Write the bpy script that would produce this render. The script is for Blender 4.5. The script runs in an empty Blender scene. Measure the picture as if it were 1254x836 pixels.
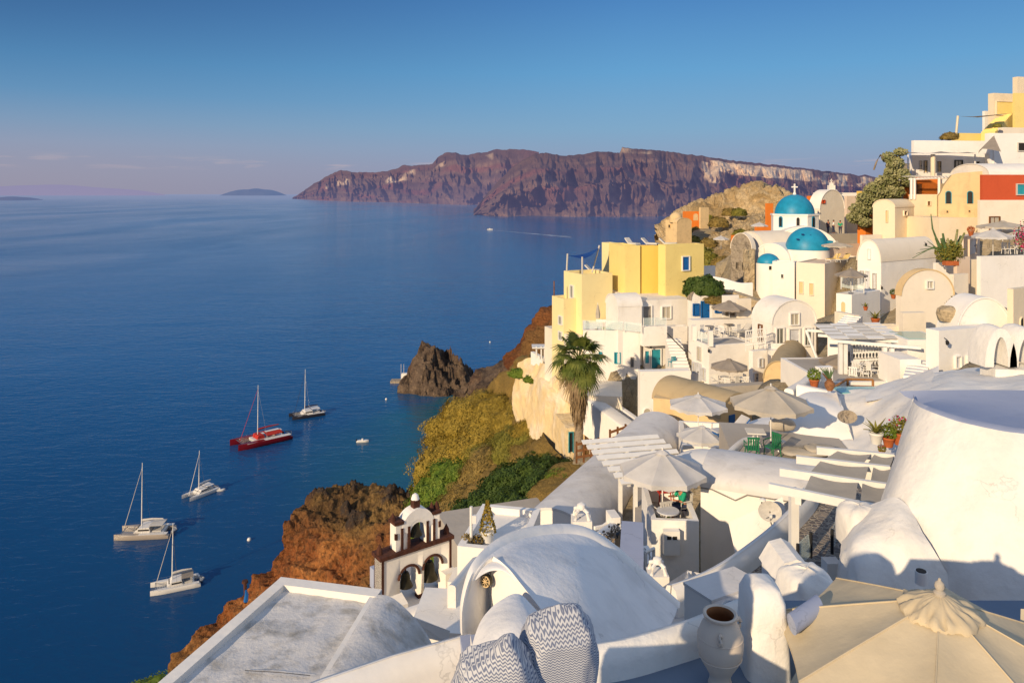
import bpy, bmesh, math, random
from mathutils import Vector, Matrix, noise
random.seed(7)
F=905.0; CZ=95.0; PX0=627.0; HY=237.0
sc=bpy.context.scene; COL=sc.collection
def W(px,py,d): return Vector(((px-PX0)*d/F, d, CZ-(py-HY)*d/F))
def Zp(px,d,z): return Vector(((px-PX0)*d/F, d, z))
def onz(px,py,z):
    d=(CZ-z)*F/(py-HY); return Vector(((px-PX0)*d/F,d,z))
def R(a): return math.radians(a)
# ------------------------------------------------------------------ materials
def newmat(name):
    m=bpy.data.materials.new(name); m.use_nodes=True
    nt=m.node_tree; b=nt.nodes['Principled BSDF']; return m,nt,b
def nd(nt,t,**k):
    n=nt.nodes.new(t)
    for a,v in k.items():
        if a in n.inputs: n.inputs[a].default_value=v
        else: setattr(n,a,v)
    return n
def mixc(nt,fac,a,b,mode='MIX'):
    n=nt.nodes.new('ShaderNodeMix'); n.data_type='RGBA'; n.blend_type=mode
    for i,v in ((0,fac),(6,a),(7,b)):
        if hasattr(v,'is_output') or isinstance(v,bpy.types.NodeSocket): nt.links.new(v,n.inputs[i])
        else: n.inputs[i].default_value=v if i==0 else (*v[:3],1)
    return n.outputs[2]
def ramp(nt,src,p0,p1,c0=0.0,c1=1.0):
    n=nt.nodes.new('ShaderNodeMapRange'); n.clamp=True
    nt.links.new(src,n.inputs[0]); n.inputs[1].default_value=p0; n.inputs[2].default_value=p1
    n.inputs[3].default_value=c0; n.inputs[4].default_value=c1
    return n.outputs[0]
def noi(nt,vec,scale,detail=5,rough=.55,dist=0):
    n=nt.nodes.new('ShaderNodeTexNoise'); n.inputs['Scale'].default_value=scale; n.inputs['Detail'].default_value=detail
    n.inputs['Roughness'].default_value=rough; n.inputs['Distortion'].default_value=dist
    nt.links.new(vec,n.inputs['Vector']); return n.outputs[0]
def pos(nt,scale=(1,1,1)):
    g=nt.nodes.new('ShaderNodeNewGeometry'); m=nt.nodes.new('ShaderNodeMapping'); m.inputs['Scale'].default_value=scale
    nt.links.new(g.outputs['Position'],m.inputs['Vector']); return m.outputs[0]
def bump(nt,b,h,strength,dist,prev=None):
    n=nt.nodes.new('ShaderNodeBump'); n.inputs['Strength'].default_value=strength; n.inputs['Distance'].default_value=dist
    nt.links.new(h,n.inputs['Height'])
    if prev is not None: nt.links.new(prev,n.inputs['Normal'])
    nt.links.new(n.outputs[0],b.inputs['Normal']); return n.outputs[0]
def plaster(name,base,stain=None,amt=.45,bs=.35,rough=.85,bd=.02,bscale=5,ss=.4):
    m,nt,b=newmat(name); p=pos(nt)
    if stain is None: stain=tuple(c*k for c,k in zip(base,(.80,.76,.68)))
    n1=noi(nt,p,ss,7,.6,.4); n2=noi(nt,p,3.5,6,.65); n3=noi(nt,pos(nt,(2.2,2.2,.22)),1.0,6,.6)
    f1=ramp(nt,n1,.48,.74,0,amt); f2=ramp(nt,n3,.56,.8,0,amt*.7); f3=ramp(nt,n2,.3,.75,0,amt*.35)
    c=mixc(nt,f1,base,stain); c=mixc(nt,f2,c,stain); c=mixc(nt,f3,c,tuple(x*.86 for x in base))
    nt.links.new(c,b.inputs['Base Color']); b.inputs['Roughness'].default_value=rough
    b.inputs['Specular IOR Level'].default_value=.2
    vo=nt.nodes.new('ShaderNodeTexVoronoi'); vo.feature='DISTANCE_TO_EDGE'; vo.inputs['Scale'].default_value=.55
    dn_=nt.nodes.new('ShaderNodeVectorMath'); dn_.operation='ADD'; nn_=nt.nodes.new('ShaderNodeTexNoise'); nn_.inputs['Scale'].default_value=2.0; nn_.inputs['Detail'].default_value=6; nt.links.new(p,nn_.inputs['Vector'])
    nt.links.new(p,dn_.inputs[0]); nt.links.new(nn_.outputs['Color'],dn_.inputs[1]); nt.links.new(dn_.outputs[0],vo.inputs['Vector'])
    ck=ramp(nt,vo.outputs[0],.0,.008,.5,0); cm=nt.nodes.new('ShaderNodeMath'); cm.operation='MULTIPLY'; nt.links.new(ck,cm.inputs[0]); nt.links.new(ramp(nt,n1,.50,.60),cm.inputs[1])
    c=mixc(nt,cm.outputs[0],c,tuple(x*.45 for x in base)); nt.links.new(c,b.inputs['Base Color'])
    h=noi(nt,p,bscale,7,.6); h2=noi(nt,p,.9,3,.5)
    pv=bump(nt,b,h2,bs,bd*6); bump(nt,b,h,bs,bd,pv)
    return m
def plain(name,c,rough=.6,var=.12,scale=3,metal=0,bs=.0,spec=.3):
    m,nt,b=newmat(name); p=pos(nt); n=noi(nt,p,scale,5)
    cc=mixc(nt,ramp(nt,n,.3,.7),c,tuple(x*(1-var*2) for x in c)); nt.links.new(cc,b.inputs['Base Color'])
    b.inputs['Roughness'].default_value=rough; b.inputs['Metallic'].default_value=metal; b.inputs['Specular IOR Level'].default_value=spec
    if bs: bump(nt,b,noi(nt,p,scale*4,5),bs,.02)
    return m
M={}
M['white']=plaster('whitewash',(.80,.765,.71),(.60,.54,.46),.5)
M['white2']=plaster('whitewash_clean',(.82,.79,.745),(.68,.63,.55),.35)
M['rough']=plaster('rough_stucco',(.80,.77,.715),(.56,.5,.42),.5,bs=.6,bd=.025,bscale=9,ss=.8)
M['rooft']=plaster('weathered_roof_wash',(.66,.64,.62),(.40,.37,.34),.75,ss=.6,bscale=8,bs=.4)
M['roofn']=plaster('near_roof_wash',(.76,.75,.74),(.45,.44,.43),.6,ss=1.1,bscale=12,bs=.5)
M['oldroof']=plaster('mossy_roof_wash',(.60,.59,.58),(.24,.22,.18),1.0,ss=2.0,bscale=14,bs=.7,bd=.02)
M['cream']=plaster('cream_plaster',(.76,.65,.48),(.60,.49,.34),.4)
M['cream2']=plaster('pale_cream_plaster',(.78,.70,.58),(.62,.54,.42),.4)
M['pink']=plaster('pinkish_plaster',(.70,.56,.44),(.55,.43,.33),.4)
M['yellow']=plaster('yellow_plaster',(.80,.64,.24),(.70,.52,.18),.35)
M['yellowlt']=plaster('pale_yellow_plaster',(.80,.68,.36),(.72,.58,.3),.35)
M['gold']=plaster('golden_plaster',(.80,.55,.12),(.70,.45,.10),.35)
M['tan']=plaster('tan_plaster',(.68,.50,.27),(.44,.33,.19),.7,ss=.9)
M['tanroof']=plaster('tan_vault_wash',(.42,.33,.20),(.27,.21,.13),.6,ss=.9)
M['ochre']=plaster('ochre_peeling_wall',(.74,.56,.30),(.80,.72,.58),1.0,ss=.35,bs=.8,bd=.06)
M['red']=plaster('red_plaster',(.52,.09,.035),(.40,.07,.03),.4)
M['orange']=plaster('orange_plaster',(.72,.20,.03),(.6,.16,.03),.3)
M['stone']=plaster('grey_rubble_stone',(.36,.30,.23),(.16,.13,.10),1.0,ss=2.2,bs=1.0,bd=.12,bscale=6)
M['stonet']=plaster('tan_rubble_stone',(.52,.41,.26),(.25,.19,.12),1.0,ss=2.0,bs=1.0,bd=.12,bscale=6)
M['floor']=plaster('terrace_floor',(.42,.38,.33),(.3,.27,.23),.5)
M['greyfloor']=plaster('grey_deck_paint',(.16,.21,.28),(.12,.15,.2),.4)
M['blue_and_shade']=plaster('blue_grey_paint_and_shade',(.36,.40,.52),(.26,.28,.36),.45,bs=.2)  # blue of sky-lit shade painted into white tops and walls; blue bench shares it
M['bluedome']=plain('blue_dome_paint',(.015,.27,.46),.45,.12,1.5)
M['blue']=plain('blue_paint',(.01,.12,.38),.5)
M['navy']=plain('navy_cloth',(.012,.04,.20),.8)
M['turq']=plain('turquoise_paint',(.03,.30,.38),.5)
M['greydoor']=plain('grey_paint',(.26,.24,.22),.5)
M['paledoor']=plain('pale_grey_paint',(.62,.63,.66),.5)
M['whitepaint']=plain('white_paint',(.78,.76,.72),.45,.05)
M['wood']=plain('brown_wood',(.20,.085,.03),.6,.25,6)
M['woodlt']=plain('orange_wood',(.38,.17,.05),.55,.2,6)
M['dark']=plain('dark_opening',(.025,.022,.02),.7)
M['rust']=plain('rusted_trim',(.10,.035,.02),.85,.3,6,bs=.5)
M['black']=plain('black_metal',(.02,.02,.022),.45)
M['bronze']=plain('dark_bronze',(.05,.045,.03),.45,.2,6,metal=.7)
M['metal']=plain('grey_metal',(.35,.35,.36),.35,.1,6,metal=.8)
M['terracotta']=plain('terracotta',(.48,.13,.04),.75,.15,8)
M['jar']=plaster('chalky_jar_clay',(.66,.56,.45),(.5,.42,.33),.4,bs=.25,bscale=14,bd=.01,ss=2)
M['jarin']=plain('jar_inner_clay',(.40,.15,.05),.9)
M['brownjar']=plain('brown_clay',(.34,.15,.06),.6,.3,5)
M['greenplastic']=plain('green_plastic',(.02,.16,.07),.4,.05)
M['wicker']=plain('pale_wicker',(.58,.55,.50),.8,.1,12)
M['yellowcush']=plain('yellow_cushion',(.75,.55,.22),.85)
M['skin']=plain('skin',(.45,.2,.11),.6,.05)
M['hair']=plain('dark_hair',(.05,.03,.02),.8)
M['tshirt']=plain('green_cloth',(.015,.34,.19),.85)
M['navyc']=plain('dark_blue_cloth',(.03,.04,.09),.85)
M['redc']=plain('red_cloth',(.45,.03,.02),.8)
M['hullred']=plain('red_gelcoat',(.17,.008,.015),.3,.05)
M['hulldark']=plain('dark_gelcoat',(.03,.03,.04),.3,.05)
M['hullgrey']=plain('champagne_gelcoat',(.34,.29,.24),.3,.05)
M['hullwhite']=plain('white_gelcoat',(.72,.69,.64),.3,.05)
M['rubber']=plain('grey_rubber',(.30,.31,.33),.6)
def glass(name,c,rough=.08):
    m,nt,b=newmat(name); b.inputs['Base Color'].default_value=(*c,1); b.inputs['Roughness'].default_value=rough
    b.inputs['Specular IOR Level'].default_value=.8; return m
M['glass']=glass('window_glass',(.10,.11,.10)); M['curtain']=glass('curtained_glass',(.42,.38,.30),.25)
M['pool']=glass('pool_water',(.20,.42,.40),.1)
def railglass():
    m,nt,b=newmat('railing_glass'); b.inputs['Base Color'].default_value=(.75,.88,.86,1); b.inputs['Roughness'].default_value=.05
    b.inputs['Alpha'].default_value=.28; return m
M['railglass']=railglass()
def fabric(name,c,trans=.35):
    m,nt,b=newmat(name); out=nt.nodes['Material Output']; p=pos(nt)
    n=noi(nt,p,1.6,5); cc=mixc(nt,ramp(nt,n,.35,.75),c,tuple(x*.80 for x in c)); nt.links.new(cc,b.inputs['Base Color'])
    b.inputs['Roughness'].default_value=.9; b.inputs['Specular IOR Level'].default_value=.1
    bump(nt,b,noi(nt,p,3,4),.35,.05)
    t=nt.nodes.new('ShaderNodeBsdfTranslucent'); nt.links.new(cc,t.inputs[0])
    x=nt.nodes.new('ShaderNodeMixShader'); x.inputs[0].default_value=trans
    nt.links.new(b.outputs[0],x.inputs[1]); nt.links.new(t.outputs[0],x.inputs[2]); nt.links.new(x.outputs[0],out.inputs[0]); return m
M['canvas']=fabric('cream_canvas',(.70,.59,.41),.22)
M['beige']=fabric('beige_canvas',(.62,.56,.47),.3)
M['wcanvas']=fabric('white_canvas',(.74,.72,.70),.3)
M['taupe']=fabric('taupe_canvas',(.36,.31,.26),.2)
M['tarp']=fabric('blue_sail_cloth',(.02,.08,.30),.15)
def zigzag():
    m,nt,b=newmat('navy_white_zigzag_cloth')
    uv=nt.nodes.new('ShaderNodeUVMap'); uv.uv_map='UVMap'
    s=nt.nodes.new('ShaderNodeSeparateXYZ'); nt.links.new(uv.outputs[0],s.inputs[0])
    def mt(op,a,bv=None,c=None):
        n=nt.nodes.new('ShaderNodeMath'); n.operation=op
        for i,v in enumerate((a,bv,c)):
            if v is None: continue
            if isinstance(v,(int,float)): n.inputs[i].default_value=v
            else: nt.links.new(v,n.inputs[i])
        return n.outputs[0]
    pp=mt('PINGPONG',mt('MULTIPLY',s.outputs[0],1.0),.5)
    y=mt('ADD',mt('MULTIPLY',s.outputs[1],2.2),mt('MULTIPLY',pp,1.3))
    st=mt('PINGPONG',y,.5); f=ramp(nt,st,.20,.28)
    n=noi(nt,uv.outputs[0],2.0,3); f=mt('MULTIPLY',f,ramp(nt,n,.15,.4,.6,1))
    c=mixc(nt,f,(.15,.175,.25),(.52,.525,.54)); nt.links.new(c,b.inputs['Base Color']); b.inputs['Roughness'].default_value=.95
    bump(nt,b,noi(nt,pos(nt),40,3),.3,.01); return m
M['zigzag']=zigzag()
def leafm(name,c1,c2,tr=.25):
    m,nt,b=newmat(name); out=nt.nodes['Material Output']; p=pos(nt)
    n=noi(nt,p,1.3,4); n2=noi(nt,p,9,2)
    cc=mixc(nt,ramp(nt,n,.35,.65),c1,c2); cc=mixc(nt,ramp(nt,n2,.4,.7,0,.5),cc,tuple(x*.5 for x in c1)); nt.links.new(cc,b.inputs['Base Color'])
    b.inputs['Roughness'].default_value=.6; b.inputs['Specular IOR Level'].default_value=.2
    t=nt.nodes.new('ShaderNodeBsdfTranslucent'); nt.links.new(cc,t.inputs[0])
    x=nt.nodes.new('ShaderNodeMixShader'); x.inputs[0].default_value=tr
    nt.links.new(b.outputs[0],x.inputs[1]); nt.links.new(t.outputs[0],x.inputs[2]); nt.links.new(x.outputs[0],out.inputs[0]); return m
M['leaf']=leafm('dark_green_leaves',(.045,.085,.018),(.10,.15,.03))
M['leafbright']=leafm('bright_green_leaves',(.09,.17,.02),(.22,.28,.04))
M['leafgold']=leafm('golden_dry_shrub',(.26,.195,.03),(.48,.34,.06))
M['leafbrown']=leafm('brown_dry_shrub',(.22,.16,.05),(.40,.28,.08))
M['leafolive']=leafm('olive_shrub',(.16,.16,.03),(.32,.28,.05))
M['vine']=leafm('pale_vine_leaves',(.20,.22,.07),(.50,.46,.24))
M['palm']=leafm('palm_fronds',(.07,.11,.02),(.20,.22,.05))
M['palmdry']=leafm('dry_palm_fronds',(.24,.16,.08),(.36,.26,.15))
M['cactus']=plain('cactus_skin',(.10,.17,.06),.6,.25,4)
M['flower']=plain('magenta_petals',(.55,.01,.12),.7)
M['bark']=plaster('fibrous_bark',(.28,.22,.16),(.12,.09,.06),1,ss=4,bs=1,bd=.06,bscale=9)
def rock(name,cols,scale,bs=1.0,bd=.6,strat=False):
    m,nt,b=newmat(name); p=pos(nt)
    n1=noi(nt,p,scale,8,.62,.5); n2=noi(nt,p,scale*5,8,.65); n3=noi(nt,p,scale*.35,4)
    v=nt.nodes.new('ShaderNodeTexVoronoi'); v.inputs['Scale'].default_value=scale*6; v.feature='DISTANCE_TO_EDGE'; nt.links.new(p,v.inputs['Vector'])
    c=mixc(nt,ramp(nt,n1,.38,.62),cols[0],cols[1]); c=mixc(nt,ramp(nt,n2,.5,.72,0,.8),c,cols[2]); c=mixc(nt,ramp(nt,n3,.5,.65,0,.8),c,cols[3])
    c=mixc(nt,ramp(nt,v.outputs[0],0,.06,.55,0),c,tuple(x*.35 for x in cols[0]))
    nt.links.new(c,b.inputs['Base Color']); b.inputs['Roughness'].default_value=.92; b.inputs['Specular IOR Level'].default_value=.15
    pv=bump(nt,b,n2,bs,bd); bump(nt,b,noi(nt,p,scale*20,6,.7),bs,bd*.3,pv); return m
M['rock_dark']=rock('dark_volcanic_rock',[(.06,.042,.034),(.19,.135,.095),(.30,.21,.13),(.11,.05,.035)],.12,1,1.0)
M['rock_orange']=rock('orange_volcanic_soil',[(.17,.06,.025),(.34,.13,.04),(.10,.06,.035),(.30,.17,.06)],.16,1,.7)
M['rock_top']=rock('brown_scrub_ground',[(.12,.075,.035),(.24,.15,.06),(.05,.04,.03),(.28,.19,.07)],.22,1,.5)
M['rock_tan']=rock('tan_castle_hill',[(.68,.52,.31),(.50,.36,.19),(.80,.66,.44),(.36,.25,.12)],.18,1,.6)
M['hill']=rock('dry_hillside',[(.40,.32,.2),(.34,.27,.17),(.5,.42,.3),(.3,.24,.15)],.3,.8,.2)
M['slope']=rock('dry_grass_slope',[(.22,.15,.05),(.30,.20,.06),(.16,.13,.04),(.34,.22,.06)],.3,1,.3)
def pebbles():
    m,nt,b=newmat('pebble_paving'); p=pos(nt)
    v=nt.nodes.new('ShaderNodeTexVoronoi'); v.inputs['Scale'].default_value=7; v.feature='DISTANCE_TO_EDGE'; nt.links.new(p,v.inputs['Vector'])
    v2=nt.nodes.new('ShaderNodeTexVoronoi'); v2.inputs['Scale'].default_value=7; nt.links.new(p,v2.inputs['Vector'])
    c=mixc(nt,ramp(nt,v.outputs[0],.03,.10),(.48,.42,.34),(.13,.11,.10)); s=nt.nodes.new('ShaderNodeSeparateColor'); nt.links.new(v2.outputs['Color'],s.inputs[0])
    c=mixc(nt,ramp(nt,s.outputs[0],.6,.9,0,.8),c,(.30,.25,.2)); nt.links.new(c,b.inputs['Base Color']); b.inputs['Roughness'].default_value=.8
    bump(nt,b,ramp(nt,v.outputs[0],0,.15),.8,.03); return m
M['pebble']=pebbles()
# ------------------------------------------------------------------ object plumbing
def empty(name,loc=(0,0,0)):
    o=bpy.data.objects.new(name,None); COL.objects.link(o); o.location=loc; o.empty_display_size=.2; return o
def tag(o,label=None,cat=None,group=None,kind=None):
    if label: o['label']=label
    if cat: o['category']=cat
    if group: o['group']=group
    if kind: o['kind']=kind
    return o
def thing(name,label,cat,loc=(0,0,0),group=None): return tag(empty(name,loc),label,cat,group)
class MB:
    def __init__(s): s.bm=bmesh.new()
    def quad(s,*p):
        return s.bm.faces.new([s.bm.verts.new(q) for q in p])
    def box(s,c,size,ax=None):
        """c centre, ax optional (x,y,z axes)"""
        x,y,z=[Vector(a) for a in (ax or ((1,0,0),(0,1,0),(0,0,1)))]; c=Vector(c); h=[k/2 for k in size]
        vs=[s.bm.verts.new(c+x*h[0]*i+y*h[1]*j+z*h[2]*k) for i in (-1,1) for j in (-1,1) for k in (-1,1)]
        for f in ((0,1,3,2),(4,6,7,5),(0,4,5,1),(2,3,7,6),(0,2,6,4),(1,5,7,3)): s.bm.faces.new([vs[i] for i in f])
        return vs
    def prism(s,pts,z0,z1):
        """vertical prism over plan polygon"""
        a=[s.bm.verts.new((p[0],p[1],z0)) for p in pts]; b=[s.bm.verts.new((p[0],p[1],z1)) for p in pts]; n=len(pts)
        s.bm.faces.new(a[::-1]); s.bm.faces.new(b)
        for i in range(n): s.bm.faces.new((a[i],a[(i+1)%n],b[(i+1)%n],b[i]))
    def extrude(s,prof,o,dx,dz,ax,L,caps=True):
        """profile (a,b) in plane dx,dz at o, extruded along ax by L"""
        o=Vector(o); ax=Vector(ax); dx=Vector(dx); dz=Vector(dz)
        a=[s.bm.verts.new(o+dx*p[0]+dz*p[1]) for p in prof]; b=[s.bm.verts.new(o+dx*p[0]+dz*p[1]+ax*L) for p in prof]; n=len(prof)
        if caps: s.bm.faces.new(a); s.bm.faces.new(b[::-1])
        for i in range(n): s.bm.faces.new((a[i],b[i],b[(i+1)%n],a[(i+1)%n]))
    def tube(s,pts,r,n=8,caps=True):
        pts=[Vector(p) for p in pts]; rs=r if isinstance(r,(list,tuple)) else [r]*len(pts); rings=[]
        for i,p in enumerate(pts):
            t=(pts[min(i+1,len(pts)-1)]-pts[max(i-1,0)]).normalized()
            u=t.cross(Vector((0,0,1)) if abs(t.z)<.9 else Vector((1,0,0))).normalized(); w=t.cross(u)
            rings.append([s.bm.verts.new(p+(u*math.cos(2*math.pi*k/n)+w*math.sin(2*math.pi*k/n))*rs[i]) for k in range(n)])
        for a,b in zip(rings,rings[1:]):
            for k in range(n): s.bm.faces.new((a[k],a[(k+1)%n],b[(k+1)%n],b[k]))
        if caps: s.bm.faces.new(rings[0][::-1]); s.bm.faces.new(rings[-1])
    def lathe(s,prof,c=(0,0,0),n=24,arc=(0,2*math.pi)):
        c=Vector(c); full=abs(arc[1]-arc[0]-2*math.pi)<1e-4; m=n if full else n+1; rings=[]
        for r,z in prof:
            if r<1e-5: rings.append([s.bm.verts.new(c+Vector((0,0,z)))]*m)
            else: rings.append([s.bm.verts.new(c+Vector((r*math.cos(arc[0]+(arc[1]-arc[0])*k/n),r*math.sin(arc[0]+(arc[1]-arc[0])*k/n),z))) for k in range(m)])
        for a,b in zip(rings,rings[1:]):
            for k in range(n):
                k2=(k+1)%m; vs=[]
                for v in (a[k],a[k2],b[k2],b[k]):
                    if v not in vs: vs.append(v)
                if len(vs)>2:
                    try: s.bm.faces.new(vs)
                    except ValueError: pass
    def grid(s,rows,closed=False):
        V=[[s.bm.verts.new(p) for p in r] for r in rows]
        for a,b in zip(V,V[1:]):
            n=len(a)
            for k in range(n if closed else n-1): s.bm.faces.new((a[k],a[(k+1)%n],b[(k+1)%n],b[k]))
        return V
    def bevel(s,off=.06,seg=2):
        es=[e for e in s.bm.edges if len(e.link_faces)==2 and e.calc_face_angle(0)>R(35)]
        if es: bmesh.ops.bevel(s.bm,geom=es,offset=off,segments=seg,affect='EDGES',clamp_overlap=True)
        return s
    def build(s,name,mat,parent=None,smooth=35,recalc=True):
        if recalc: bmesh.ops.recalc_face_normals(s.bm,faces=s.bm.faces)
        me=bpy.data.meshes.new(name); s.bm.to_mesh(me); s.bm.free()
        loc=Vector((0,0,0)) if parent is None else world_loc(parent)
        if loc.length>0: me.transform(Matrix.Translation(-loc))
        me.materials.append(M[mat] if isinstance(mat,str) else mat)
        if smooth is not None:
            me.shade_smooth()
            if smooth<180: me.set_sharp_from_angle(angle=R(smooth))
        o=bpy.data.objects.new(name,me); COL.objects.link(o)
        if parent is not None: o.parent=parent
        return o
def world_loc(o):
    l=Vector((0,0,0))
    while o is not None: l+=Vector(o.location); o=o.parent
    return l
def solo(mb,name,mat,label,cat,group=None,smooth=35):
    """single mesh thing with its origin at its base"""
    vs=[v.co for v in mb.bm.verts]; lo=Vector((sum(v.x for v in vs)/len(vs),sum(v.y for v in vs)/len(vs),min(v.z for v in vs)))
    e=bpy.data.objects.new('t',None); e.location=lo; COL.objects.link(e)
    o=mb.build(name,mat,e,smooth); o.parent=None; o.location=lo; bpy.data.objects.remove(e)
    return tag(o,label,cat,group)
CACHE={}
def inst(key,fn,loc,rz,label,cat,group=None,scale=1,tilt=(0,0)):
    """first use builds the thing, later uses copy it and its parts"""
    if key not in CACHE:
        o=fn(); CACHE[key]=o
    else:
        src=CACHE[key]
        def cp(s,par):
            c=s.copy(); COL.objects.link(c)
            if par is not None: c.parent=par
            for k in KIDS.get(s.name,[]): cp(bpy.data.objects[k],c)
            return c
        o=cp(src,None)
    if key not in KIDSDONE:
        KIDSDONE.add(key)
        def rec(x):
            KIDS[x.name]=[c.name for c in x.children]
            for c in x.children: rec(c)
        rec(o)
    o.location=loc; o.rotation_euler=(tilt[0],tilt[1],rz); o.scale=(scale,scale,scale) if isinstance(scale,(int,float)) else scale
    o['label']=label; o['category']=cat
    if group: o['group']=group
    elif 'group' in o: del o['group']
    return o
KIDS={}; KIDSDONE=set()
def cr(p0,p1,p2,p3,t):
    return .5*((2*p1)+(p2-p0)*t+(2*p0-5*p1+4*p2-p3)*t*t+(3*p1-p0-3*p2+p3)*t*t*t)
def resample(pts,n):
    m=len(pts)-1; out=[]
    for i in range(n):
        x=i/(n-1)*m; k=min(int(x),m-1); t=x-k
        out.append(cr(pts[max(k-1,0)],pts[k],pts[k+1],pts[min(k+2,m)],t))
    return out
def tov(p): return p if isinstance(p,Vector) else W(*p)
def loft(rows,nu,nv,amp=0,freq=.1,ridged=False,seed=0,edge=False,amp2=0):
    rows=[resample([tov(p) for p in r],nu) for r in rows]
    cols=[resample([r[i] for r in rows],nv) for i in range(nu)]
    G=[[cols[i][j] for i in range(nu)] for j in range(nv)]
    if amp:
        N=[[None]*nu for _ in range(nv)]
        for j in range(nv):
            for i in range(nu):
                a=G[j][min(i+1,nu-1)]-G[j][max(i-1,0)]; b=G[min(j+1,nv-1)][i]-G[max(j-1,0)][i]
                n=a.cross(b); N[j][i]=n.normalized() if n.length>1e-9 else Vector((0,0,1))
        for j in range(nv):
            for i in range(nu):
                p=G[j][i]; q=p*freq+Vector((seed,seed*1.7,0))
                h=noise.fractal(q,.9,2.1,6)
                if ridged: h=1-2*abs(noise.fractal(q,1.0,2.0,5)); h=h-.5
                if amp2: h+=amp2/amp*noise.noise(p*freq*.25)
                w=1
                if edge: w=min(1,4*min(i/(nu-1),1-i/(nu-1),j/(nv-1),1-j/(nv-1)))
                n=N[j][i]
                G[j][i]=p+(n if n.z>0 or abs(n.z)<.3 else -n)*h*amp*w if True else p
    return G
# ------------------------------------------------------------------ houses
Z=Vector((0,0,1)); BASES=[]
class Hs: pass
def solve(C,dirv,px):
    k=(px-PX0)/F; return (k*C.y-C.x)/(dirv.x-k*dirv.y)
def frame(h,side,px,py):
    """pixel ray meets wall plane -> (s along wall, z)"""
    r=Vector(((px-PX0)/F,1,-(py-HY)/F)); n=Vector((h.v.y,-h.v.x,0)) if side=='r' else Vector((h.u.y,-h.u.x,0))
    cam=Vector((0,0,CZ)); t=(h.C-cam).dot(n)/r.dot(n); p=cam+r*t; d=h.v if side=='r' else h.u
    return (p-h.C).dot(d),p.z
def opening(h,side,px,py,w,ht,kind='win',fm='whitepaint',pm='glass'):
    s0,_=frame(h,side,px-w/2,py); s1,_=frame(h,side,px+w/2,py); sc_,z1=frame(h,side,px,py-ht/2); _,z0=frame(h,side,px,py+ht/2)
    d=h.v if side=='r' else h.u; out=(-h.u) if side=='r' else (-h.v)
    ww=abs(s1-s0); c=h.C+d*((s0+s1)/2); hh=z1-z0; zc=(z0+z1)/2; c=Vector((c.x,c.y,zc)); fw=min(.09,ww*.16); ax=(d,out,Z)
    arched='arch' in kind; door='door' in kind; pt=.05
    nm='door' if door else 'window'
    if arched:
        r=ww/2; prof=lambda rr,bz:[(-rr,bz)]+[(rr*math.cos(math.pi-math.pi*k/10),hh/2-r+rr*math.sin(math.pi*k/10)) for k in range(11)]+[(rr,bz)]
        m=MB(); po=prof(r+fw,-hh/2); pi_=prof(r,-hh/2); n=len(po)
        for k in range(n-1):
            q=[]
            for (a,b) in (po[k],po[k+1],pi_[k+1],pi_[k]): q.append(c+d*a+Z*b)
            m.quad(*[x+out*.06 for x in q])
            m.quad(q[0],q[1],q[1]+out*.06,q[0]+out*.06); m.quad(q[2],q[3],q[3]+out*.06,q[2]+out*.06)
        f=m.build(nm,fm,h.root); m=MB(); m.extrude(pi_,c-out*.05,d,Z,out,.07); m.build('pane' if not door else 'leaf',pm,f); return
    m=MB()
    for sg in (-1,1): m.box(c+d*sg*(ww/2+fw/2)+out*.06,(fw,.16,hh+fw*2),ax)
    m.box(c+Z*(hh/2+fw/2)+out*.057,(ww,.15,fw),ax)
    if not door: m.box(c-Z*(hh/2+fw/2)+out*.075,(ww,.19,fw),ax)
    if not door and 'shut' not in kind and pm in('glass','curtain'):
        m.box(c+out*.03,(.04,.05,hh),ax); 
    f=m.build(nm,fm,h.root)
    m=MB(); m.box(c+out*.005,(ww,.03,hh),ax); m.build('pane' if not door else 'leaf',pm,f)
    if door:
        m=MB(); m.box(c+d*ww*.36+out*.05,(.05,.06,.12),ax); m.build('handle','black',f)
    if 'open' in kind:
        for sg in (-1,1):
            m=MB(); m.box(c+d*sg*(ww*.75+fw)+out*.05,(ww*.5,.05,hh),ax); m.build('shutter',fm,f)
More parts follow.
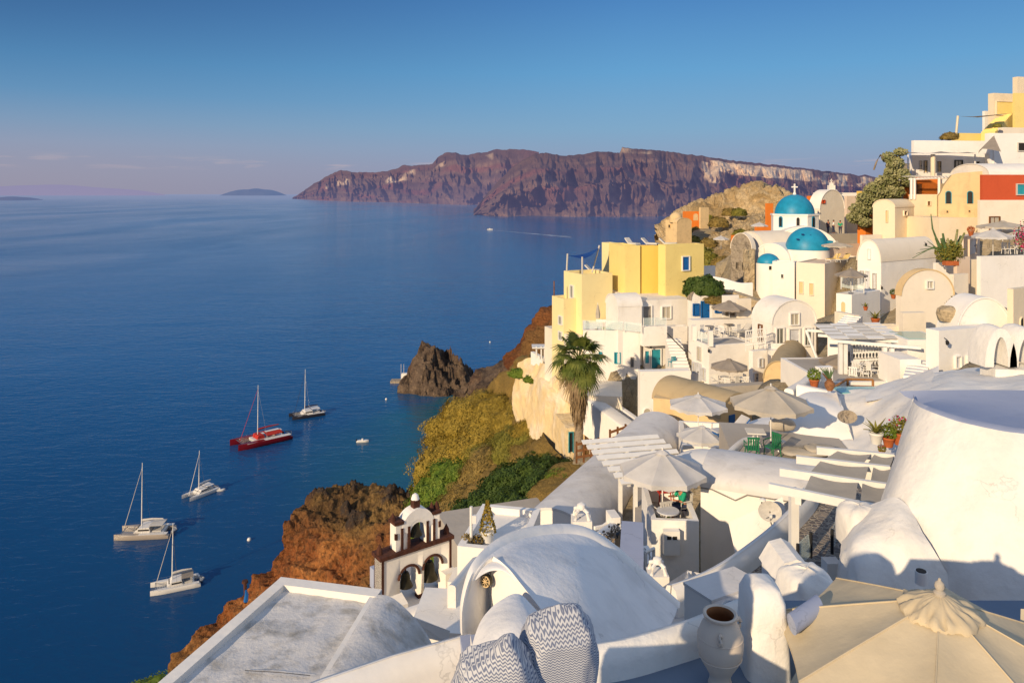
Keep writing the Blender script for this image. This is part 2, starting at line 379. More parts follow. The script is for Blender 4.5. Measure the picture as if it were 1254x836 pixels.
def H(label,pc,pt,d,th,pl,pr,pb,mat='white',roofm='rooft',name='white_house',cat='house',par=.3,vault=None,rise=None,ops=(),bev=.07,t=.22,group=None,lens=None,rim=True,flatroof='rooft',extra=0,depthL=None,depthR=None):
    h=Hs(); a=R(th); C0=W(pc,pt,d); h.v=Vector((math.cos(a),math.sin(a),0)); h.u=Vector((-math.sin(a),math.cos(a),0))
    h.C=Vector((C0.x,C0.y,0)); h.z1=C0.z; h.z0=W(pc,pb,d).z
    h.Lu=depthL if depthL else max(.3,solve(h.C,h.u,pl)); h.Lv=depthR if depthR else max(.3,solve(h.C,h.v,pr))
    zb=h.z0-extra
    mid=h.C+h.u*h.Lu/2+h.v*h.Lv/2; h.mid=mid; BASES.append((mid.x,mid.y,h.z0,max(h.Lu,h.Lv)))
    for fx in (0,1):
        for fy in (0,1):
            q=h.C+h.u*h.Lu*fx+h.v*h.Lv*fy; BASES.append((q.x,q.y,h.z0,1))
    h.root=thing(name,label,cat,(mid.x,mid.y,h.z0),group)
    m=MB(); P=lambda s,t_,z: Vector((h.C.x,h.C.y,z))+h.v*s+h.u*t_
    if not vault:
        if par>0:
            o=[(0,0),(h.Lv,0),(h.Lv,h.Lu),(0,h.Lu)]; tt=min(t,h.Lu*.3,h.Lv*.3); i_=[(tt,tt),(h.Lv-tt,tt),(h.Lv-tt,h.Lu-tt),(tt,h.Lu-tt)]
            L=[[m.bm.verts.new(P(*q,z)) for q in pts] for pts,z in ((o,zb),(o,h.z1),(i_,h.z1),(i_,h.z1-par))]
            m.bm.faces.new(L[0][::-1]); m.bm.faces.new(L[3])
            for A,B in zip(L,L[1:]):
                for k in range(4): m.bm.faces.new((A[k],A[(k+1)%4],B[(k+1)%4],B[k]))
            m.bevel(bev); m.build('wall',mat,h.root)
            m=MB(); q=[P(tt+.01,tt+.01,0),P(h.Lv-tt-.01,tt+.01,0),P(h.Lv-tt-.01,h.Lu-tt-.01,0),P(tt+.01,h.Lu-tt-.01,0)]
            m.prism(q,h.z1-par-.05,h.z1-par+.02); m.build('roof',flatroof,h.root)
        else:
            m.prism([P(0,0,0),P(h.Lv,0,0),P(h.Lv,h.Lu,0),P(0,h.Lu,0)],zb,h.z1); m.bevel(bev); m.build('wall',mat,h.root)
    else:
        if vault=='u': w=h.Lv; L=h.Lu; dx=h.v; ax=h.u; o=P(w/2,0,0)
        else: w=h.Lu; L=h.Lv; dx=h.u; ax=h.v; o=P(0,w/2,0)
        r=w/2; rs=rise if rise else r*.85; h.rise=rs; n=20
        arc=lambda rr,hh:[(rr*math.cos(math.pi*k/n),h.z1+hh*math.sin(math.pi*k/n)) for k in range(n+1)]
        prof=[(r,zb)]+arc(r,rs)+[(-r,zb)]
        m.extrude(prof,o,dx,Z,ax,L); m.bevel(bev*.7,2); m.build('wall',mat,h.root)
        m=MB(); A=arc(r+.05,rs+.05); B=arc(r-.03,rs-.03); s0=.0 if rim else .0
        pr2=A+B[::-1]; m.extrude(pr2,o-ax*.07,dx,Z,ax,L+.14); m.build('roof',roofm,h.root,smooth=50)
        h.o=o; h.ax=ax; h.w=w; h.L=L
    for op in ops: opening(h,*op)
    return h
def chimney(h,s,t_,z,w=.45,ht=.9,mat='white',root=None):
    p=Vector((h.C.x,h.C.y,z))+h.v*s+h.u*t_; m=MB(); ax=(h.v,h.u,Z)
    m.box(p+Z*ht/2,(w,w,ht),ax); m.bevel(.04); m.box(p+Z*(ht+.04),(w*1.3,w*1.3,.08),ax)
    for i in (-1,1):
        for j in (-1,1): m.box(p+h.v*i*w*.38+h.u*j*w*.38+Z*(ht+.2),(.08,.08,.26),ax)
    m.box(p+Z*(ht+.36),(w*1.1,w*1.1,.07),ax); m.build('chimney',mat,h.root)
def wallpath(label,pts,t,ht,mat='white',name='parapet_wall',cat='wall',rnd=.5,group=None,n=None):
    """pts = top centreline in world"""
    pts=[tov(p) for p in pts]
    if n: pts=resample(pts,n)
    m=MB(); rows=[]
    for i,p in enumerate(pts):
        tdir=(pts[min(i+1,len(pts)-1)]-pts[max(i-1,0)]); tdir.z=0; tdir.normalize(); s=Vector((tdir.y,-tdir.x,0)); b=min(t*.35,.12)*rnd*2
        rows.append([p+s*t/2-Z*ht,p+s*t/2-Z*b,p+s*(t/2-b*.3)-Z*b*.3,p+s*(t/2-b),p-s*(t/2-b),p-s*(t/2-b*.3)-Z*b*.3,p-s*t/2-Z*b,p-s*t/2-Z*ht])
    V=m.grid(rows,closed=True); m.bm.faces.new(V[0]); m.bm.faces.new(V[-1][::-1])
    return solo(m,name,mat,label,cat,group,smooth=50)
# ------------------------------------------------------------------ kinds of things built once, then copied
def mk_umbrella(mat,r=1.5,h=2.35,rise=.55,sides=8,val=.18,polem='whitepaint',closed=False):
    def f():
        o=empty('closed_umbrella' if closed else 'umbrella')
        if closed:
            m=MB(); rows=[]
            for z,rr in ((h,.02),(h-.1,.07),(h-.5,.13),(h-.9,.19),(h-1.15,.17),(h-1.25,.19)):
                rows.append([Vector((rr*(1+.25*math.cos(5*a))*math.cos(a),rr*(1+.25*math.cos(5*a))*math.sin(a),z)) for a in [2*math.pi*k/20 for k in range(20)]])
            m.grid(rows,closed=True); m.build('canopy',mat,o)
        else:
            m=MB(); n=6; rows=[]
            for j in range(n+1):
                q=j/n; ring=[]
                for k in range(sides*4):
                    a=2*math.pi*k/(sides*4); fr=(k%4)/4; sag=math.sin(math.pi*fr)
                    poly=math.cos(math.pi/sides)/math.cos(((a+math.pi/sides)%(2*math.pi/sides))-math.pi/sides) if True else 1
                    aa=a-0; kk=a%(2*math.pi/sides); pol=math.cos(math.pi/sides)/math.cos(kk-math.pi/sides)
                    rr=max(.015,r*q*pol*(1-.03*sag*q)); z=h-rise*(q**1.12)-.10*sag*q*(1-q*.5)*r/1.5
                    ring.append(Vector((rr*math.cos(a),rr*math.sin(a),z)))
                rows.append(ring)
            if val: rows.append([Vector((p.x*1.005,p.y*1.005,p.z-val*(1-.35*(k%2)))) for k,p in enumerate(rows[-1])])
            m.grid(rows,closed=True); m.build('canopy',mat,o,smooth=22)
            m=MB()
            for k in range(sides):
                a=2*math.pi*k/sides; d=Vector((math.cos(a),math.sin(a),0))
                m.tube([Vector((0,0,h-.08)),d*r*.97+Z*(h-rise-.05)],.012,5)
                m.tube([Vector((0,0,h-.75)),d*r*.5+Z*(h-rise*.46-.06)],.010,5)
            m.build('ribs',polem,o)
            m=MB(); rows=[[Vector((rr*math.cos(a)*r,rr*math.sin(a)*r,h+zz+.01*math.sin(4*a))) for a in [2*math.pi*k/16 for k in range(16)]] for rr,zz in ((.01,.07),(.08,.04),(.16,-.03))]
            m.grid(rows,closed=True); m.build('top_vent',mat,o,smooth=60)
        m=MB(); m.tube([(0,0,.0),(0,0,h+.05)],.024,8); m.build('pole',polem,o)
        m=MB(); m.lathe([(0,h+.05),(.035,h+.06),(.02,h+.1),(.04,h+.13),(.0,h+.19)],n=10); m.build('finial',polem,o)
        m=MB(); m.lathe([(.26,0),(.26,.06),(.05,.09),(.045,.3),(0,.3)],n=16); m.build('base','metal',o)
        return o
    return f
def mk_chair(mat,arm=True):
    def f():
        o=empty('chair'); m=MB(); m.box((0,0,.43),(.46,.44,.045)); m.bevel(.015); m.build('seat',mat,o)
        m=MB()
        for k in range(5): m.box(((-.18+.09*k),.23+.0,.66),(.055,.03,.42))
        m.box((0,.235,.88),(.46,.04,.07)); m.build('backrest',mat,o)
        for x in (-1,1):
            for y in (-1,1): m=MB(); m.tube([(x*.2,y*.19,.43),(x*.23,y*.23,0)],.022,6); m.build('leg',mat,o)
            if arm: m=MB(); m.tube([(x*.25,-.2,.42),(x*.26,-.21,.65),(x*.26,.2,.67)],.022,6); m.build('armrest',mat,o)
        return o
    return f
def mk_table(top,leg,r=.38,h=.73,square=False):
    def f():
        o=empty('table'); m=MB()
        if square: m.box((0,0,h),(r*2,r*2,.04))
        else: m.lathe([(0,h-.02),(r,h-.02),(r,h+.015),(0,h+.02)],n=24)
        m.build('tabletop',top,o)
        for k in range(4):
            a=math.pi/2*k+math.pi/4; m=MB(); m.tube([(.05*math.cos(a),.05*math.sin(a),h-.02),(r*.8*math.cos(a),r*.8*math.sin(a),0)],.015,6); m.build('leg',leg,o)
        return o
    return f
def mk_lounger(mat,cush):
    def f():
        o=empty('sun_lounger'); m=MB(); m.box((0,-.2,.3),(.62,1.3,.06)); m.build('frame',mat,o)
        m=MB(); ax=((1,0,0),(0,.75,.66),(0,-.66,.75)); m.box((0,.7,.55),(.6,.75,.05),ax); m.build('backrest',mat,o)
        m=MB(); m.box((0,-.2,.37),(.56,1.2,.07)); m.box(Vector((0,.69,.61)),(.56,.72,.07),ax); m.bevel(.02); m.build('cushion',cush,o)
        for x in (-1,1):
            for y in (-.75,.35): m=MB(); m.tube([(x*.26,y,.3),(x*.27,y,0)],.02,6); m.build('leg',mat,o)
        return o
    return f
def leafpatch(bm,p,n,s,elong=1.6):
    n=n.normalized(); u=n.cross(Vector((random.random()-.5,random.random()-.5,random.random()-.5))).normalized(); w=n.cross(u)
    vs=[bm.verts.new(p+u*s*a*elong+w*s*b) for a,b in ((-.5,0),(0,-.45),(.5,0),(0,.45))]; bm.faces.new(vs)
def rnd3():
    while True:
        v=Vector((random.uniform(-1,1),random.uniform(-1,1),random.uniform(-1,1)))
        if .05<v.length<1: return v.normalized()
def mk_bush(lm,seed,n=2600,leaf=.07,flat=.75,name='shrub'):
    """unit radius mound of leaves around a twiggy core; scaled when placed"""
    def f():
        random.seed(seed); o=empty(name); m=MB(); off=Vector((seed*3.1,seed*1.3,0))
        def rad(d): return 1+.28*noise.noise(d*2.1+off)+.14*noise.noise(d*5+off)+.06*noise.noise(d*11+off)
        for _ in range(n):
            d=rnd3(); 
            if d.z<-.25: d.z=-d.z
            r=rad(d); k=1-abs(random.gauss(0,.07)); p=Vector((d.x*r*k,d.y*r*k,max(-.15,d.z*r*flat*k)))
            leafpatch(m.bm,p,(d+rnd3()*.55),leaf*random.uniform(.6,1.3))
        m.build('foliage',lm,o,smooth=None,recalc=False)
        m=MB(); rows=[]
        for j in range(11):
            t=j/10*math.pi*.62; ring=[]
            for k in range(22):
                a=2*math.pi*k/22; d=Vector((math.sin(t)*math.cos(a),math.sin(t)*math.sin(a),math.cos(t))); r=rad(d)*.9
                ring.append(Vector((d.x*r,d.y*r,d.z*r*flat)))
            rows.append(ring)
        m.grid(rows,closed=True); m.build('inner_foliage',lm,o,smooth=180)
        m=MB()
        for k in range(4): a=k*1.6+seed; m.tube([(0,0,-.3),(.3*math.cos(a),.3*math.sin(a),.4*flat)],[.04,.015],5)
        m.build('stem','bark',o); return o
    return f
def mk_pot(pm,kind,fm='leaf'):
    def f():
        o=empty('potted_plant'); m=MB(); m.lathe([(0,0),(.13,0),(.19,.26),(.21,.28),(.21,.33),(.17,.33),(.16,.28),(0,.28)],n=20); m.build('pot',pm,o)
        random.seed(hash(kind)%97+3); m=MB()
        if kind=='agave':
            for k in range(22):
                a=k*2.4; e=random.uniform(.35,1.2); L=random.uniform(.35,.6); d=Vector((math.cos(a)*math.cos(e),math.sin(a)*math.cos(e),math.sin(e))); s=Vector((-math.sin(a),math.cos(a),0))
                b=Vector((0,0,.3)); pts=[b,b+d*L*.5+Z*.03,b+d*L-Z*.03]; wd=[.025,.035,.002]
                m.grid([[p-s*w_,p+Z*-.01,p+s*w_] for p,w_ in zip(pts,wd)])
        elif kind=='cone':
            for k in range(500):
                h=random.random(); a=random.uniform(0,6.3); r=.2*(1-h)+.02; leafpatch(m.bm,Vector((r*math.cos(a),r*math.sin(a),.28+h*.8)),rnd3(),.05)
        else:
            for k in range(420): d=rnd3(); leafpatch(m.bm,Vector((d.x*.26,d.y*.26,.5+d.z*.24))*random.uniform(.8,1.05),rnd3(),.06)
        m.build('foliage',fm,o,smooth=None,recalc=False)
        if kind=='flower':
            m=MB()
            for k in range(26): d=rnd3(); leafpatch(m.bm,Vector((d.x*.28,d.y*.28,.52+abs(d.z)*.24)),rnd3(),.07,1)
            m.build('blossom','flower',o,smooth=None)
        return o
    return f
def skinmesh(name,joints,edges,mat,parent,sub=2,root=0):
    me=bpy.data.meshes.new(name); me.from_pydata([j[0] for j in joints],edges,[]); o=bpy.data.objects.new('tmp_skin',me); COL.objects.link(o)
    sk=o.modifiers.new('s','SKIN')
    for i,j in enumerate(joints):
        r=j[1]; r=(r,r) if isinstance(r,(int,float)) else r; me.skin_vertices[0].data[i].radius=r
    me.skin_vertices[0].data[root].use_root=True
    sk.use_smooth_shade=True; s=o.modifiers.new('b','SUBSURF'); s.levels=sub; s.render_levels=sub
    dg=bpy.context.evaluated_depsgraph_get(); m2=bpy.data.meshes.new_from_object(o.evaluated_get(dg)); bpy.data.objects.remove(o)
    m2.name=name; m2.materials.clear(); m2.materials.append(M[mat]); m2.shade_smooth()
    q=bpy.data.objects.new(name,m2); COL.objects.link(q); q.parent=parent; return q
def person(loc,rz,label,shirt,trouser,sit=False,group=None):
    o=thing('person',label,'person',loc,group); o.rotation_euler=(0,0,rz)
    hz=.47 if sit else .93
    P={'pel':((0,0,hz),(.14,.11)),'wa':((0,.0,hz+.18),(.135,.1)),'ch':((0,-.02,hz+.38),(.165,.11)),'nk':((0,-.02,hz+.53),(.06,.06)),'hd':((0,-.04,hz+.63),(.075,.085)),'tp':((0,-.04,hz+.74),(.07,.08))}
    E=[('pel','wa'),('wa','ch'),('ch','nk'),('nk','hd'),('hd','tp')]
    for s,n in ((-1,'l'),(1,'r')):
        P['sh'+n]=((s*.19,-.01,hz+.47),(.06,.06))
        if sit:
            P['el'+n]=((s*.25,-.14,hz+.22),(.042,.042)); P['wr'+n]=((s*.17,-.36,hz+.27),(.03,.03)); P['ha'+n]=((s*.15,-.44,hz+.28),(.038,.022))
            P['kn'+n]=((s*.13,-.45,hz+.02),(.07,.07)); P['an'+n]=((s*.13,-.42,.09),(.045,.045)); P['to'+n]=((s*.14,-.58,.04),(.045,.035))
        else:
            P['el'+n]=((s*.25,.02,hz+.20),(.042,.042)); P['wr'+n]=((s*.26,-.06,hz-.03),(.03,.03)); P['ha'+n]=((s*.26,-.08,hz-.12),(.03,.04))
            P['kn'+n]=((s*.11,-.03+s*.05,.49),(.065,.065)); P['an'+n]=((s*.11,.02+s*.08,.09),(.042,.042)); P['to'+n]=((s*.12,-.12+s*.08,.04),(.045,.035))
        P['hp'+n]=((s*.10,0,hz-.03),(.10,.10))
        E+= [('ch','sh'+n),('sh'+n,'el'+n),('el'+n,'wr'+n),('wr'+n,'ha'+n),('pel','hp'+n),('hp'+n,'kn'+n),('kn'+n,'an'+n),('an'+n,'to'+n)]
    ks=list(P); skinmesh('body',[P[k] for k in ks],[(ks.index(a),ks.index(b)) for a,b in E],'skin',o)
    def sub(keys,inf,mat,nm,root):
        kk=[k for k in ks if k in keys]; ed=[(kk.index(a),kk.index(b)) for a,b in E if a in kk and b in kk]
        skinmesh(nm,[(P[k][0],tuple(x+inf for x in P[k][1])) for k in kk],ed,mat,o,root=kk.index(root))
    sub(('pel','wa','ch','shl','shr','ell','elr'),.016,shirt,'shirt','ch')
    sub(('pel','hpl','hpr','knl','knr')+(() if sit else ('anl','anr')),.013,trouser,'trousers','pel')
    m=MB(); hc=Vector((0,-.03,hz+.70)); 
    m.lathe([(0,.125),(.06,.11),(.098,.06),(.105,0),(.09,-.04)],c=hc,n=14); m.build('hair','hair',o) if False else None
    if True:
        me_o=MB.build(m,'hair','hair',None); me_o.parent=o; me_o['x']=1; del me_o['x']
    return o
def hullloft(m,L,w,h,x0,bowrake=.0):
    rows=[]; n=14
    for i in range(n+1):
        t=i/n; x=(t-.5)*L; ww=w*(math.sin(math.pi*min(1,.22+t*1.0)*.5+0) if t<.3 else 1)*(1 if t<.9 else 1-.25*(t-.9)/.1)
        if t<.35: ww=w*(.03+.97*math.sin(t/.35*math.pi/2))
        sh=h*(1.12-.12*min(1,t/.5)); 
        if t>.9: sh*=1-.45*(t-.9)/.1
        rows.append([Vector((x,x0+ww/2*a,b*sh if b>0 else b)) for a,b in ((-.82,1.0),(-1,.75),(-.85,.1),(-.5,-.35),(.5,-.35),(.85,.1),(1,.75),(.82,1.0))])
    V=m.grid(rows,closed=True); m.bm.faces.new(V[0]); m.bm.faces.new(V[-1])
def catamaran(loc,head,L,mast,label,hull='hullwhite',deck='hullwhite',cover='taupe',kind=0,boomc='hullwhite'):
    """head = compass heading of the bow in degrees from +X"""
    o=thing('catamaran' ,label,'catamaran'); B=L*.5; hh=L*.095
    for s in (-1,1): m=MB(); hullloft(m,L,L*.12,hh,s*B*.38); m.build('hull',hull,o,smooth=50)
    for s in (-1,1):
        m=MB(); m.box((L*.06,s*B*.38,hh*.99),(L*.82,L*.1,.06)); m.build('side_deck',deck,o)
    m=MB(); m.box((L*.1,0,hh*.72),(L*.55,B*.7,hh*.5)); m.bevel(.1); m.build('bridge_deck',deck,o)
    m=MB(); m.tube([(-L*.4,-B*.38,hh*.95),(-L*.4,B*.38,hh*.95)],.1,6); m.build('cross_beam','metal',o)
    m=MB(); 
    for k in range(9): m.tube([(-L*.39,-B*.3+k*B*.075,hh*.9),(-L*.18,-B*.3+k*B*.075,hh*.9)],.02,4)
    for k in range(7): m.tube([(-L*.39+k*L*.034,-B*.3,hh*.9),(-L*.39+k*L*.034,B*.3,hh*.9)],.02,4)
    m.build('trampoline_net',deck,o)
    if kind!=2:
        m=MB(); vs=[]; prof=[(-L*.17,hh),(-L*.08,hh+L*.085),(L*.12,hh+L*.095),(L*.14,hh)]
        m.extrude(prof,(0,-B*.3,0),(1,0,0),Z,(0,1,0),B*.6); m.bevel(.12); c=m.build('cabin',deck,o)
        m=MB(); 
        for s in (-1,1): m.box((L*.02,s*B*.305,hh+L*.05),(L*.2,.06,L*.03))
        for k in (-1,0,1): m.box((-L*.128,k*B*.17,hh+L*.045),(.08,B*.13,L*.03),((.72,0,.69),(0,1,0),(-.69,0,.72)))
        m.build('window','dark',c)
    else:
        m=MB(); prof=[(-L*.12,hh),(-L*.1,hh+L*.06),(L*.0,hh+L*.065),(L*.02,hh)]
        m.extrude(prof,(0,-B*.22,0),(1,0,0),Z,(0,1,0),B*.44); m.bevel(.1); m.build('cabin','redc',o)
        m=MB(); A=[(r_*math.cos(math.pi*k/12),hh+.9+L*.035*math.sin(math.pi*k/12)) for r_ in (B*.28,) for k in range(13)]
        m.extrude(A+[(x,z-.1) for x,z in A[::-1]],(L*.04,0,0),(0,1,0),Z,(1,0,0),L*.3); m.build('sun_canopy','redc',o)
        for sx in (.05,.33):
            for s in (-1,1): m=MB(); m.tube([(L*sx,s*B*.26,hh*.8),(L*sx,s*B*.26,hh+.95)],.05,6); m.build('canopy_post','whitepaint',o)
        m=MB(); m.box((L*.2,0,hh+.9+L*.04),(L*.26,B*.16,.08)); m.build('roof_panel','whitepaint',o)
    if kind!=2:
        m=MB(); m.box((L*.24,0,hh+L*.125),(L*.24,B*.58,.12)); m.bevel(.04); m.build('cockpit_roof',cover,o)
        for s in (-1,1): m=MB(); m.tube([(L*.34,s*B*.27,hh*.8),(L*.34,s*B*.27,hh+L*.12)],.05,6); m.build('roof_post','metal',o)
        m=MB(); m.box((L*.25,0,hh+.15),(L*.16,B*.5,.3)); m.bevel(.05); m.build('cockpit_seat','wicker',o)
    mx=-L*.07; mz=hh+L*.08
    m=MB(); m.tube([(mx,0,mz-L*.07),(mx+.1,0,mast*.5),(mx+.22,0,mast)],[.14,.13,.08],8); ms=m.build('mast','whitepaint',o)
    for zz in (.42,.68): m=MB(); m.tube([(mx+.1,-.9,mast*zz),(mx+.1,.9,mast*zz)],.035,5); m.build('spreader','metal',ms)
    m=MB(); m.tube([(mx,0,mz+1.0),(mx+L*.42,0,mz+1.5)],[.10,.08],8); bo=m.build('boom','metal',o)
    m=MB(); m.tube([(mx+.1,0,mz+1.5),(mx+L*.2,0,mz+1.75),(mx+L*.4,0,mz+1.7)],[.32,.26,.14],8); m.build('furled_mainsail',boomc,bo)
    m=MB(); m.tube([(-L*.4,0,hh*.95),(mx+.18,0,mast*.93)],[.09,.05],6); m.build('furled_jib',boomc if kind!=2 else 'redc',o)
    for s in (-1,1): m=MB(); m.tube([(mx+L*.1,s*B*.42,hh),(mx+.2,0,mast*.9)],.025,4); m.build('shroud','metal',o)
    for s in (-1,1):
        m=MB()
        for k in range(11): x=-L*.44+k*L*.085; m.tube([(x,s*B*.43,hh),(x,s*B*.43,hh+.6)],.018,4)
        m.tube([(-L*.46,s*B*.42,hh*1.1+.6),(L*.4,s*B*.43,hh+.6)],.015,4); m.build('guard_rail','metal',o)
    m=MB(); m.tube([(L*.5,-B*.2,hh*.7),(L*.53,-B*.2,hh*.7),(L*.58,0,hh*.72),(L*.53,B*.2,hh*.7),(L*.5,B*.2,hh*.7)],.2,8); m.box((L*.52,0,hh*.6),(.7,B*.36,.12)); m.build('tender','rubber',o)
    o.location=loc; o.rotation_euler=(0,0,R(head)+math.pi); return o
def smallboat(loc,rz,L,label,name='motorboat',cat='boat'):
    o=thing(name,label,cat); m=MB(); hullloft(m,L,L*.36,L*.16,0); m.build('hull','hullwhite',o,smooth=50)
    m=MB(); m.box((L*.08,0,L*.15),(L*.6,L*.24,.06)); m.build('deck','wicker',o)
    m=MB(); m.box((L*.02,0,L*.22),(L*.14,L*.18,L*.12)); m.bevel(.05); m.build('console','hullwhite',o)
    m=MB(); m.box((L*.5,0,L*.16),(L*.08,L*.08,L*.2)); m.build('outboard','black',o)
    o.location=loc; o.rotation_euler=(0,0,rz); return o
def mk_finger_palm(loc,h,label):
    o=thing('palm_tree',label,'tree'); random.seed(5)
    m=MB(); pts=[]; rs=[]
    for i in range(26):
        t=i/25; pts.append(Vector((.25*math.sin(t*2.2),.1*t,h*.72*t))); rs.append((.34-.06*t)*(1+.12*(i%2))+(.16 if t<.06 else 0))
    m.tube(pts,rs,12); m.build('trunk','bark',o,smooth=60)
    top=pts[-1]
    m=MB()   # skirt of old dead fronds
    for k in range(700):
        a=random.uniform(0,6.28); zt=top.z-random.uniform(-.2,4.2); rr=.30+random.uniform(.05,.75)*max(0,(1-(top.z-zt)/5.2)); L=random.uniform(.6,1.3); d=Vector((math.cos(a),math.sin(a),0)); s=Vector((-d.y,d.x,0))
        p=Vector((top.x,top.y,zt))+d*rr; q=p+d*random.uniform(-.1,.18)-Z*L; w=random.uniform(.02,.06)
        m.grid([[p-s*w,p+s*w],[(p+q)/2+d*.08-s*w*1.4,(p+q)/2+d*.08+s*w*1.4],[q-s*w*.3,q+s*w*.3]])
    m.build('dead_frond_skirt','palmdry',o,smooth=None,recalc=False)
    def frond(m,a,e,L,droop,nleaf=34):
        d=Vector((math.cos(a)*math.cos(e),math.sin(a)*math.cos(e),math.sin(e))); p=top+Z*.1; stem=[p]
        n=7
        for i in range(n): p=p+d*(L*.5/n); stem.append(p); d=(d-Z*droop*.055*i*.5).normalized()
        m.tube(stem,[.035]*len(stem),4)
        s=Vector((-math.sin(a),math.cos(a),0)); up=s.cross(d)
        for i in range(nleaf):
            f=(i/(nleaf-1)-.5)*2; ang=f*1.75; dd=(d*math.cos(ang)+s*math.sin(ang)).normalized(); LL=L*.55*(1-.25*abs(f))*random.uniform(.85,1.1)
            b=stem[-1]; mid=b+dd*LL*.55+up*.05; tip=b+dd*LL-Z*LL*(.28+.35*random.random()*droop); w=.045*L/1.8; sd=dd.cross(up).normalized()
            m.grid([[b-sd*w*.4,b+sd*w*.4],[mid-sd*w,mid+sd*w],[tip-sd*.006,tip+sd*.006]])
    for k in range(30):
        a=k*2.399; t=k/29; e=1.35-2.15*t; L=random.uniform(2.2,2.9)
        m=MB(); frond(m,a,e,L,.3+.9*t); m.build('frond','palm' if t<.86 else 'palmdry',o,smooth=None,recalc=False)
    o.location=loc; return o
# ================================================================== SETTING
cam=bpy.data.cameras.new('camera'); cam.lens=F/1254*36; cam.sensor_width=36; cam.shift_y=-(418-HY)/1254; cam.clip_end=120000; cam.clip_start=.1
co=bpy.data.objects.new('camera',cam); COL.objects.link(co); co.location=(0,0,CZ); co.rotation_euler=(R(90),0,0); sc.camera=co
SUN=Vector((-.61,-.79,0)).normalized()*math.cos(R(19))+Z*math.sin(R(19))
sl=bpy.data.lights.new('sun','SUN'); sl.energy=5.0; sl.angle=R(.6); sl.color=(1.0,.775,.50)
so=bpy.data.objects.new('sun',sl); COL.objects.link(so); so.rotation_euler=SUN.to_track_quat('Z','Y').to_euler()
w=bpy.data.worlds.new('World'); sc.world=w; w.use_nodes=True; nt=w.node_tree; bg=nt.nodes['Background']
sky=nt.nodes.new('ShaderNodeTexSky'); sky.sky_type='NISHITA'; sky.sun_disc=False; sky.sun_elevation=R(19); sky.sun_rotation=math.atan2(SUN.x,SUN.y)
sky.altitude=100; sky.air_density=1.3; sky.dust_density=1.2; sky.ozone_density=2.5
tc=nt.nodes.new('ShaderNodeTexCoord'); sp=nt.nodes.new('ShaderNodeSeparateXYZ'); nt.links.new(tc.outputs['Generated'],sp.inputs[0])
hr=nt.nodes.new('ShaderNodeValToRGB'); nt.links.new(sp.outputs[2],hr.inputs[0])
def lin(c): return tuple(((x/255+.055)/1.055)**2.4 if x>10 else x/255/12.92 for x in c)
SKYK=.12
e=hr.color_ramp.elements
stops=[(0.0,(138,148,182)),(.035,(132,150,188)),(.085,(114,160,200)),(.16,(86,154,206)),(.26,(58,122,188)),(.36,(90,140,195)),(.6,(175,192,220)),(1,(205,212,228))]
while len(e)<len(stops): e.new(.5)
for el,(p,c) in zip(e,stops): el.position=p; c=lin(c); el.color=(*[x/SKYK for x in c],1)
hm=ramp(nt,sp.outputs[0],-.55,.15)           # towards the left the haze is pinker near the horizon
low=ramp(nt,sp.outputs[2],.0,.12,1,0); 
mm=nt.nodes.new('ShaderNodeMath'); mm.operation='MULTIPLY'; inv=ramp(nt,hm,0,1,1,0); nt.links.new(inv,mm.inputs[0]); nt.links.new(low,mm.inputs[1])
c1=mixc(nt,mm.outputs[0],hr.outputs[0],tuple(x/SKYK for x in lin((154,151,174))))
hi=ramp(nt,sp.outputs[2],.06,.26,0,1); m2=nt.nodes.new('ShaderNodeMath'); m2.operation='MULTIPLY'; nt.links.new(inv,m2.inputs[0]); nt.links.new(hi,m2.inputs[1])
c1=mixc(nt,m2.outputs[0],c1,tuple(x/SKYK for x in lin((36,86,142))))
# thin cloud wisps low over the sea
mp=nt.nodes.new('ShaderNodeMapping'); mp.inputs['Scale'].default_value=(14,14,150); nt.links.new(tc.outputs['Generated'],mp.inputs[0])
cn=noi(nt,mp.outputs[0],1.0,5,.55,.3); band=ramp(nt,sp.outputs[2],.028,.036); band2=ramp(nt,sp.outputs[2],.040,.048,1,0)
m3=nt.nodes.new('ShaderNodeMath'); m3.operation='MULTIPLY'; nt.links.new(band,m3.inputs[0]); nt.links.new(band2,m3.inputs[1])
m4=nt.nodes.new('ShaderNodeMath'); m4.operation='MULTIPLY'; nt.links.new(m3.outputs[0],m4.inputs[0]); nt.links.new(ramp(nt,cn,.50,.66,0,.5),m4.inputs[1])
c1=mixc(nt,m4.outputs[0],c1,tuple(x/SKYK for x in lin((196,176,186))))
nt.links.new(mixc(nt,.88,sky.outputs[0],c1),bg.inputs['Color']); bg.inputs['Strength'].default_value=SKYK
sc.view_settings.view_transform='Standard'; sc.view_settings.look='None'; sc.view_settings.exposure=0; sc.view_settings.gamma=1

# sea
m=MB(); ys=[-300,0,100,200,300,450,700,1100,2000,4000,8000,16000,40000,90000]
m.grid([[Vector((x*(abs(y)+600)*1.2,y,0)) for x in [k/8-1 for k in range(17)]] for y in ys])
ms,nt,b=newmat('sea_water'); p=pos(nt)
nt.links.new(ramp(nt,noi(nt,pos(nt,(.004,.0012,1)),1,4,.6,.5),.35,.65,.12,.21),b.inputs['Roughness']); b.inputs['IOR'].default_value=1.33
g=nt.nodes.new('ShaderNodeVectorMath'); g.operation='DISTANCE'; nt.links.new(p,g.inputs[0]); g.inputs[1].default_value=(-12,262,0)
g2=nt.nodes.new('ShaderNodeVectorMath'); g2.operation='DISTANCE'; nt.links.new(p,g2.inputs[0]); g2.inputs[1].default_value=(-20,330,0)
n=noi(nt,p,.02,5,.6,1.0); n2=noi(nt,pos(nt,(.002,.0007,1)),1,4,.6)
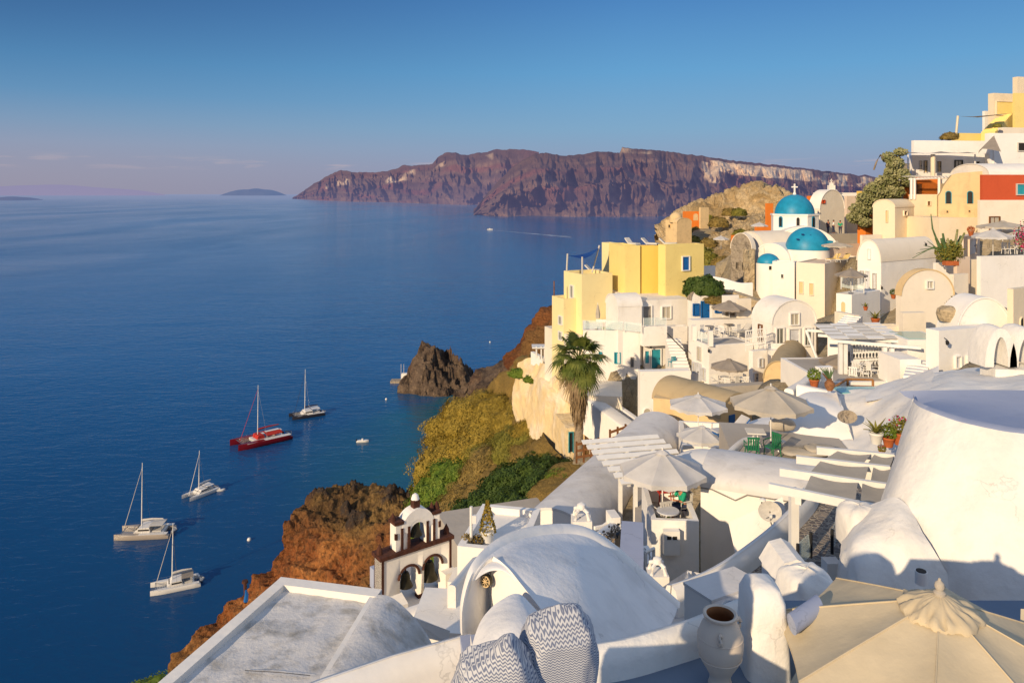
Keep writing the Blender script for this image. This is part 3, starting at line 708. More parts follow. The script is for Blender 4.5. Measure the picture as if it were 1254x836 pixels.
base=mixc(nt,ramp(nt,n2,.35,.65),(.004,.066,.20),(.009,.10,.28)); _s=nt.nodes.new('ShaderNodeSeparateXYZ'); nt.links.new(p,_s.inputs[0]); base=mixc(nt,ramp(nt,_s.outputs[1],120,420,.62,0),base,(.001,.016,.052))
def prod(a,bb):
    q=nt.nodes.new('ShaderNodeMath'); q.operation='MULTIPLY'; nt.links.new(a,q.inputs[0]); nt.links.new(bb,q.inputs[1]); return q.outputs[0]
t1=prod(ramp(nt,g.outputs['Value'],18,75,.95,0),ramp(nt,n,.3,.6,.4,1)); t2=prod(ramp(nt,g2.outputs['Value'],14,55,.8,0),ramp(nt,n,.35,.6,.2,1))
base=mixc(nt,t1,base,(.010,.10,.12)); base=mixc(nt,t2,base,(.008,.11,.13))
nt.links.new(base,b.inputs['Base Color'])
w1=noi(nt,pos(nt,(.16,.35,1)),1,3,.55,.6); w2=noi(nt,pos(nt,(.05,.09,1)),1,4,.6,.8); w3=noi(nt,pos(nt,(.010,.016,1)),1,3,.5,.5)
pv=bump(nt,b,w1,.55,.5); pv=bump(nt,b,w2,.4,1.0,pv); bump(nt,b,w3,.3,3.0,pv)
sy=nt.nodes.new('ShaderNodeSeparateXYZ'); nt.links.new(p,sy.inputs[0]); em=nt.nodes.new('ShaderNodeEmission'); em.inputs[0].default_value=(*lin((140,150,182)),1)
xx=nt.nodes.new('ShaderNodeMixShader'); hz1=ramp(nt,sy.outputs[1],1500,14000,.0,.66); hz2=ramp(nt,sy.outputs[1],13000,50000,0,.33); ad=nt.nodes.new('ShaderNodeMath'); ad.operation='ADD'; nt.links.new(hz1,ad.inputs[0]); nt.links.new(hz2,ad.inputs[1])  # distance haze painted over the water as emission, growing with range
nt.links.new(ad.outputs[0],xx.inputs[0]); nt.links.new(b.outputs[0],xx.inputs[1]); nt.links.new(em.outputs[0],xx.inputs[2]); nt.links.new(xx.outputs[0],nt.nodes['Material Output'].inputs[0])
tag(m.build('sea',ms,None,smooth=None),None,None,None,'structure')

# ---- far caldera cliffs -------------------------------------------------
def farcliff(name,cols,n,nr,depthadd,ribs,pale,seed,haze,kind='structure'):
    xs=[c[0] for c in cols]
    def itp(px,i):
        for a,bq in zip(cols,cols[1:]):
            if a[0]<=px<=bq[0]: t=(px-a[0])/(bq[0]-a[0]); t=t*t*(3-2*t) if False else t; return a[i]+(bq[i]-a[i])*t
        return cols[-1][i]
    m=MB(); cl=m.bm.verts.layers.float_color.new('Col'); V=[]
    for j in range(nr+3):
        row=[]
        for i in range(n):
            px=xs[0]+(xs[-1]-xs[0])*i/(n-1); pr=itp(px,1)+1.6*noise.fractal(Vector((px*.09,seed,0)),1,2,4); pb=itp(px,2)
            Yb=CZ*F/(pb-HY); Yr=Yb+depthadd*min(1,max(.05,(pb-pr)/40)); zr=CZ+(HY-pr)*Yr/F
            v=min(1,j/nr); X=(px-PX0)*Yb/F
            # ribs: spurs and gullies running down the face
            q=Vector((X*ribs+.5*v,v*.75,seed)); rb=1-abs(noise.fractal(q,.8,2.1,5)); rb2=1-abs(noise.fractal(Vector((X*ribs*3.4,v*.9,seed+5)),.8,2.1,4))
            env=math.sin(math.pi*min(1,v*.92+.08))**.7
            Y=Yb+(Yr-Yb)*(v**.85)-(rb-.62)*depthadd*.85*env-(rb2-.6)*depthadd*.26*env
            prof=v**1.12 if v<.75 else (.75**1.12+(v-.75)/.25*(1-.75**1.12))
            z=zr*prof+env*zr*.05*noise.fractal(Vector((X*.004,v*6,seed)),1,2,4)
            if j==nr+1: Y+=depthadd*1.0; z=zr*.97
            if j==nr+2: Y+=depthadd*3; z=-5
            if j==0: z=-4
            vv=m.bm.verts.new(((px-PX0)*Y/F,Y,z)); row.append(vv)
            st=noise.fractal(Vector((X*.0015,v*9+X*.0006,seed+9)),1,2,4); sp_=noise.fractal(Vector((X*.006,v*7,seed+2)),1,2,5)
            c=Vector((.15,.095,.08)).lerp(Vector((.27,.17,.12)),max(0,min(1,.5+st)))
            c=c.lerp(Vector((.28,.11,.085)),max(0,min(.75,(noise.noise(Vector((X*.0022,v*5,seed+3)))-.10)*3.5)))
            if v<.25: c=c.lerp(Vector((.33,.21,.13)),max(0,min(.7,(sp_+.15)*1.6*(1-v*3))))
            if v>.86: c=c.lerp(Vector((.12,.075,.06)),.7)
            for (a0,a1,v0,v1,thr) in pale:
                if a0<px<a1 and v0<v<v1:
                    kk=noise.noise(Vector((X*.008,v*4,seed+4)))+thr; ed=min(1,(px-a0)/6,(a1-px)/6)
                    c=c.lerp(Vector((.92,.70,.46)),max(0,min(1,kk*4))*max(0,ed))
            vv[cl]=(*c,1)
        V.append(row)
    for a,bq in zip(V,V[1:]):
        for k in range(n-1): m.bm.faces.new((a[k],a[k+1],bq[k+1],bq[k]))
    mt,nt,b=newmat(name+'_rock'); at=nt.nodes.new('ShaderNodeVertexColor'); at.layer_name='Col'
    c=mixc(nt,ramp(nt,noi(nt,pos(nt),.012,8,.65),.35,.65,0,.5),at.outputs[0],(.08,.05,.05)); nt.links.new(c,b.inputs['Base Color']); b.inputs['Roughness'].default_value=1; b.inputs['Specular IOR Level'].default_value=0
    bump(nt,b,noi(nt,pos(nt,(1,1,.45)),.02,8,.65),1,16)
    # aerial haze painted onto the rock as emission, thicker near the sea
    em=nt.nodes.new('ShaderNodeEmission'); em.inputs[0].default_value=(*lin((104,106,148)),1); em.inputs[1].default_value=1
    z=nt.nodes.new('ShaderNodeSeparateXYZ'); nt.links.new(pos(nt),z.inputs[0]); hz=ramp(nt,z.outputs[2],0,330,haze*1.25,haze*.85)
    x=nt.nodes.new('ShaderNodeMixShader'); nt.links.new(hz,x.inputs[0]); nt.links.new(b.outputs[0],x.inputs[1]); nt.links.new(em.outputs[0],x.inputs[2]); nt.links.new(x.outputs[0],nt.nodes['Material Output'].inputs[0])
    return tag(m.build(name,mt,None,smooth=180),None,None,None,kind)
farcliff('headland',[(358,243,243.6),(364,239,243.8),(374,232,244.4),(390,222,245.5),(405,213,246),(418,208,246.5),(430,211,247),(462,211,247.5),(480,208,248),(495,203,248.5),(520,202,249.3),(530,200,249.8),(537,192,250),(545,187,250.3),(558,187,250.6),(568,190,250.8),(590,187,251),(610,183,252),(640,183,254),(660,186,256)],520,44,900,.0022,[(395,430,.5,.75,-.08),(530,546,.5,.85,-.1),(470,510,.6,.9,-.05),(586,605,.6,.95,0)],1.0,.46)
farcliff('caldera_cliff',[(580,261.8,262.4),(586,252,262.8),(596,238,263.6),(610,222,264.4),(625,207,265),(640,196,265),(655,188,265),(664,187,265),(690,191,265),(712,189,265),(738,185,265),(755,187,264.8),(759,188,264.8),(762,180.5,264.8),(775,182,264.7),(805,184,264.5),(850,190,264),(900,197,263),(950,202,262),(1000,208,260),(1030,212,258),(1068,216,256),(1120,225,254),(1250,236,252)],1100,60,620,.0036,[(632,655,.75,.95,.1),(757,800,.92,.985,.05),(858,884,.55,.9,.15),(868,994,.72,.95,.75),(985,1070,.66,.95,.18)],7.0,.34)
# faint islands on the horizon
def isle(name,x0,x1,yb,hpx,seed,col,hz):
    Y=CZ*F/(yb-HY) if yb>HY+1 else 30000; m=MB(); rows=[]
    for j in range(9):
        r=[]
        for i in range(60):
            t=i/59; px=x0+(x1-x0)*t; env=(math.sin(math.pi*min(max(t,.0),1))**.45)*(1+.25*noise.noise(Vector((t*4,seed,0)))); v=j/8
            r.append(Vector(((px-PX0)*Y/F,Y+v*Y*.08,-5+env*hpx*Y/F*math.sin(v*math.pi)**.5)))
        rows.append(r)
    m.grid(rows); mt,nt,b=newmat(name+'_haze'); nt.links.new(mixc(nt,ramp(nt,noi(nt,pos(nt),.002,6),.35,.65),(.12,.1,.1),(.2,.17,.15)),b.inputs['Base Color'])
    em=nt.nodes.new('ShaderNodeEmission'); em.inputs[0].default_value=(*lin(col),1); x=nt.nodes.new('ShaderNodeMixShader'); x.inputs[0].default_value=hz  # horizon haze painted over the island as an even emission
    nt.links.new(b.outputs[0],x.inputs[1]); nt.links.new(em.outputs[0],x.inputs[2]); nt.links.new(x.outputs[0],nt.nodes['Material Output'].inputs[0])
    tag(m.build(name,mt,None,smooth=180),None,None,None,'structure')
isle('island',-160,172,239.5,13,1.0,(148,144,178),.93); isle('island',268,330,239.6,9,3.0,(104,122,162),.85); isle('island',-30,12,245.5,5,5.0,(104,118,158),.8)

# ---- near headland, slopes, rocks ---------------------------------------
def sheet(name,rows,nu,nv,mat,amp,freq,label=None,cat=None,kind='structure',ridged=False,seed=0,smooth=180,amp2=0):
    m=MB(); m.grid(loft(rows,nu,nv,amp,freq,ridged,seed,False,amp2)); o=m.build(name,mat,None,smooth=smooth)
    return tag(o,label,cat,None,kind)
hd=[[Zp(395,165,-3),Zp(450,165,-3),Zp(500,160,-3),Zp(560,150,-3),Zp(620,140,20)],
    [Zp(384,134,25),Zp(430,136,25),Zp(500,134,25),Zp(560,125,30),Zp(620,118,40)],
    [(388,606,124),(432,599,124),(480,609,122),(515,612,118),(600,640,100)],
    [(354,638,113),(400,634,112),(455,645,108),(525,655,100),(600,670,92)],
    [(328,692,110),(392,668,108.5),(448,690,104),(520,700,97),(600,710,88)],
    [(262,752,107),(362,722,105),(430,730,100),(500,770,90),(600,770,82)],
    [(216,806,104),(300,785,101),(400,790,94),(480,830,84),(600,830,76)],
    [(120,905,100),(250,900,94),(380,880,88),(480,900,78),(600,900,70)],
    [Zp(60,96,6),Zp(250,88,18),Zp(380,80,24),Zp(480,70,30),Zp(600,60,38)]]
m=MB(); G=loft(hd,330,300,0); cl=m.bm.verts.layers.float_color.new('Col'); V=[]
for j,r in enumerate(G):
    row=[]
    for i,p in enumerate(r):
        h=noise.fractal(p*.16,.85,2.1,7); rg=1-abs(noise.fractal(p*.09+Vector((3,1,2)),.9,2.2,6))
        a=G[j][min(i+1,329)]-G[j][max(i-1,0)]; bq=G[min(j+1,299)][i]-G[max(j-1,0)][i]; nn=a.cross(bq).normalized(); nn=nn if nn.z>0 else -nn
        vfrac=j/299; face=max(0,min(1,(vfrac-.40)*9))*max(0,min(1,(190-i)/50))
        st2=noise.fractal(p*.75+Vector((5,5,5)),.8,2.1,5); q=p+nn*(h*1.1+(rg-.7)*1.1+st2*.75+(.5*math.sin(p.z*2.2+3*noise.noise(p*.3))*face))
        bl=max(0,noise.noise(p*.45+Vector((9,4,1)))-.25)*(1-face); q+=Z*bl*4.5
        v_=m.bm.verts.new(q); row.append(v_); k=max(0,min(1,.5+h))
        top=Vector((.13,.075,.032)).lerp(Vector((.27,.165,.06)),k).lerp(Vector((.055,.045,.04)),min(1,bl*12)); org=Vector((.28,.095,.032)).lerp(Vector((.58,.25,.08)),k)
        org=org.lerp(Vector((.16,.13,.05)),max(0,min(.8,(vfrac-.62)*3)))
        top=top.lerp(Vector((.30,.10,.035)),max(0,min(.8,noise.noise(p*.07)*2))); v_[cl]=(*top.lerp(org,face),1)
    V.append(row)
for a,bq in zip(V,V[1:]):
    for k in range(329): m.bm.faces.new((a[k],a[k+1],bq[k+1],bq[k]))
mt,nt,b=newmat('headland_ground'); at=nt.nodes.new('ShaderNodeVertexColor'); at.layer_name='Col'; p=pos(nt)
c=mixc(nt,ramp(nt,noi(nt,p,1.4,8,.65),.42,.62,0,.75),at.outputs[0],(.06,.035,.022)); c=mixc(nt,ramp(nt,noi(nt,p,4,5,.65),.55,.75,0,.6),c,(.45,.28,.12))
nt.links.new(c,b.inputs['Base Color']); b.inputs['Roughness'].default_value=.95; b.inputs['Specular IOR Level'].default_value=.1
bump(nt,b,noi(nt,p,1.8,8,.7),1,.6)
tag(m.build('cliff',mt,None,smooth=180),None,None,None,'structure')

def islet(name,px0,px1,pyb,peaks,mat,seed,label,depthk=.75,res=110):
    Y=CZ*F/(pyb-HY); x0=(px0-PX0)*Y/F; x1=(px1-PX0)*Y/F; wd=x1-x0; m=MB(); rows=[]
    cx=(x0+x1)/2; cy=Y+wd*depthk/2
    for j in range(res):
        r=[]
        for i in range(res):
            u=i/(res-1)*2.2-1.1; v=j/(res-1)*2.2-1.1; x=cx+u*wd/2; y=cy+v*wd*depthk/2
            q=Vector((x,y,0)); edge=1-(u*u+v*v)+.28*noise.fractal(q*.12+Vector((seed,0,0)),1,2,5)
            z=0
            for (pxx,hh,ww,vv) in peaks:
                dx=(x-(pxx-PX0)*Y/F)/ww; dy=(v-vv)*wd*depthk/2/ww; z=max(z,hh*max(0,1-math.sqrt(dx*dx+dy*dy)))
            rg=1-abs(noise.fractal(q*.17+Vector((0,seed,0)),.8,2.2,6)); rg2=noise.fractal(q*.5,.7,2,5)
            st_=round(z/3.2)*3.2; z=(z*.6+st_*.4)*(.5+.8*rg)+rg2*1.6+(rg-.5)*7; z=z if edge>.12 else z*.7
            r.append(Vector((x+1.2*noise.noise(q*.4),y,min(edge*22,z) if edge>0 else -2+edge)))
        rows.append(r)
    m.grid(rows); return solo(m,name,mat,label,'rock',smooth=180)
islet('rock_islet',482,585,485,[(520,22,15,.1),(512,19,11,-.2),(506,12,9,-.4),(562,9,11,.0),(544,14,12,.2),(575,5,8,.1)],'rock_dark',2.0,'jagged dark volcanic rock standing alone in the sea off the headland')
o=thing('stone_jetty','small stone landing with a white hut at the foot of the dark islet','jetty',onz(488,470,0))
pj=onz(489,469,0)
m=MB(); m.box(pj+Vector((0,2,.3)),(9,5,1.6)); m.bevel(.2); m.build('quay','stone',o)
m=MB(); m.box(pj+Vector((2.2,3.5,2.6)),(3,2.6,3)); m.bevel(.1); m.build('hut','white',o)
for k in range(2): m=MB(); m.tube([pj+Vector((.5+k*1.4,2.5,1)),pj+Vector((.5+k*1.4,2.5,9))],.09,5); m.build('mast','whitepaint',o)
# promontory below the yellow house
sheet('promontory',[[Zp(548,330,-3),Zp(600,345,-3),Zp(645,360,-3),Zp(700,370,-3),Zp(760,370,-3)],
   [(560,470,318),(600,448,330),(640,426,335),(664,412,330),(730,400,320)],
   [(552,492,312),(590,468,312),(630,445,305),(665,425,300),(730,430,290)],
   [(545,517,304),(575,505,290),(610,495,270),(650,480,250),(730,470,240)],
   [(560,528,290),(585,530,270),(620,530,240),(660,520,200),(730,520,190)],
   [(560,560,262),(600,580,220),(640,580,180),(680,560,140),(730,560,130)]],130,110,'rock_dark',7,.045,seed=4,amp2=3)
# bigger brown rock just left of the yellow house
sheet('rock_outcrop',[[Zp(640,150,30),Zp(660,150,30),Zp(690,150,30)],[(628,448,140),(652,412,140),(700,395,135)],[(630,458,125),(655,440,115),(700,440,105)],[(620,500,120),(650,500,105),(700,500,95)]],50,50,'rock_orange',3,.12,seed=6)
# scrub slope
sheet('slope',[[Zp(470,210,-3),Zp(520,215,-3),Zp(575,220,-3),Zp(640,200,0),Zp(700,180,20)],
   [(508,596,150),(530,566,140),(565,528,130),(615,478,118),(660,455,100)],
   [(506,625,118),(530,592,116),(560,552,112),(612,500,102),(655,490,88)],
   [(500,665,96),(540,625,92),(580,590,86),(630,548,80),(668,535,72)],
   [(505,700,80),(555,660,75),(610,620,68),(655,590,63),(690,560,62)],
   [(520,730,66),(580,680,60),(630,650,56),(690,610,54),(712,575,58)],
   [(540,760,52),(600,720,48),(680,680,46),(740,640,46),(760,600,52)]],120,120,'slope',1.8,.11,seed=3,amp2=1.5)
# castle hill
sheet('castle_hill',[[Zp(800,330,-3),Zp(860,340,-3),Zp(930,340,0),Zp(1000,320,20),Zp(1100,300,40)],
   [(802,300,215),(840,280,212),(905,262,205),(950,256,195),(1010,278,185),(1100,290,170)],
   [(808,318,180),(845,294,178),(885,276,178),(925,266,175),(980,272,165),(1100,290,150)],
   [(815,350,140),(860,325,142),(900,300,142),(940,290,138),(990,285,130),(1100,290,120)],
   [(830,385,112),(870,360,112),(905,345,112),(950,340,110),(1000,340,105),(1100,340,100)],
   [(830,430,92),(870,400,92),(905,390,92),(950,385,92),(1000,385,92),(1100,380,90)]],300,260,'rock_tan',2.0,.19,seed=9,ridged=True,amp2=.6)
for k,(px,py,d,s) in enumerate([(893,262,176,1.8),(868,270,184,1.9),(852,285,172,1.8),(845,300,165,2.8),(880,275,165,2.2),(908,290,150,2.0),(925,292,146,2.2),(870,330,128,2.6),(885,326,126,2.1),(857,318,130,3.0),(868,300,150,1.8),(905,262,170,1.8)]):
    inst('bushC%d'%(k%2),mk_bush(['leafbrown','leafolive'][k%2],21+k%2,1400,.13),W(px,py,d),k,'dry shrub on the tan castle hill, '+['on the crest with sky side people','on the left crest above the ruin','halfway down beside the ruin','low beside the ruined chapel','centre of the bare slope','left of the orange chairs','just left of the orange house','biggest green one behind the yellow house','second green one behind the yellow house','darkest one over the yellow roof','small one above the yellow roof','small one under the crest'][k],'shrub','shrubs on the castle hill',scale=s)
# ================================================================== THE VILLAGE
def put(h,px,py,z): return onz(px,py,z)
# ---- yellow building ------------------------------------------------------
WB=('whitepaint','blue')
y1=H('tall pale yellow house at the cliff edge with small square windows and a roof terrace',712.5,336,72,23,690.5,750,440,'yellowlt','yellow',name='yellow_house',par=.9,ops=[('l',701,357,3.4,14,'win','whitepaint','glass'),('l',701,391,3.4,14,'win','whitepaint','glass')],extra=6,flatroof='floor')
y0=H('lowest terrace block of the yellow house, seen end on above the sea',690.4,366,72.5,23,676,712,440,'yellowlt',name='yellow_house',par=.4,ops=[('l',687,392,3.6,9,'win','whitepaint','glass'),('l',687,411,3.6,9,'win','whitepaint','glass')],extra=8,flatroof='floor')
y00=H('cream buttress block under the yellow house above the rocks',700,412,71,23,667,716,470,'cream2',par=0,name='buttress',cat='building',extra=8)
y2=H('upper yellow block with a stair nook and a blue bottle shaped niche',766,301,72.3,14,746,784,362,'yellow',name='yellow_house',par=.5,flatroof='floor',extra=3)
y3=H('deep golden recessed wall section of the yellow building',784.5,301,72.9,8,780,806,365,'gold',name='yellow_house',par=.5,flatroof='floor',extra=3)  # deeper gold carries the recess's richer tone and shade in its colour
y4=H('rightmost yellow block with one blue shuttered window framed in white',815,300,71,22,806,862,364,'yellow',name='yellow_house',par=.5,flatroof='white2',ops=[('r',839.5,322.5,8,16,'win','whitepaint','blue')],extra=3)
y5=H('yellow stair wing with white edges between the roof terraces',757,299,76,23,737,768,350,'yellowlt',name='yellow_house',par=.6,flatroof='floor',ops=[('r',760.5,326,4,14,'archdoor','yellow','blue')],extra=3)
# blue shade sail with its poles
o=thing('shade_sail','blue triangular shade sail on poles over the yellow roof terrace','shade sail',W(713,336,73))
A=W(695,313,74);B_=W(713,317,72.6);C_=W(734,303,76)
m=MB(); m.grid([[A.lerp(C_,t)-Z*.25*math.sin(math.pi*t) for t in [k/8 for k in range(9)]],[B_.lerp(C_,t)-Z*.25*math.sin(math.pi*t) for t in [k/8 for k in range(9)]]]); m.build('sail','tarp',o)
for nm,(a,bb) in {'p1':(A,W(694,331,74)),'p2':(B_,W(713,338,72.6)),'p3':(C_,W(725,334,75.5))}.items():
    m=MB(); m.tube([a+Z*.2,bb],.09,6); m.build('pole','wicker',o)
inst('lounge_y',mk_lounger('whitepaint','wicker'),onz(727,334,y1.z1-.85),R(60),'white sun lounger on the yellow roof terrace beside the blue sail','lounger')
for k in range(3): inst('lounge_y',None,onz(775+22*k,296.5,y4.z1+.0)-Z*.45,R(30+20*k),'white lounger on the top yellow roof, '+['leftmost','middle','rightmost'][k]+' of the three','lounger','loungers on the top yellow roof')
# small pole on lower terrace
o=thing('lamp_post','slim bare pole on the lowest yellow terrace','pole',W(678.5,362,73)); m=MB(); m.tube([W(678.5,362,73),W(678.5,344,73)],.07,6); m.build('pole','wood',o)
# ---- white houses under it ------------------------------------------------
w1=H('white flat roofed house below the yellow building with a grey door and one wide window',786,368,68,16,742,845,404,'white',par=0,ops=[('r',792,387,10,24,'door','white2','greydoor'),('r',815.5,382.5,10,14,'win','white2','curtain')],flatroof='white',extra=3,bev=.15)
w1b=H('white rounded house end with a low domed roof beside the folded parasol',757,376,66.5,16,742,786,408,'white',vault='v',rise=1.0,roofm='white',extra=3)
w2=H('small white vault with a rough stone roof, blue door and blue shuttered window',846,368,67,8,842,873,392,'rough',vault='u',rise=1.25,roofm='stone',ops=[('r',852,379,6,13,'win','blue','blue'),('r',863.5,380,9,21,'door','blue','blue')],extra=2)
w2b=H('low white wall section with one bright blue shutter',872,370,66,10,869,886,392,'white',par=0,ops=[('r',879,377,6,10,'win','blue','blue')],extra=2,name='white_hut')
inst('cumb',mk_umbrella('beige',closed=True),onz(732,404,W(732,404,68.5).z),0,'folded cream parasol standing in front of the yellow wall','parasol')
pt=H('white pool terrace house with glass railing, turquoise window and palm shadow',787,411,65,-35,714,800,505,'white',par=.3,ops=[('l',756,438,6,12,'win','turq','turq'),('l',774,443,3,11,'win','greydoor','greydoor'),('l',767,499,8,14,'win','wicker','curtain')],extra=4,flatroof='white2',depthR=6) if False else H('white pool terrace house with glass railing, turquoise window and palm shadow',714,404,67,-6,700,784,505,'white',par=.25,ops=[('r',756,438,6,12,'win','turq','turq'),('r',774,443,3,11,'win','greydoor','greydoor'),('r',767,499,8,14,'win','wicker','curtain'),('r',735,436,3,10,'win','turq','turq')],extra=4,flatroof='white2',bev=.2,depthL=6)
o=thing('plunge_pool','small green plunge pool on the terrace under the yellow building','pool',onz(765,407,pt.z1-.2)); q=onz(765,407,pt.z1-.18)
m=MB(); m.box(q+Vector((0,1.2,.05)),(4.4,2.2,.12)); m.bevel(.05); m.build('rim','white2',o); m=MB(); m.box(q+Vector((0,1.2,.12)),(4.0,1.8,.03)); m.build('water','pool',o)
def rail(label,a,bb,ht=1.0,kind='glass',name='railing',n=None,mat='railglass',post='whitepaint',group=None,cross=False):
    a,bb=tov(a),tov(bb); d=(bb-a); L=d.length; dn=d.normalized(); side=dn.cross(Z).normalized(); o=thing(name,label,'railing',(a+bb)/2,group); n=n or max(1,round(L/1.5))
    for k in range(n+1): p=a+d*(k/n); m=MB(); m.tube([p,p+Z*ht],.035,6); m.build('post',post,o)
    if kind=='glass':
        for k in range(n):
            p=a+d*((k+.5)/n); m=MB(); m.box(p+Z*ht*.55,(L/n-.1,.02,ht*.85),(dn,side,Vector((0,0,1)) if abs(dn.z)<.01 else dn.cross(side).normalized()*-1)); m.build('glass_panel',mat,o)
    else:
        for t in ((.3,.62,1.0) if kind=='bars' else (1.0,.05)):
            m=MB(); m.tube([a+Z*ht*t,bb+Z*ht*t],.04,6); m.build('rail',post,o)
        if kind=='balusters' or cross:
            m=MB(); nn=int(L/.16)
            for k in range(nn):
                p=a+d*((k+.5)/nn); m.tube([p+Z*.05*ht,p+Z*ht],.018,5)
                if cross: m.tube([p+Z*ht*.1,p+dn*.16+Z*ht*.5,p+Z*ht*.95],.014,4); m.tube([p+dn*.16+Z*ht*.1,p+Z*ht*.5,p+dn*.16+Z*ht*.95],.014,4)
            m.build('balusters',post,o)
    return o
zt=pt.z1
rail('glass railing along the pool terrace above the palm shadow',onz(741,404,zt),onz(786,408,zt),.9)
rail('glass railing at the left corner of the pool terrace',onz(714,404,zt),onz(738,404,zt),.9)
w3=H('white house front with two turquoise doors at the bottom of the stairs',790,401,66.5,10,786,842,448,'white',par=.1,ops=[('r',792,437,5,15,'win','white2','turq'),('r',803,439,11,23,'door','white2','turq'),('r',825,442,9,18,'door','white2','turq'),('r',790,416,3.6,7,'win','white2','blue')],extra=3,flatroof='white2')
w3b=H('white terrace block with a glass balustrade above the turquoise doors',787,400,65.6,10,784,817,424,'white2',par=.3,extra=0)
w3c=H('pale white wall behind the stairs beside the turquoise doors',818,399,69,10,812,850,462,'white2',par=0,extra=3)
rail('glass balustrade on the white block over the turquoise doors',W(788,400,65.5),W(816,399,66.3),.8)
def stairs(label,a,bb,wid,n,mat='white',cat='stairs',dark=False,group=None,down=3):
    """a bottom centre, bb top centre (world)"""
    a,bb=tov(a),tov(bb); d=bb-a; f=Vector((d.x,d.y,0)); L=f.length; f.normalize(); s=Vector((f.y,-f.x,0)); m=MB()
    for k in range(n):
        z=a.z+d.z*(k+1)/n; x0=L*k/n; c=Vector((a.x,a.y,0))+f*(x0+L/n/2); zb=a.z-down; m.box(Vector((c.x,c.y,(z+zb)/2)),(L/n+.002*(k%2),wid+.003*(k%3),z-zb),(f,s,Z))
    return solo(m,'stairs',mat,label,cat,group,smooth=None)
stairs('white steps rising behind the turquoise doors with a dark handrail',W(838,462,60),W(824,414,65),1.3,12)
o=thing('handrail','dark wavy handrail on the white steps by the turquoise doors','handrail',W(833,425,62.5)); m=MB(); m.tube([W(817,408,64),W(828,419,62.8),W(839,430,61.5)],.05,5); m.build('rail','black',o)
inst('chairT',mk_chair('turq'),W(823,449,62),R(200),'turquoise chair on the landing by the white stairs','chair')
w4=H('white terrace house with tables on its deck, left end wall lit and two pale doors',868.5,423,57,17,847,922,474,'white',par=.05,ops=[('l',857,433,3.2,15,'win','wicker','curtain'),('l',851,450,3,12,'win','paledoor','curtain'),('l',863,458,3,13,'win','paledoor','curtain'),('l',857,456,4,20,'door','paledoor','paledoor')],extra=3,flatroof='floor',bev=.08)
zt=w4.z1
for px,py,k in ((850,416,0),(870,423,1)):
    m=MB(); q=onz(px,py,zt); m.box(q+Z*.55,(.35,.35,1.2)); m.bevel(.04); solo(m,'gate_pillar','white','white square pillar at the '+('left' if k==0 else 'right')+' corner of the dining deck','pillar')
rail('glass rail on the lit end of the dining deck',onz(851,415,zt),onz(868,422,zt),.8)
for k,(px,py) in enumerate([(862,412),(878,410),(884,412),(902,410)]): inst('chairW',mk_chair('whitepaint'),onz(px,py,zt),R(60*k+30),'white chair on the dining deck, '+['nearest the glass rail','left of the pair by the pillar','right of the pair by the pillar','beside the folding lounger'][k],'chair','white chairs on the dining deck')
inst('tabD',mk_table('greydoor','black'),onz(869,410,zt),0,'dark round table on the dining deck behind the pillar','table')
inst('tabD',None,onz(892,407,zt),0,'dark round table under the grey parasol on the dining deck','table')
inst('ug',mk_umbrella('taupe',1.5),onz(904,412,zt)+Vector((0,2.5,.2)),.3,'grey parasol with a white pole over the dining deck','parasol')
inst('lg',mk_lounger('wicker','wicker'),onz(908,410,zt),R(-60),'tan lounger with raised back at the right of the dining deck','lounger')
w4b=H('white wall with stained plaster behind the dining deck',848,392,62,8,843,925,425,'white',par=0,extra=2,bev=.12)
rail('ornate white iron balcony railing beside the vaulted house',W(913,430,55.5),W(938,427,54.5),1.5,'bars',post='whitepaint',cross=True)
# front with small white houses below deck
w4c=H('narrow white house side with blue shutter under the iron balcony',922,430,55,20,917,940,478,'white2',par=0,extra=3,ops=[('r',931,444,4,10,'win','paledoor','curtain'),('r',925,463,4,12,'door','paledoor','paledoor')])
c1_=H('tall white vaulted house with grey framed windows, pale door and small holes in its roof',945,397,56,14,921,999.5,433,'white',vault='u',rise=1.75,roofm='white',ops=[('r',954.5,412,8,20,'win','whitepaint','glass'),('r',989,412,8,20,'win','whitepaint','glass'),('r',972,418,12,30,'door','whitepaint','paledoor'),('r',972.5,390.5,9.5,13,'win','whitepaint','curtain'),('l',932,408,3.4,20,'door','wood','paledoor')],extra=3)
o_=thing('bench','white bench and small table in front of the vaulted house windows','bench',W(955,432,55)); m=MB(); m.box(W(955,431,55),(1.6,.5,.4)); m.bevel(.05); m.build('seat','whitepaint',o_); m=MB(); m.box(W(955,431,55)+Vector((0,.25,.35)),(1.6,.08,.5)); m.build('backrest','whitepaint',o_)
lp=thing('leaning_pole','long pale pole leaning beside the vaulted house','pole',W(1003,446,50)); m=MB(); m.tube([W(1003,446,50),W(987,404,51)],.10,6); m.build('pole','whitepaint',lp)
# golden mini vault
d1=H('small golden tan vault with a smooth brown barrel roof',974,467,49,64,935,991,478,'tan',vault='v',rise=1.25,roofm='tanroof',extra=3)
# lower terrace with grey umbrella and white chairs
tz=W(895,474,52).z
s1=H('small paved courtyard below the dining deck wall',868,474,49,10,862,940,484,'floor',par=0,extra=3,name='courtyard',cat='terrace')
inst('ug',None,onz(893,476,tz)+Z*0,.1,'grey parasol over the white chairs in the courtyard','parasol',scale=.88)
for k,(px,py) in enumerate([(876,474),(884,477),(892,478),(900,476),(908,474),(914,478)]): inst('chairW',None,onz(px,py,tz),R(70*k),'white chair in the small courtyard, number %s from the left'%['one','two','three','four','five','six'][k],'chair','white chairs in the courtyard')
inst('tabW',mk_table('whitepaint','whitepaint'),onz(888,474,tz),0,'white table left of the courtyard parasol pole','table'); inst('tabW',None,onz(905,475,tz),0,'white table right of the courtyard parasol pole','table')
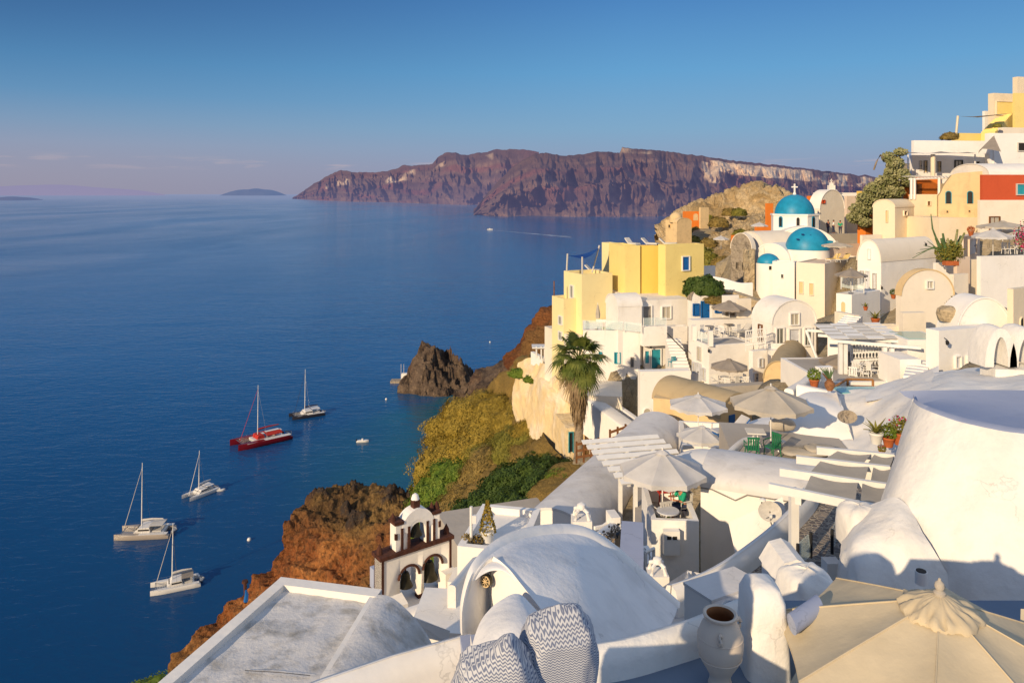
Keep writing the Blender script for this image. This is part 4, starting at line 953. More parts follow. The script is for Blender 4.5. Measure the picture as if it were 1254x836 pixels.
# cream long vault with ochre wall
e1=H('long cream vaulted house with a tan barrel roof and an ochre stained wall',800,487,44,-20,796,852,552,'tan',par=0,extra=3,depthL=5,bev=.12)
m=MB(); a0=W(812,500,45.5); b0=W(893,522,41.5); ax=(b0-a0); ax.z=0; L=ax.length; ax.normalize(); sd=Vector((-ax.y,ax.x,0))
zz=W(880,500,43).z
arc=[(1.45*math.cos(math.pi*k/18),1.15*math.sin(math.pi*k/18)) for k in range(19)]
o=thing('vaulted_house','brown barrel vault ending in a round tan face between the parasols','house',(a0+b0)/2)
m.extrude([(1.45,-3)]+arc+[(-1.45,-3)],Vector((a0.x,a0.y,zz))+sd*.6,sd,Z,ax,L); m.bevel(.05); m.build('wall','tan',o)
m=MB(); A_=[(x*1.035,y*1.045+.01) for x,y in arc]; m.extrude(A_+[(x*.96,y*.96) for x,y in arc[::-1]],Vector((a0.x,a0.y,zz))+sd*.6-ax*.1,sd,Z,ax,L+.15); m.build('roof','tanroof',o)
m=MB(); p_=Vector((a0.x,a0.y,zz))+sd*.2+ax*(L+.03); m.box(p_-Z*.4,(.06,.5,.9),(ax,sd,Z)); m.build('door','blue',o)
# ---- the blue domed church -------------------------------------------------
ch=thing('church','white church with a large blue dome and cross on a windowed drum','church',W(990,360,84))
dc=W(973,305,92); R1=2.75*1.0
r8=2.85
m=MB(); z0=W(973,330,92).z; z1=W(973,262.5,92).z
for a in (0,): m.prism([(dc.x+r8*math.cos(R(k*45+10)),dc.y+r8*math.sin(R(k*45+10))) for k in range(8)],z0,z1); m.bevel(.08); dr=m.build('drum','white2',ch)
m=MB(); m.prism([(dc.x+(r8+.12)*math.cos(R(k*45+10)),dc.y+(r8+.12)*math.sin(R(k*45+10))) for k in range(8)],z1-.12,z1+.08); m.bevel(.03); m.build('cornice','white2',ch)
m=MB(); rd=2.35; hd_=2.45; m.lathe([(rd*math.cos(R(a)),hd_*math.sin(R(a))) for a in range(0,91,6)],c=(dc.x,dc.y,z1+.02),n=36); dm=m.build('dome','bluedome',ch,smooth=60)
m=MB(); t_=Vector((dc.x,dc.y,z1+hd_)); m.lathe([(.22,0),(.16,.25),(0,.35)],c=t_,n=10); m.box(t_+Z*.8,(.16,.16,1.1)); m.box(t_+Z*.95,(.75,.15,.16)); m.build('cross','white2',dm)
for a in (-57.5,-102.5,-147.5,-12.5):
    d=Vector((math.cos(R(a)),math.sin(R(a)),0)); ap=r8*math.cos(R(22.5)); c=Vector((dc.x,dc.y,W(973,272,89.5).z))+d*ap; s=Vector((-d.y,d.x,0))
    prof=[(-.3,-.8)]+[(.3*math.cos(math.pi-math.pi*k/8),.5+.3*math.sin(math.pi*k/8)) for k in range(9)]+[(.3,-.8)]
    m=MB(); m.extrude([(x*1.35,y*1.1) for x,y in prof],c-d*.04,s,Z,d,.09) if False else m.extrude([(x*.95,y*.85) for x,y in prof],c-d*.04,s,Z,d,.09); wv=m.build('window','bluedome' if a!=-102.5 else 'white2',ch)
    m=MB(); m.extrude([(x*.6,y*.7) for x,y in prof],c+d*.02,s,Z,d,.06); m.build('pane','dark',wv)
def vaultpart(nm,par,c,axd,L,r,zs,zb,rise,mat,rm='white2'):
    axd=Vector(axd).normalized(); s=Vector((-axd.y,axd.x,0)); n=20; arc=[(r*math.cos(math.pi*k/n),rise*math.sin(math.pi*k/n)) for k in range(n+1)]
    m=MB(); m.extrude([(r,zb-zs)]+arc+[(-r,zb-zs)],Vector((c[0],c[1],zs)),s,Z,axd,L); m.bevel(.06); m.build('wall',mat,par)
    m=MB(); m.extrude([(x*(1+.05/r),y*(1+.05/rise)) for x,y in arc]+[(x*.97,y*.97) for x,y in arc[::-1]],Vector((c[0],c[1],zs))-axd*.06,s,Z,axd,L+.12); m.build(nm,rm,par)
zb=W(990,360,84).z-2
vaultpart('roof',ch,(W(985,300,86.5)).to_tuple(),(.25,.97,0),7,3.9,W(990,312,87).z,zb,3.3,'white2')     # great arch in front of drum
vaultpart('roof',ch,(W(918,320,86)).to_tuple(),(.93,.36,0),7,2.6,W(918,306,88).z,zb,2.3,'white','cream2')           # long left arm
vaultpart('roof',ch,(W(945,330,83)).to_tuple(),(.7,.7,0),5,2.1,W(945,318,84).z,zb,1.9,'white')
m=MB(); bc=W(989,322,82.5); zs=W(989,305,82.5).z; rr=2.3
m.lathe([(rr,zb-zs),(rr,0)],c=(bc.x,bc.y,zs),n=32); m.build('apse_wall','white2',ch)
m=MB(); m.lathe([(rr*1.02*math.cos(R(a)),2.45*math.sin(R(a))) for a in range(0,91,6)],c=(bc.x,bc.y,zs),n=36); m.build('low_dome','bluedome',ch,smooth=60)
for px,py in ((977,293),(983,287),(992,288),(1005,292)):
    m=MB(); q=W(px,py,81.0); m.box(q,(.16,.4,.12)); m.build('dome_peg','navy',ch)
m=MB(); m.box(W(1012,296,81.5),(1.0,1.2,.25)); m.build('buttress','bluedome',ch)
# small apse
m=MB(); bc=W(941,340,80.5); zs=W(941,322,80.5).z; m.lathe([(1.28,zb-4-zs),(1.28,0)],c=(bc.x,bc.y,zs),n=28); ap=m.build('apse_wall','white2',ch)
m=MB(); m.lathe([(1.2*math.cos(R(a)),1.05*math.sin(R(a))) for a in range(0,91,9)],c=(bc.x,bc.y,zs),n=28); m.build('apse_dome','bluedome',ch,smooth=60)
m=MB(); m.box(W(943,328,79.3),(.25,.2,.4)); m.build('slit_window','dark',ch)
ba=H('white church annex block with one tiny square window beside the small blue apse',973,321,77,60,946,976,376,'white2',par=.1,ops=[('l',958,338,2.4,4.5,'win','white2','dark')],extra=3,flatroof='white')
sb=H('grey rubble stone house with round window end beside the church',921,306,83,35,895,925,345,'stone',vault='v',rise=1.8,roofm='cream2',ops=[('l',911,326,3,9,'door','stone','dark'),('l',903,325,2,8,'win','stone','dark')],extra=3,name='stone_house')
sb2=H('tan rubble wall joining the stone house to the church',912,305,81,12,910,924,345,'stonet',par=0,extra=3,name='stone_wall',cat='wall')
# big cream block with roof terrace
g1=H('large cream block with two tall sunken windows and a sun terrace on its roof',1010,323,74,50,975,1051,404,'cream2','pink',par=.12,ops=[('l',981.5,352,4.5,14,'win','cream2','tan'),('l',994,354,4.5,14,'win','cream2','tan')],extra=4,flatroof='pink',name='cream_house')
zt=g1.z1-.1
inst('ub',mk_umbrella('beige',1.7,2.3,.35,polem='whitepaint'),onz(1025,321,zt),.2,'flat beige parasol on the sun terrace beside the blue dome','parasol',scale=.9)
inst('lgy',mk_lounger('whitepaint','yellowcush'),onz(1020,321,zt),R(-60),'yellow cushioned sun lounger, left one on the cream roof','lounger','yellow loungers on the cream roof')
inst('lgy',None,onz(1032,321,zt),R(-60),'yellow cushioned sun lounger, right one on the cream roof','lounger','yellow loungers on the cream roof')
g2=H('low pinkish curved wall behind the sun terrace and the loungers',1013,300,82,28,1010,1056,330,'pink',par=0,extra=3,name='cream_house')
# people on the lane behind
lz=W(1022,287,92).z
ln=H('paved lane block running behind the church',1000,287,88,20,996,1060,300,'floor',par=0,extra=4,name='lane',cat='path')
person(onz(1014,286,lz),R(20),'person in dark clothes standing left on the lane behind the church','navyc','navyc')
person(onz(1020.5,286,lz),R(80),'person in a pale top in the middle of the lane behind the church','whitepaint','navyc')
person(onz(1029,287,lz),R(160),'person in a bright green top at the right of the lane behind the church','tshirt','navyc')
# ---- chapel and boxes behind -------------------------------------------------
u1=H('cream domed chapel with a round vault roof and tiny red window behind the church',1004,256,100,30,991,1034,290,'cream2',vault='u',rise=2.6,roofm='white',ops=[('r',1008,247,3,3,'win','red','red')],extra=4,name='chapel',cat='chapel')
u2=H('long low white house behind the chapel on the skyline',1000,236,122,10,996,1060,262,'white2',par=.1,extra=4)
m=MB(); q=W(1018,238,118); m.box(q+Z*-.4,(1.5,.9,2.2)); m.box(q+Z*1.0,(1.0,.7,.9)); m.box(q+Z*1.6,(.5,.5,.5)); m.bevel(.12); m.box(q+Z*2.1,(.1,.1,.7)); m.box(q+Z*2.2,(.4,.1,.1)); solo(m,'bell_gable','white','small white bell gable with a cross on the skyline','bell tower')
u3=H('pinkish framed flat house behind the people on the lane',1037,240,112,18,1034,1060,280,'pink',par=.2,extra=4,name='cream_house')
u4=H('yellow gabled roof piece peeping above the vine',1052,234,116,10,1049,1080,250,'gold',par=0,extra=4,name='yellow_house')
for k,(pc,pt_,d,pl,pr,pb,lab) in enumerate([(939,249,108,937,947,275,'slim orange house beside the great blue dome'),(927,278,100,924,941,290,'low orange wall with a scalloped top left of the dome'),(897,288,104,895,906,302,'small orange hut at the foot of the castle hill'),(992,240,116,988,999,262,'orange gable behind the cream chapel')]):
    H(lab,pc,pt_,d,12,pl,pr,pb,'orange',par=0,extra=4,name='orange_house')
inst('ug2',mk_umbrella('wcanvas',1.5),W(930,280,104)-Z*1,.2,'white parasol in front of the orange house','parasol',scale=.8)
inst('ug2',None,W(883,292,110)+Z*-1.5,.2,'white parasol low on the castle hill','parasol',scale=.8)
# castle ruin
cz=W(830,290,165).z
k1=H('tan ruined castle chapel with a small round dome above the sea',834,270,160,30,815,846,296,'tan','tan',par=.4,ops=[('l',820,277,2.2,3.5,'win','tan','dark')],extra=8,name='ruined_chapel',cat='ruin',flatroof='tan')
q=k1.mid; m=MB(); z_=k1.z1-.5; m.lathe([(1.45,0),(1.45,.9)]+[(1.4*math.cos(R(a)),.9+1.3*math.sin(R(a))) for a in range(0,91,10)],c=(q.x-.6,q.y-.5,z_),n=24); m.build('dome','tan',k1.root)
k2=H('orange ruined castle wall with a blind arch',840,259,172,8,836,866,285,'orange',par=.4,ops=[('r',852,266,5,8,'arch','tan','tan')],extra=8,name='ruined_wall',cat='ruin',flatroof='tan')
k3=H('small broken pinnacle of the castle ruin on the right of its wall',858,254,171,20,856,868,275,'tan',par=0,extra=8,name='ruined_tower',cat='ruin')
k4=H('arched half vault of the castle ruin facing the village',829,273,156,25,824,847,292,'tan',vault='u',rise=1.0,roofm='tan',extra=8,name='ruined_vault',cat='ruin')
# ---- middle right ------------------------------------------------------------
h1=H('tall white vaulted house with three shuttered openings in its arched front',1079,321,60,32,1050,1146,372,'white2',vault='v',rise=1.75,roofm='cream2',ops=[('l',1065,311,3,12,'win','white2','white2'),('l',1056,340,3.5,16,'win','wicker','paledoor'),('l',1063,343,4.5,22,'door','white2','paledoor'),('l',1071.5,344,3.5,18,'win','wicker','paledoor')],extra=5)
zt=W(1050,357,57).z
h2=H('white stair terrace with a glass screen and an arched opening below the vaulted house',1043,361,55,38,1024,1078,400,'white2',par=.1,ops=[('r',1034,378,1,1,'win','white2','white2'),('l',1033,377,5,16,'archdoor','white2','tan')],extra=4,flatroof='white') if False else H('white stair terrace with a glass screen and an arched opening below the vaulted house',1043,361,55,38,1024,1078,400,'white2',par=.1,ops=[('l',1033,377,5,15,'archdoor','white2','tan')],extra=4,flatroof='white')
rail('glass screen on the white stair terrace',onz(1030,354,h2.z1),onz(1058,359,h2.z1),1.3)
inst('ug',None,onz(1042,359,h2.z1),.4,'grey parasol on the small stair terrace against the white vaulted house','parasol',scale=.78)
i1=H('cream vaulted house with one square pale window facing the camera',1103,362,50,6,1097,1168,384,'cream2',vault='u',rise=1.75,roofm='tan',ops=[('r',1138,348.5,7,8,'win','white','curtain')],extra=4,name='cream_house')
k5=H('white roof terrace with planters and agave leaves',1050,400,50,6,1040,1106,413,'cream2',par=.5,extra=5,flatroof='wicker')
inst('pagave',mk_pot('terracotta','agave','leafolive'),onz(1072,398,k5.z1-.4),0,'spiky grey agave in a pot on the white roof terrace','potted plant',scale=1.5)
inst('pbushT',mk_pot('terracotta','bush','leaf'),onz(1107,391,k5.z1),0,'green bush in a terracotta bowl before the cream vault','potted plant',scale=1.9)
inst('pbushT',None,W(1094,364,51.5)-Z*.1,0,'small bright plant in a pot on the ledge left of the cream vault','potted plant',scale=.9)
inst('pagave',None,W(1060,380,52),1,'agave in a pale blue pot on the pillar by the stairs','potted plant',scale=.8)
k6=H('cream sloping stair block beside the roof terrace',1046,386,52,20,1022,1052,425,'cream2',par=0,extra=4)
stairs('narrow white steps climbing past the cream stair block',W(1024,408,49),W(1046,386,52.5),1.1,9,'white2')
k7=H('cream wall behind the white pergola with a pool above it',1106,383,47,6,1101,1134,420,'cream2',par=0,extra=5)
o=thing('plunge_pool','pale green plunge pool above the white pergola','pool',W(1118,416,42)); q=W(1120,416,42)
m=MB(); m.box(q-Z*1.5,(2.2,2.6,3.5)); m.bevel(.05); m.build('rim','white2',o); m=MB(); m.box(q+Z*.26,(1.8,2.2,.03)); m.build('water','pool',o)
# cream and coloured houses at upper right
o1=H('cream house with a soft vaulted roof and one tall niche beside the vine',1096,254,76,40,1069,1120,300,'cream',vault='v',rise=.8,roofm='cream',ops=[('l',1086.5,265,2.4,14,'win','cream','tan'),('r',1108,261,3.5,4.5,'win','cream','wood')],extra=4,name='cream_house')
o2=H('cream house with a large arched alcove and a tiny window behind the cactus',1117,238,79,5,1113,1152,300,'cream',par=0,ops=[('r',1134,283,20,27,'arch','cream2','tan'),('r',1137,249,3.5,5,'win','cream','wood')],extra=4,name='cream_house')
q1=thing('yellow_house','ochre house with a wavy gable top and two arched blue windows','house',W(1176,300,74)); 
m=MB(); a=W(1149,300,75); bb=W(1203,300,73.2); d=(bb-a); L=d.length; dn=Vector((d.x,d.y,0)).normalized(); bk=Vector((-dn.y,dn.x,0)); zref=W(1176,300,74.2).z
def zz_(py): return W(1176,py,74.2).z-zref
Lp=Vector((d.x,d.y,0)).length; tp=[(0,240),(.06,236),(.12,228),(.2,222),(.32,214),(.45,212),(1,210)]
m.extrude([(0,-6)]+[(Lp*t,zz_(py)) for t,py in tp]+[(Lp,-6)],Vector((a.x,a.y,zref)),dn,Z,bk,5); m.bevel(.1); m.build('wall','tan',q1)
hq=Hs(); hq.C=Vector((a.x,a.y,0)); hq.v=dn; hq.u=bk; hq.root=q1
for op in [('r',1161.5,242,6,15,'archwin','turq','dark'),('r',1188,242,6,15,'archwin','turq','dark'),('r',1160,259,1.8,1.8,'win','tan','dark'),('r',1187,258.5,1.8,1.8,'win','tan','dark')]: opening(hq,*op)
BASES.append((W(1176,300,76).x,76,zref,4))
q2=H('smooth cream lower storey under the ochre house',1150,266.5,72.9,6,1148,1198,302,'cream',par=0,extra=4,name='cream_house',depthL=5)
r1=H('red painted house with a small pale framed window at the right edge',1203,214,71.5,4,1200,1285,245,'red',par=.2,ops=[('r',1250,232,10,12,'win','wicker','turq')],name='red_house',flatroof='white')
r2=H('cream lower storey under the red house with a brown framed window',1200,245,71.3,4,1197,1285,306,'cream2',par=0,ops=[('r',1217.5,276,11,20,'win','wood','curtain')],extra=5,name='cream_house')
r3=H('white low vault roof above the red wall at the right edge',1212,214,75,4,1206,1300,225,'white',vault='v',rise=1.2,roofm='white',extra=0,depthL=6)
s1_=H('white terrace house with a shaded veranda and an ornate mirror under a cloth roof',1117,190,88,6,1114,1212,216,'white2',par=0,extra=3,ops=[('r',1127,203,2,12,'door','wicker','cream'),('r',1133,204,3,14,'door','greydoor','tan'),('r',1150,204,3,12,'door','greydoor','tan'),('r',1173.5,203,8,12,'win','bronze','curtain'),('r',1197,201,4,6,'win','white2','dark')])
s2_=H('white parapet storey over the veranda house',1119,172,90,6,1116,1215,190,'white2',par=.3,extra=0)
o=thing('awning','white cloth awning spread over the veranda','awning',W(1150,190,84)); m=MB(); m.grid([[W(1108+11*k,187+.6*math.sin(k),84-.2*k)+Z*(.1*math.sin(k*2)) for k in range(10)],[W(1112+10.5*k,189-1.2,88) for k in range(10)]]); m.build('cloth','wcanvas',o)
for px in (1112,1142.5,1194): m=MB(); m.tube([W(px,216,84.5),W(px,189,84.5)],.25 if px==1142.5 else .08,8); m.build('post','cream' if px==1142.5 else 'whitepaint',o)
o=thing('shade_sail','taupe peaked shade sail at the right end of the veranda','shade sail',W(1212,190,82)); P1,P2,P3=W(1198,188,84),W(1217,166,86),W(1226,186,82); m=MB(); rows=[]
for j in range(7):
    t=j/6; a=P2.lerp(P1,t); bq=P2.lerp(P3,t); rows.append([a.lerp(bq,k/6)+Vector((0,1.2*math.sin(math.pi*k/6)*t,.5*math.sin(math.pi*k/6)*t)) for k in range(7)])
m.grid(rows); m.build('cloth','taupe',o); m=MB(); m.tube([W(1217,216,86),W(1217,166,86)],.08,6); m.build('pole','whitepaint',o)
s3_=H('white house wall with a dark window behind the taupe sail',1212,163,86,6,1206,1300,214,'white2',par=.2,extra=2,ops=[('r',1251,180,9,9,'win','wicker','dark')])
pg=thing('pergola','white pergola with slats below the veranda against orange walls','pergola',W(1140,240,79))
for px in (1116,1120,1150): m=MB(); m.tube([W(px,244,79),W(px,218,79)],.14,6); m.build('post','whitepaint',pg)
for dd in (79,81,83):
    m=MB(); m.tube([W(1113,219.5,79)+Vector((0,dd-79,0)),W(1164,217.5,79)+Vector((0,dd-79,0))],.12,5); m.build('beam','whitepaint',pg)
for k in range(12): m=MB(); q=W(1114+k*4.3,217.5,79); m.box(q+Vector((0,2,.15)),(.09,5,.06)); m.build('slat','whitepaint',pg)
v1_=H('terracotta orange wall behind the white pergola under the veranda',1108,216,83.5,5,1106,1152,252,'orange',par=0,extra=3,name='orange_house',ops=[('r',1125,232,8,14,'win','orange','wood')])
t1_=H('topmost pale yellow house at the upper right corner',1246,94,104,14,1240,1310,122,'cream','cream',par=.3,extra=2,name='yellow_house',flatroof='floor')
t2_=H('golden yellow house with a covered loggia below the topmost block',1217,114,100,14,1210,1310,176,'cream','cream',par=.2,extra=3,name='yellow_house',flatroof='orange',ops=[('r',1230,133,20,16,'win','cream','yellow')])
t3_=H('bright yellow wall at the right edge under the topmost house',1243,114,98,10,1240,1310,145,'yellow',par=0,extra=5,name='yellow_house')
t4_=H('small white tower block left of the golden yellow house',1206,136,103,14,1203,1222,165,'white2',par=.1,extra=3)
t5_=H('long low yellow terrace wall with a pole on the skyline',1175,163,97,10,1165,1240,176,'yellow',par=.3,extra=3,name='yellow_house',flatroof='floor')
t6_=H('low white house with a rubble patch at the right edge near the top',1229,156,93,12,1222,1300,176,'cream2',par=0,extra=3)
stairs('yellow stairs climbing to the golden yellow house',W(1210,163,96),W(1232,140,101),1.6,14,'yellow')
o=thing('shade_sail','thin dark awning stretched from a pale pole on the skyline','shade sail',W(1172,163,96)); m=MB(); A,B_,C_=W(1173,142.5,96),W(1222,140,97),W(1200,143,93); m.grid([[A,A.lerp(B_,.5)-Z*.3,B_],[A,A.lerp(C_,.7),B_-Vector((0,3,.2))]]); m.build('cloth','taupe',o); m=MB(); m.tube([W(1171,163,96),W(1173,142,96)],.14,6); m.build('pole','cream',o)
inst('bushA1',mk_bush('leafbrown',31,700,.12),W(1163,169,95),0,'reddish shrub on the edge of the yellow terrace','shrub',scale=(1.1,1,1))
inst('bushA2',mk_bush('leafolive',32,700,.12),W(1221,155,92),0,'small green shrub by the yellow stairs','shrub',scale=.5)
# white terrace N with umbrellas and blocks at right
n1=H('large white terrace block with parasols at the right edge',1201,314,54,14,1196,1300,378,'white2',par=.35,extra=5,flatroof='white2')
zt=n1.z1-.3
inst('ub',None,onz(1228,309,zt),.3,'large grey topped parasol on the white terrace at the right edge','parasol',scale=1.12) 
inst('uw',mk_umbrella('wcanvas',1.5),onz(1216,311.5,zt)-Z*.35,.1,'white parasol, lower left one on the right edge terrace','parasol')
inst('uw',None,onz(1236,307,zt)-Z*.25,.5,'white parasol behind the grey one on the right edge terrace','parasol')
inst('uw',None,onz(1256,311,zt)-Z*.3,.2,'white parasol cut by the right edge of the photo','parasol')
for k,px in enumerate((1232,1240,1248)): inst('chairW',None,onz(px,311,zt),R(40*k),'white chair on the right edge terrace, '+['left','middle','right'][k]+' one','chair','white chairs on the right edge terrace')
n2=H('cream hut with a pale green door and a clay bowl on its roof',1180,290,62,50,1172,1200,325,'pink',par=0,extra=4,ops=[('r',1190,302,9,18,'door','pink','paledoor')],name='cream_house')
inst('bowlp',mk_pot('terracotta','bush','terracotta'),W(1189,289,62.5),0,'clay bowl of reddish plants on the hut roof','potted plant',scale=1.1)
n3=H('white planter wall holding the tall cactus',1146,322,59,8,1143,1176,355,'white2',par=.2,extra=4)
n4=H('cream box shaped chimney block, upper one beside the hut',1172,315,57,20,1170,1188,330,'pink',par=0,extra=2,name='cream_block',cat='building')
n5=H('cream block with small roof holes in shadow beside the cream vault',1168,336,54,24,1166,1186,380,'cream2',par=0,extra=4,name='cream_block',cat='building')
n6=H('cream wall stepping down below the hut',1186,318,58,14,1184,1201,375,'cream',par=0,extra=4,name='cream_block',cat='building')
m1=H('bright white round faced vault with a grey parasol behind it',1170,418,40,2,1168,1241,420,'white2',vault='u',rise=2.35,roofm='white2',extra=4,depthL=1.6)
inst('ug',None,W(1205,374,44)-Z*1.9,.6,'grey parasol rising behind the white round faced vault','parasol',scale=.95)
m2_=H('cream house corner at the right edge above the arched chimney',1241,354,39,30,1236,1300,420,'cream',par=0,extra=3,ops=[('r',1251,395,4,12,'arch','cream','dark')],name='cream_house')
m3_=H('plain white house with open shutters below the round faced vault',1150,405,38,20,1134,1222,470,'white2',par=0,extra=4,ops=[('r',1172,443,6,13,'win shut','white2','paledoor'),('r',1186,442,5,13,'win','white2','dark')],bev=.2)
m4_=H('rough brick framed window block right of the white vault',1206,400,36,8,1204,1222,425,'rough',par=0,extra=2,ops=[('r',1212,408,8,14,'win','terracotta','curtain')],name='white_block')
inst('bushA1',None,W(1180,374,43),0,'dry brown bush between the cream vault and the white vault','shrub',scale=.8)
m=MB(); m.lathe([(0,.5),(.3,.46),(.5,.3),(.56,.05),(.45,-.35)],c=W(1160,385,41),n=16); solo(m,'boulder','stonet','rounded tan boulder on the wall beside the white vault','boulder')
# cactus
cc=thing('cactus','tall many armed cactus in a terracotta trough on the white planter wall','cactus',W(1163,322,57.5)); random.seed(12)
for k in range(26):
    a=random.uniform(0,6.28); e=random.uniform(.15,1.0); L=random.uniform(.9,2.6)*(1.2-.4*e); b0=W(1163,321,57.5)+Vector((math.cos(a)*.25,math.sin(a)*.2,0)); t1=b0+Vector((math.cos(a)*L*.25*e,math.sin(a)*L*.2*e,L*.45)); t2=t1+Vector((math.cos(a)*L*.35*e,math.sin(a)*L*.25*e,L*.55))
    m=MB(); m.tube([b0,t1,t2],[.10,.13,.07],7); m.build('stem','cactus' if k%5 else 'vine',cc)
m=MB(); 
for k in range(1500):
    d=rnd3(); p=W(1163,309,57.5)+Vector((d.x*1.1,d.y*.9,d.z*.95))*random.uniform(.5,1); leafpatch(m.bm,p,rnd3(),.12)
m.build('foliage','leafolive',cc,smooth=None)
for k in range(5): m=MB(); a=W(1150-k*1.5,306-k,57.5); m.tube([W(1158,318,57.5),a,a+Vector((-.9-.2*k,0,.7-.4*k))],[.06,.05,.02],5); m.build('stem','cactus',cc)
m=MB(); m.tube([W(1160,310,57.5),W(1148,296,57.5),W(1142,280,57.5),W(1140,262,57.6)],[.09,.08,.06,.03],6); m.build('stem','cactus',cc)
m=MB(); m.box(W(1164,322,57.2),(1.0,.5,.35)); m.bevel(.03); m.build('trough','terracotta',cc)
# vine over the wall
vn=thing('climbing_vine','pale green climbing vine tumbling down over the lane wall','vine',W(1075,290,82)); random.seed(8); m=MB()
ctr=[(1103,186,9,5),(1088,193,9,7),(1096,200,12,9),(1092,212,10,9),(1088,222,17,9),(1078,232,21,10),(1068,243,21,10),(1056,256,17,9),(1050,266,14,8),(1105,214,10,8),(1112,222,8,6),(1060,272,10,6),(1095,235,14,9)]
m2=MB()
for (px,py,rx,ry) in ctr:
    d=82+ (1100-px)*.03
    for k in range(int(rx*ry*7.5)):
        v=rnd3(); s=random.random()**.4; q=W(px+v.x*rx*s,py-v.z*ry*s,d+v.y*1.6*s); leafpatch(m.bm,q,rnd3()+Vector((0,-1,.4)),.20)
    if py>205:
        m2.lathe([(0,.8),(.6,.6),(.85,0),(.6,-.6),(0,-.8)],c=W(px,py,d+1.2),n=10)
m.build('foliage','vine',vn,smooth=None,recalc=False); m2.build('inner_foliage','leafolive',vn)
for pts in ([(1094,222,82),(1096,205,82),(1098,186,82)],[(1088,200,82),(1078,190,81.5),(1073,199,81.5),(1070,208,81.5)],[(1092,196,82),(1100,192,82),(1112,186,82)]): m=MB(); m.tube([W(*q) for q in pts],.10,5); m.build('branch','bark',vn)
v2=H('orange stone wall that the vine climbs over',1060,262,84,25,1050,1078,292,'orange',par=0,extra=4,name='orange_house')
v3=H('low pale parapet with small boxes below the vine',1056,288,76,20,1054,1080,302,'cream2',par=0,extra=3,name='cream_block',cat='building')
# rubble wall and stones beneath the church
wallpath('long rubble stone wall running down below the church',[(868,352,72),(895,356,70),(920,364,67),(945,374,64),(965,382,62),(995,405,58)],.9,6,'stonet','rubble_wall',n=24)
wallpath('whitewashed parapet under the stone house',[(872,338,74),(888,341,73.5),(905,346,73),(921,346,73)],.4,4,'white2',n=12)
f1=H('white stained ruin wall with a dark round rubble hole',886,362,64,10,884,905,395,'white',par=0,extra=3,name='white_block',ops=[('r',894,382,9,9,'archwin','stone','stone')])
f2=H('pale peeling wall stub beside the rubble hole',904,366,63,12,902,920,395,'cream2',par=0,extra=3,name='white_block')
f3=H('small white hut with chimney tops left of the stone house',862,326,76,20,860,876,345,'white2',par=.1,extra=3,name='white_hut')
for k,(px,py,d,s,lab) in enumerate([(862,350,68,(1.9,1.5,1.7),'green bushy shrub at the right foot of the yellow building'),(852,352,68.5,(1.4,1.2,1.6),'taller green shrub against the yellow wall'),(880,364,66,(1.6,1.2,.6),'low reddish dry shrub over the stone roof')]):
    inst(['bushL0','bushL1','bushA1'][k],mk_bush('leaf',41+k,1500,.12),W(px,py,d)-Z*.4,k,lab,'shrub',scale=s)
# ================================================================== NEARER HOUSES, PALM, PERGOLAS
# peeling ochre retaining wall and the lower lane
m=MB(); G=loft([[(632,446,86),(655,436,82),(672,452,76),(700,480,70),(735,506,65),(790,545,59)],[(630,470,85),(650,470,80),(672,480,74),(700,500,69),(735,520,64),(790,550,58.5)],[(628,500,84),(650,515,78),(675,530,72),(700,545,67.5),(735,552,63),(790,560,58)],[(640,560,82),(655,580,76),(680,595,70),(705,605,66),(740,600,61),(790,590,56)]],120,50,.45,.22)
m.grid(G); solo(m,'retaining_wall','ochre','tall peeling ochre and whitewash wall below the yellow house','wall',smooth=180)
H('ochre stuccoed house under the palm with a grey blue door',722,484,61,-8,690,762,560,'cream2',par=0,ops=[('r',749,553,3,12,'door','wood','wood'),('r',734,527,5,9,'win','rust','tan')],extra=3,name='ochre_house',bev=.25,depthL=5)
H('low ochre stone storey with a tall dark blue doorway beside the palm trunk',694,524,63,10,680,716,560,'ochre',par=0,ops=[('r',699,541,4.5,24,'door','turq','dark')],extra=3,name='ochre_house',bev=.2)
wallpath('whitewashed stepped wall running down from the arched door to the palm',[(715,480,62),(740,498,60),(765,516,57),(790,533,54),(808,548,51)],1.4,3,'white',n=16)
wallpath('upper white kerb wall beside the lane below the pool terrace',[(744,488,63),(770,505,60),(800,528,56),(822,548,52)],.6,3,'white2',n=12)
H('small arched white doorway house at the foot of the pool terrace',784,455,57,5,781,846,552,'white2',par=0,ops=[('r',792.5,513,8,26,'archwin','white2','curtain')],extra=3)
for lab,a,bb,n in (('dark brown wooden railing beside the lane, right section',(747,552,50),(776,543,48),4),('dark brown wooden railing left section at the palm foot',(706,566,51.5),(733,562,50),4)):
    o=thing('wooden_railing',lab,'railing',W(*a)); A,B_=W(*a),W(*bb); m=MB()
    for t in (.35,.8,1.25):
        m=MB(); c=(A+B_)/2+Z*t; d=(B_-A); L=d.length; d.normalize(); s=d.cross(Z).normalized(); m.box(c,(L,.07,.16),(d,s,s.cross(d))); m.build('rail','wood',o)
    for k in range(n): p_=A.lerp(B_,k/(n-1)); m=MB(); m.box(p_+Z*.7,(.13,.13,1.5)); m.build('post','wood',o)
rail('thin metal gate railing between the two wooden railings',W(731,573,48),W(745,568,48),1.1,'balusters',post='black')
mk_finger_palm(W(706,592,57.5),13.3,'tall fan palm with a shaggy brown trunk standing before the white houses')
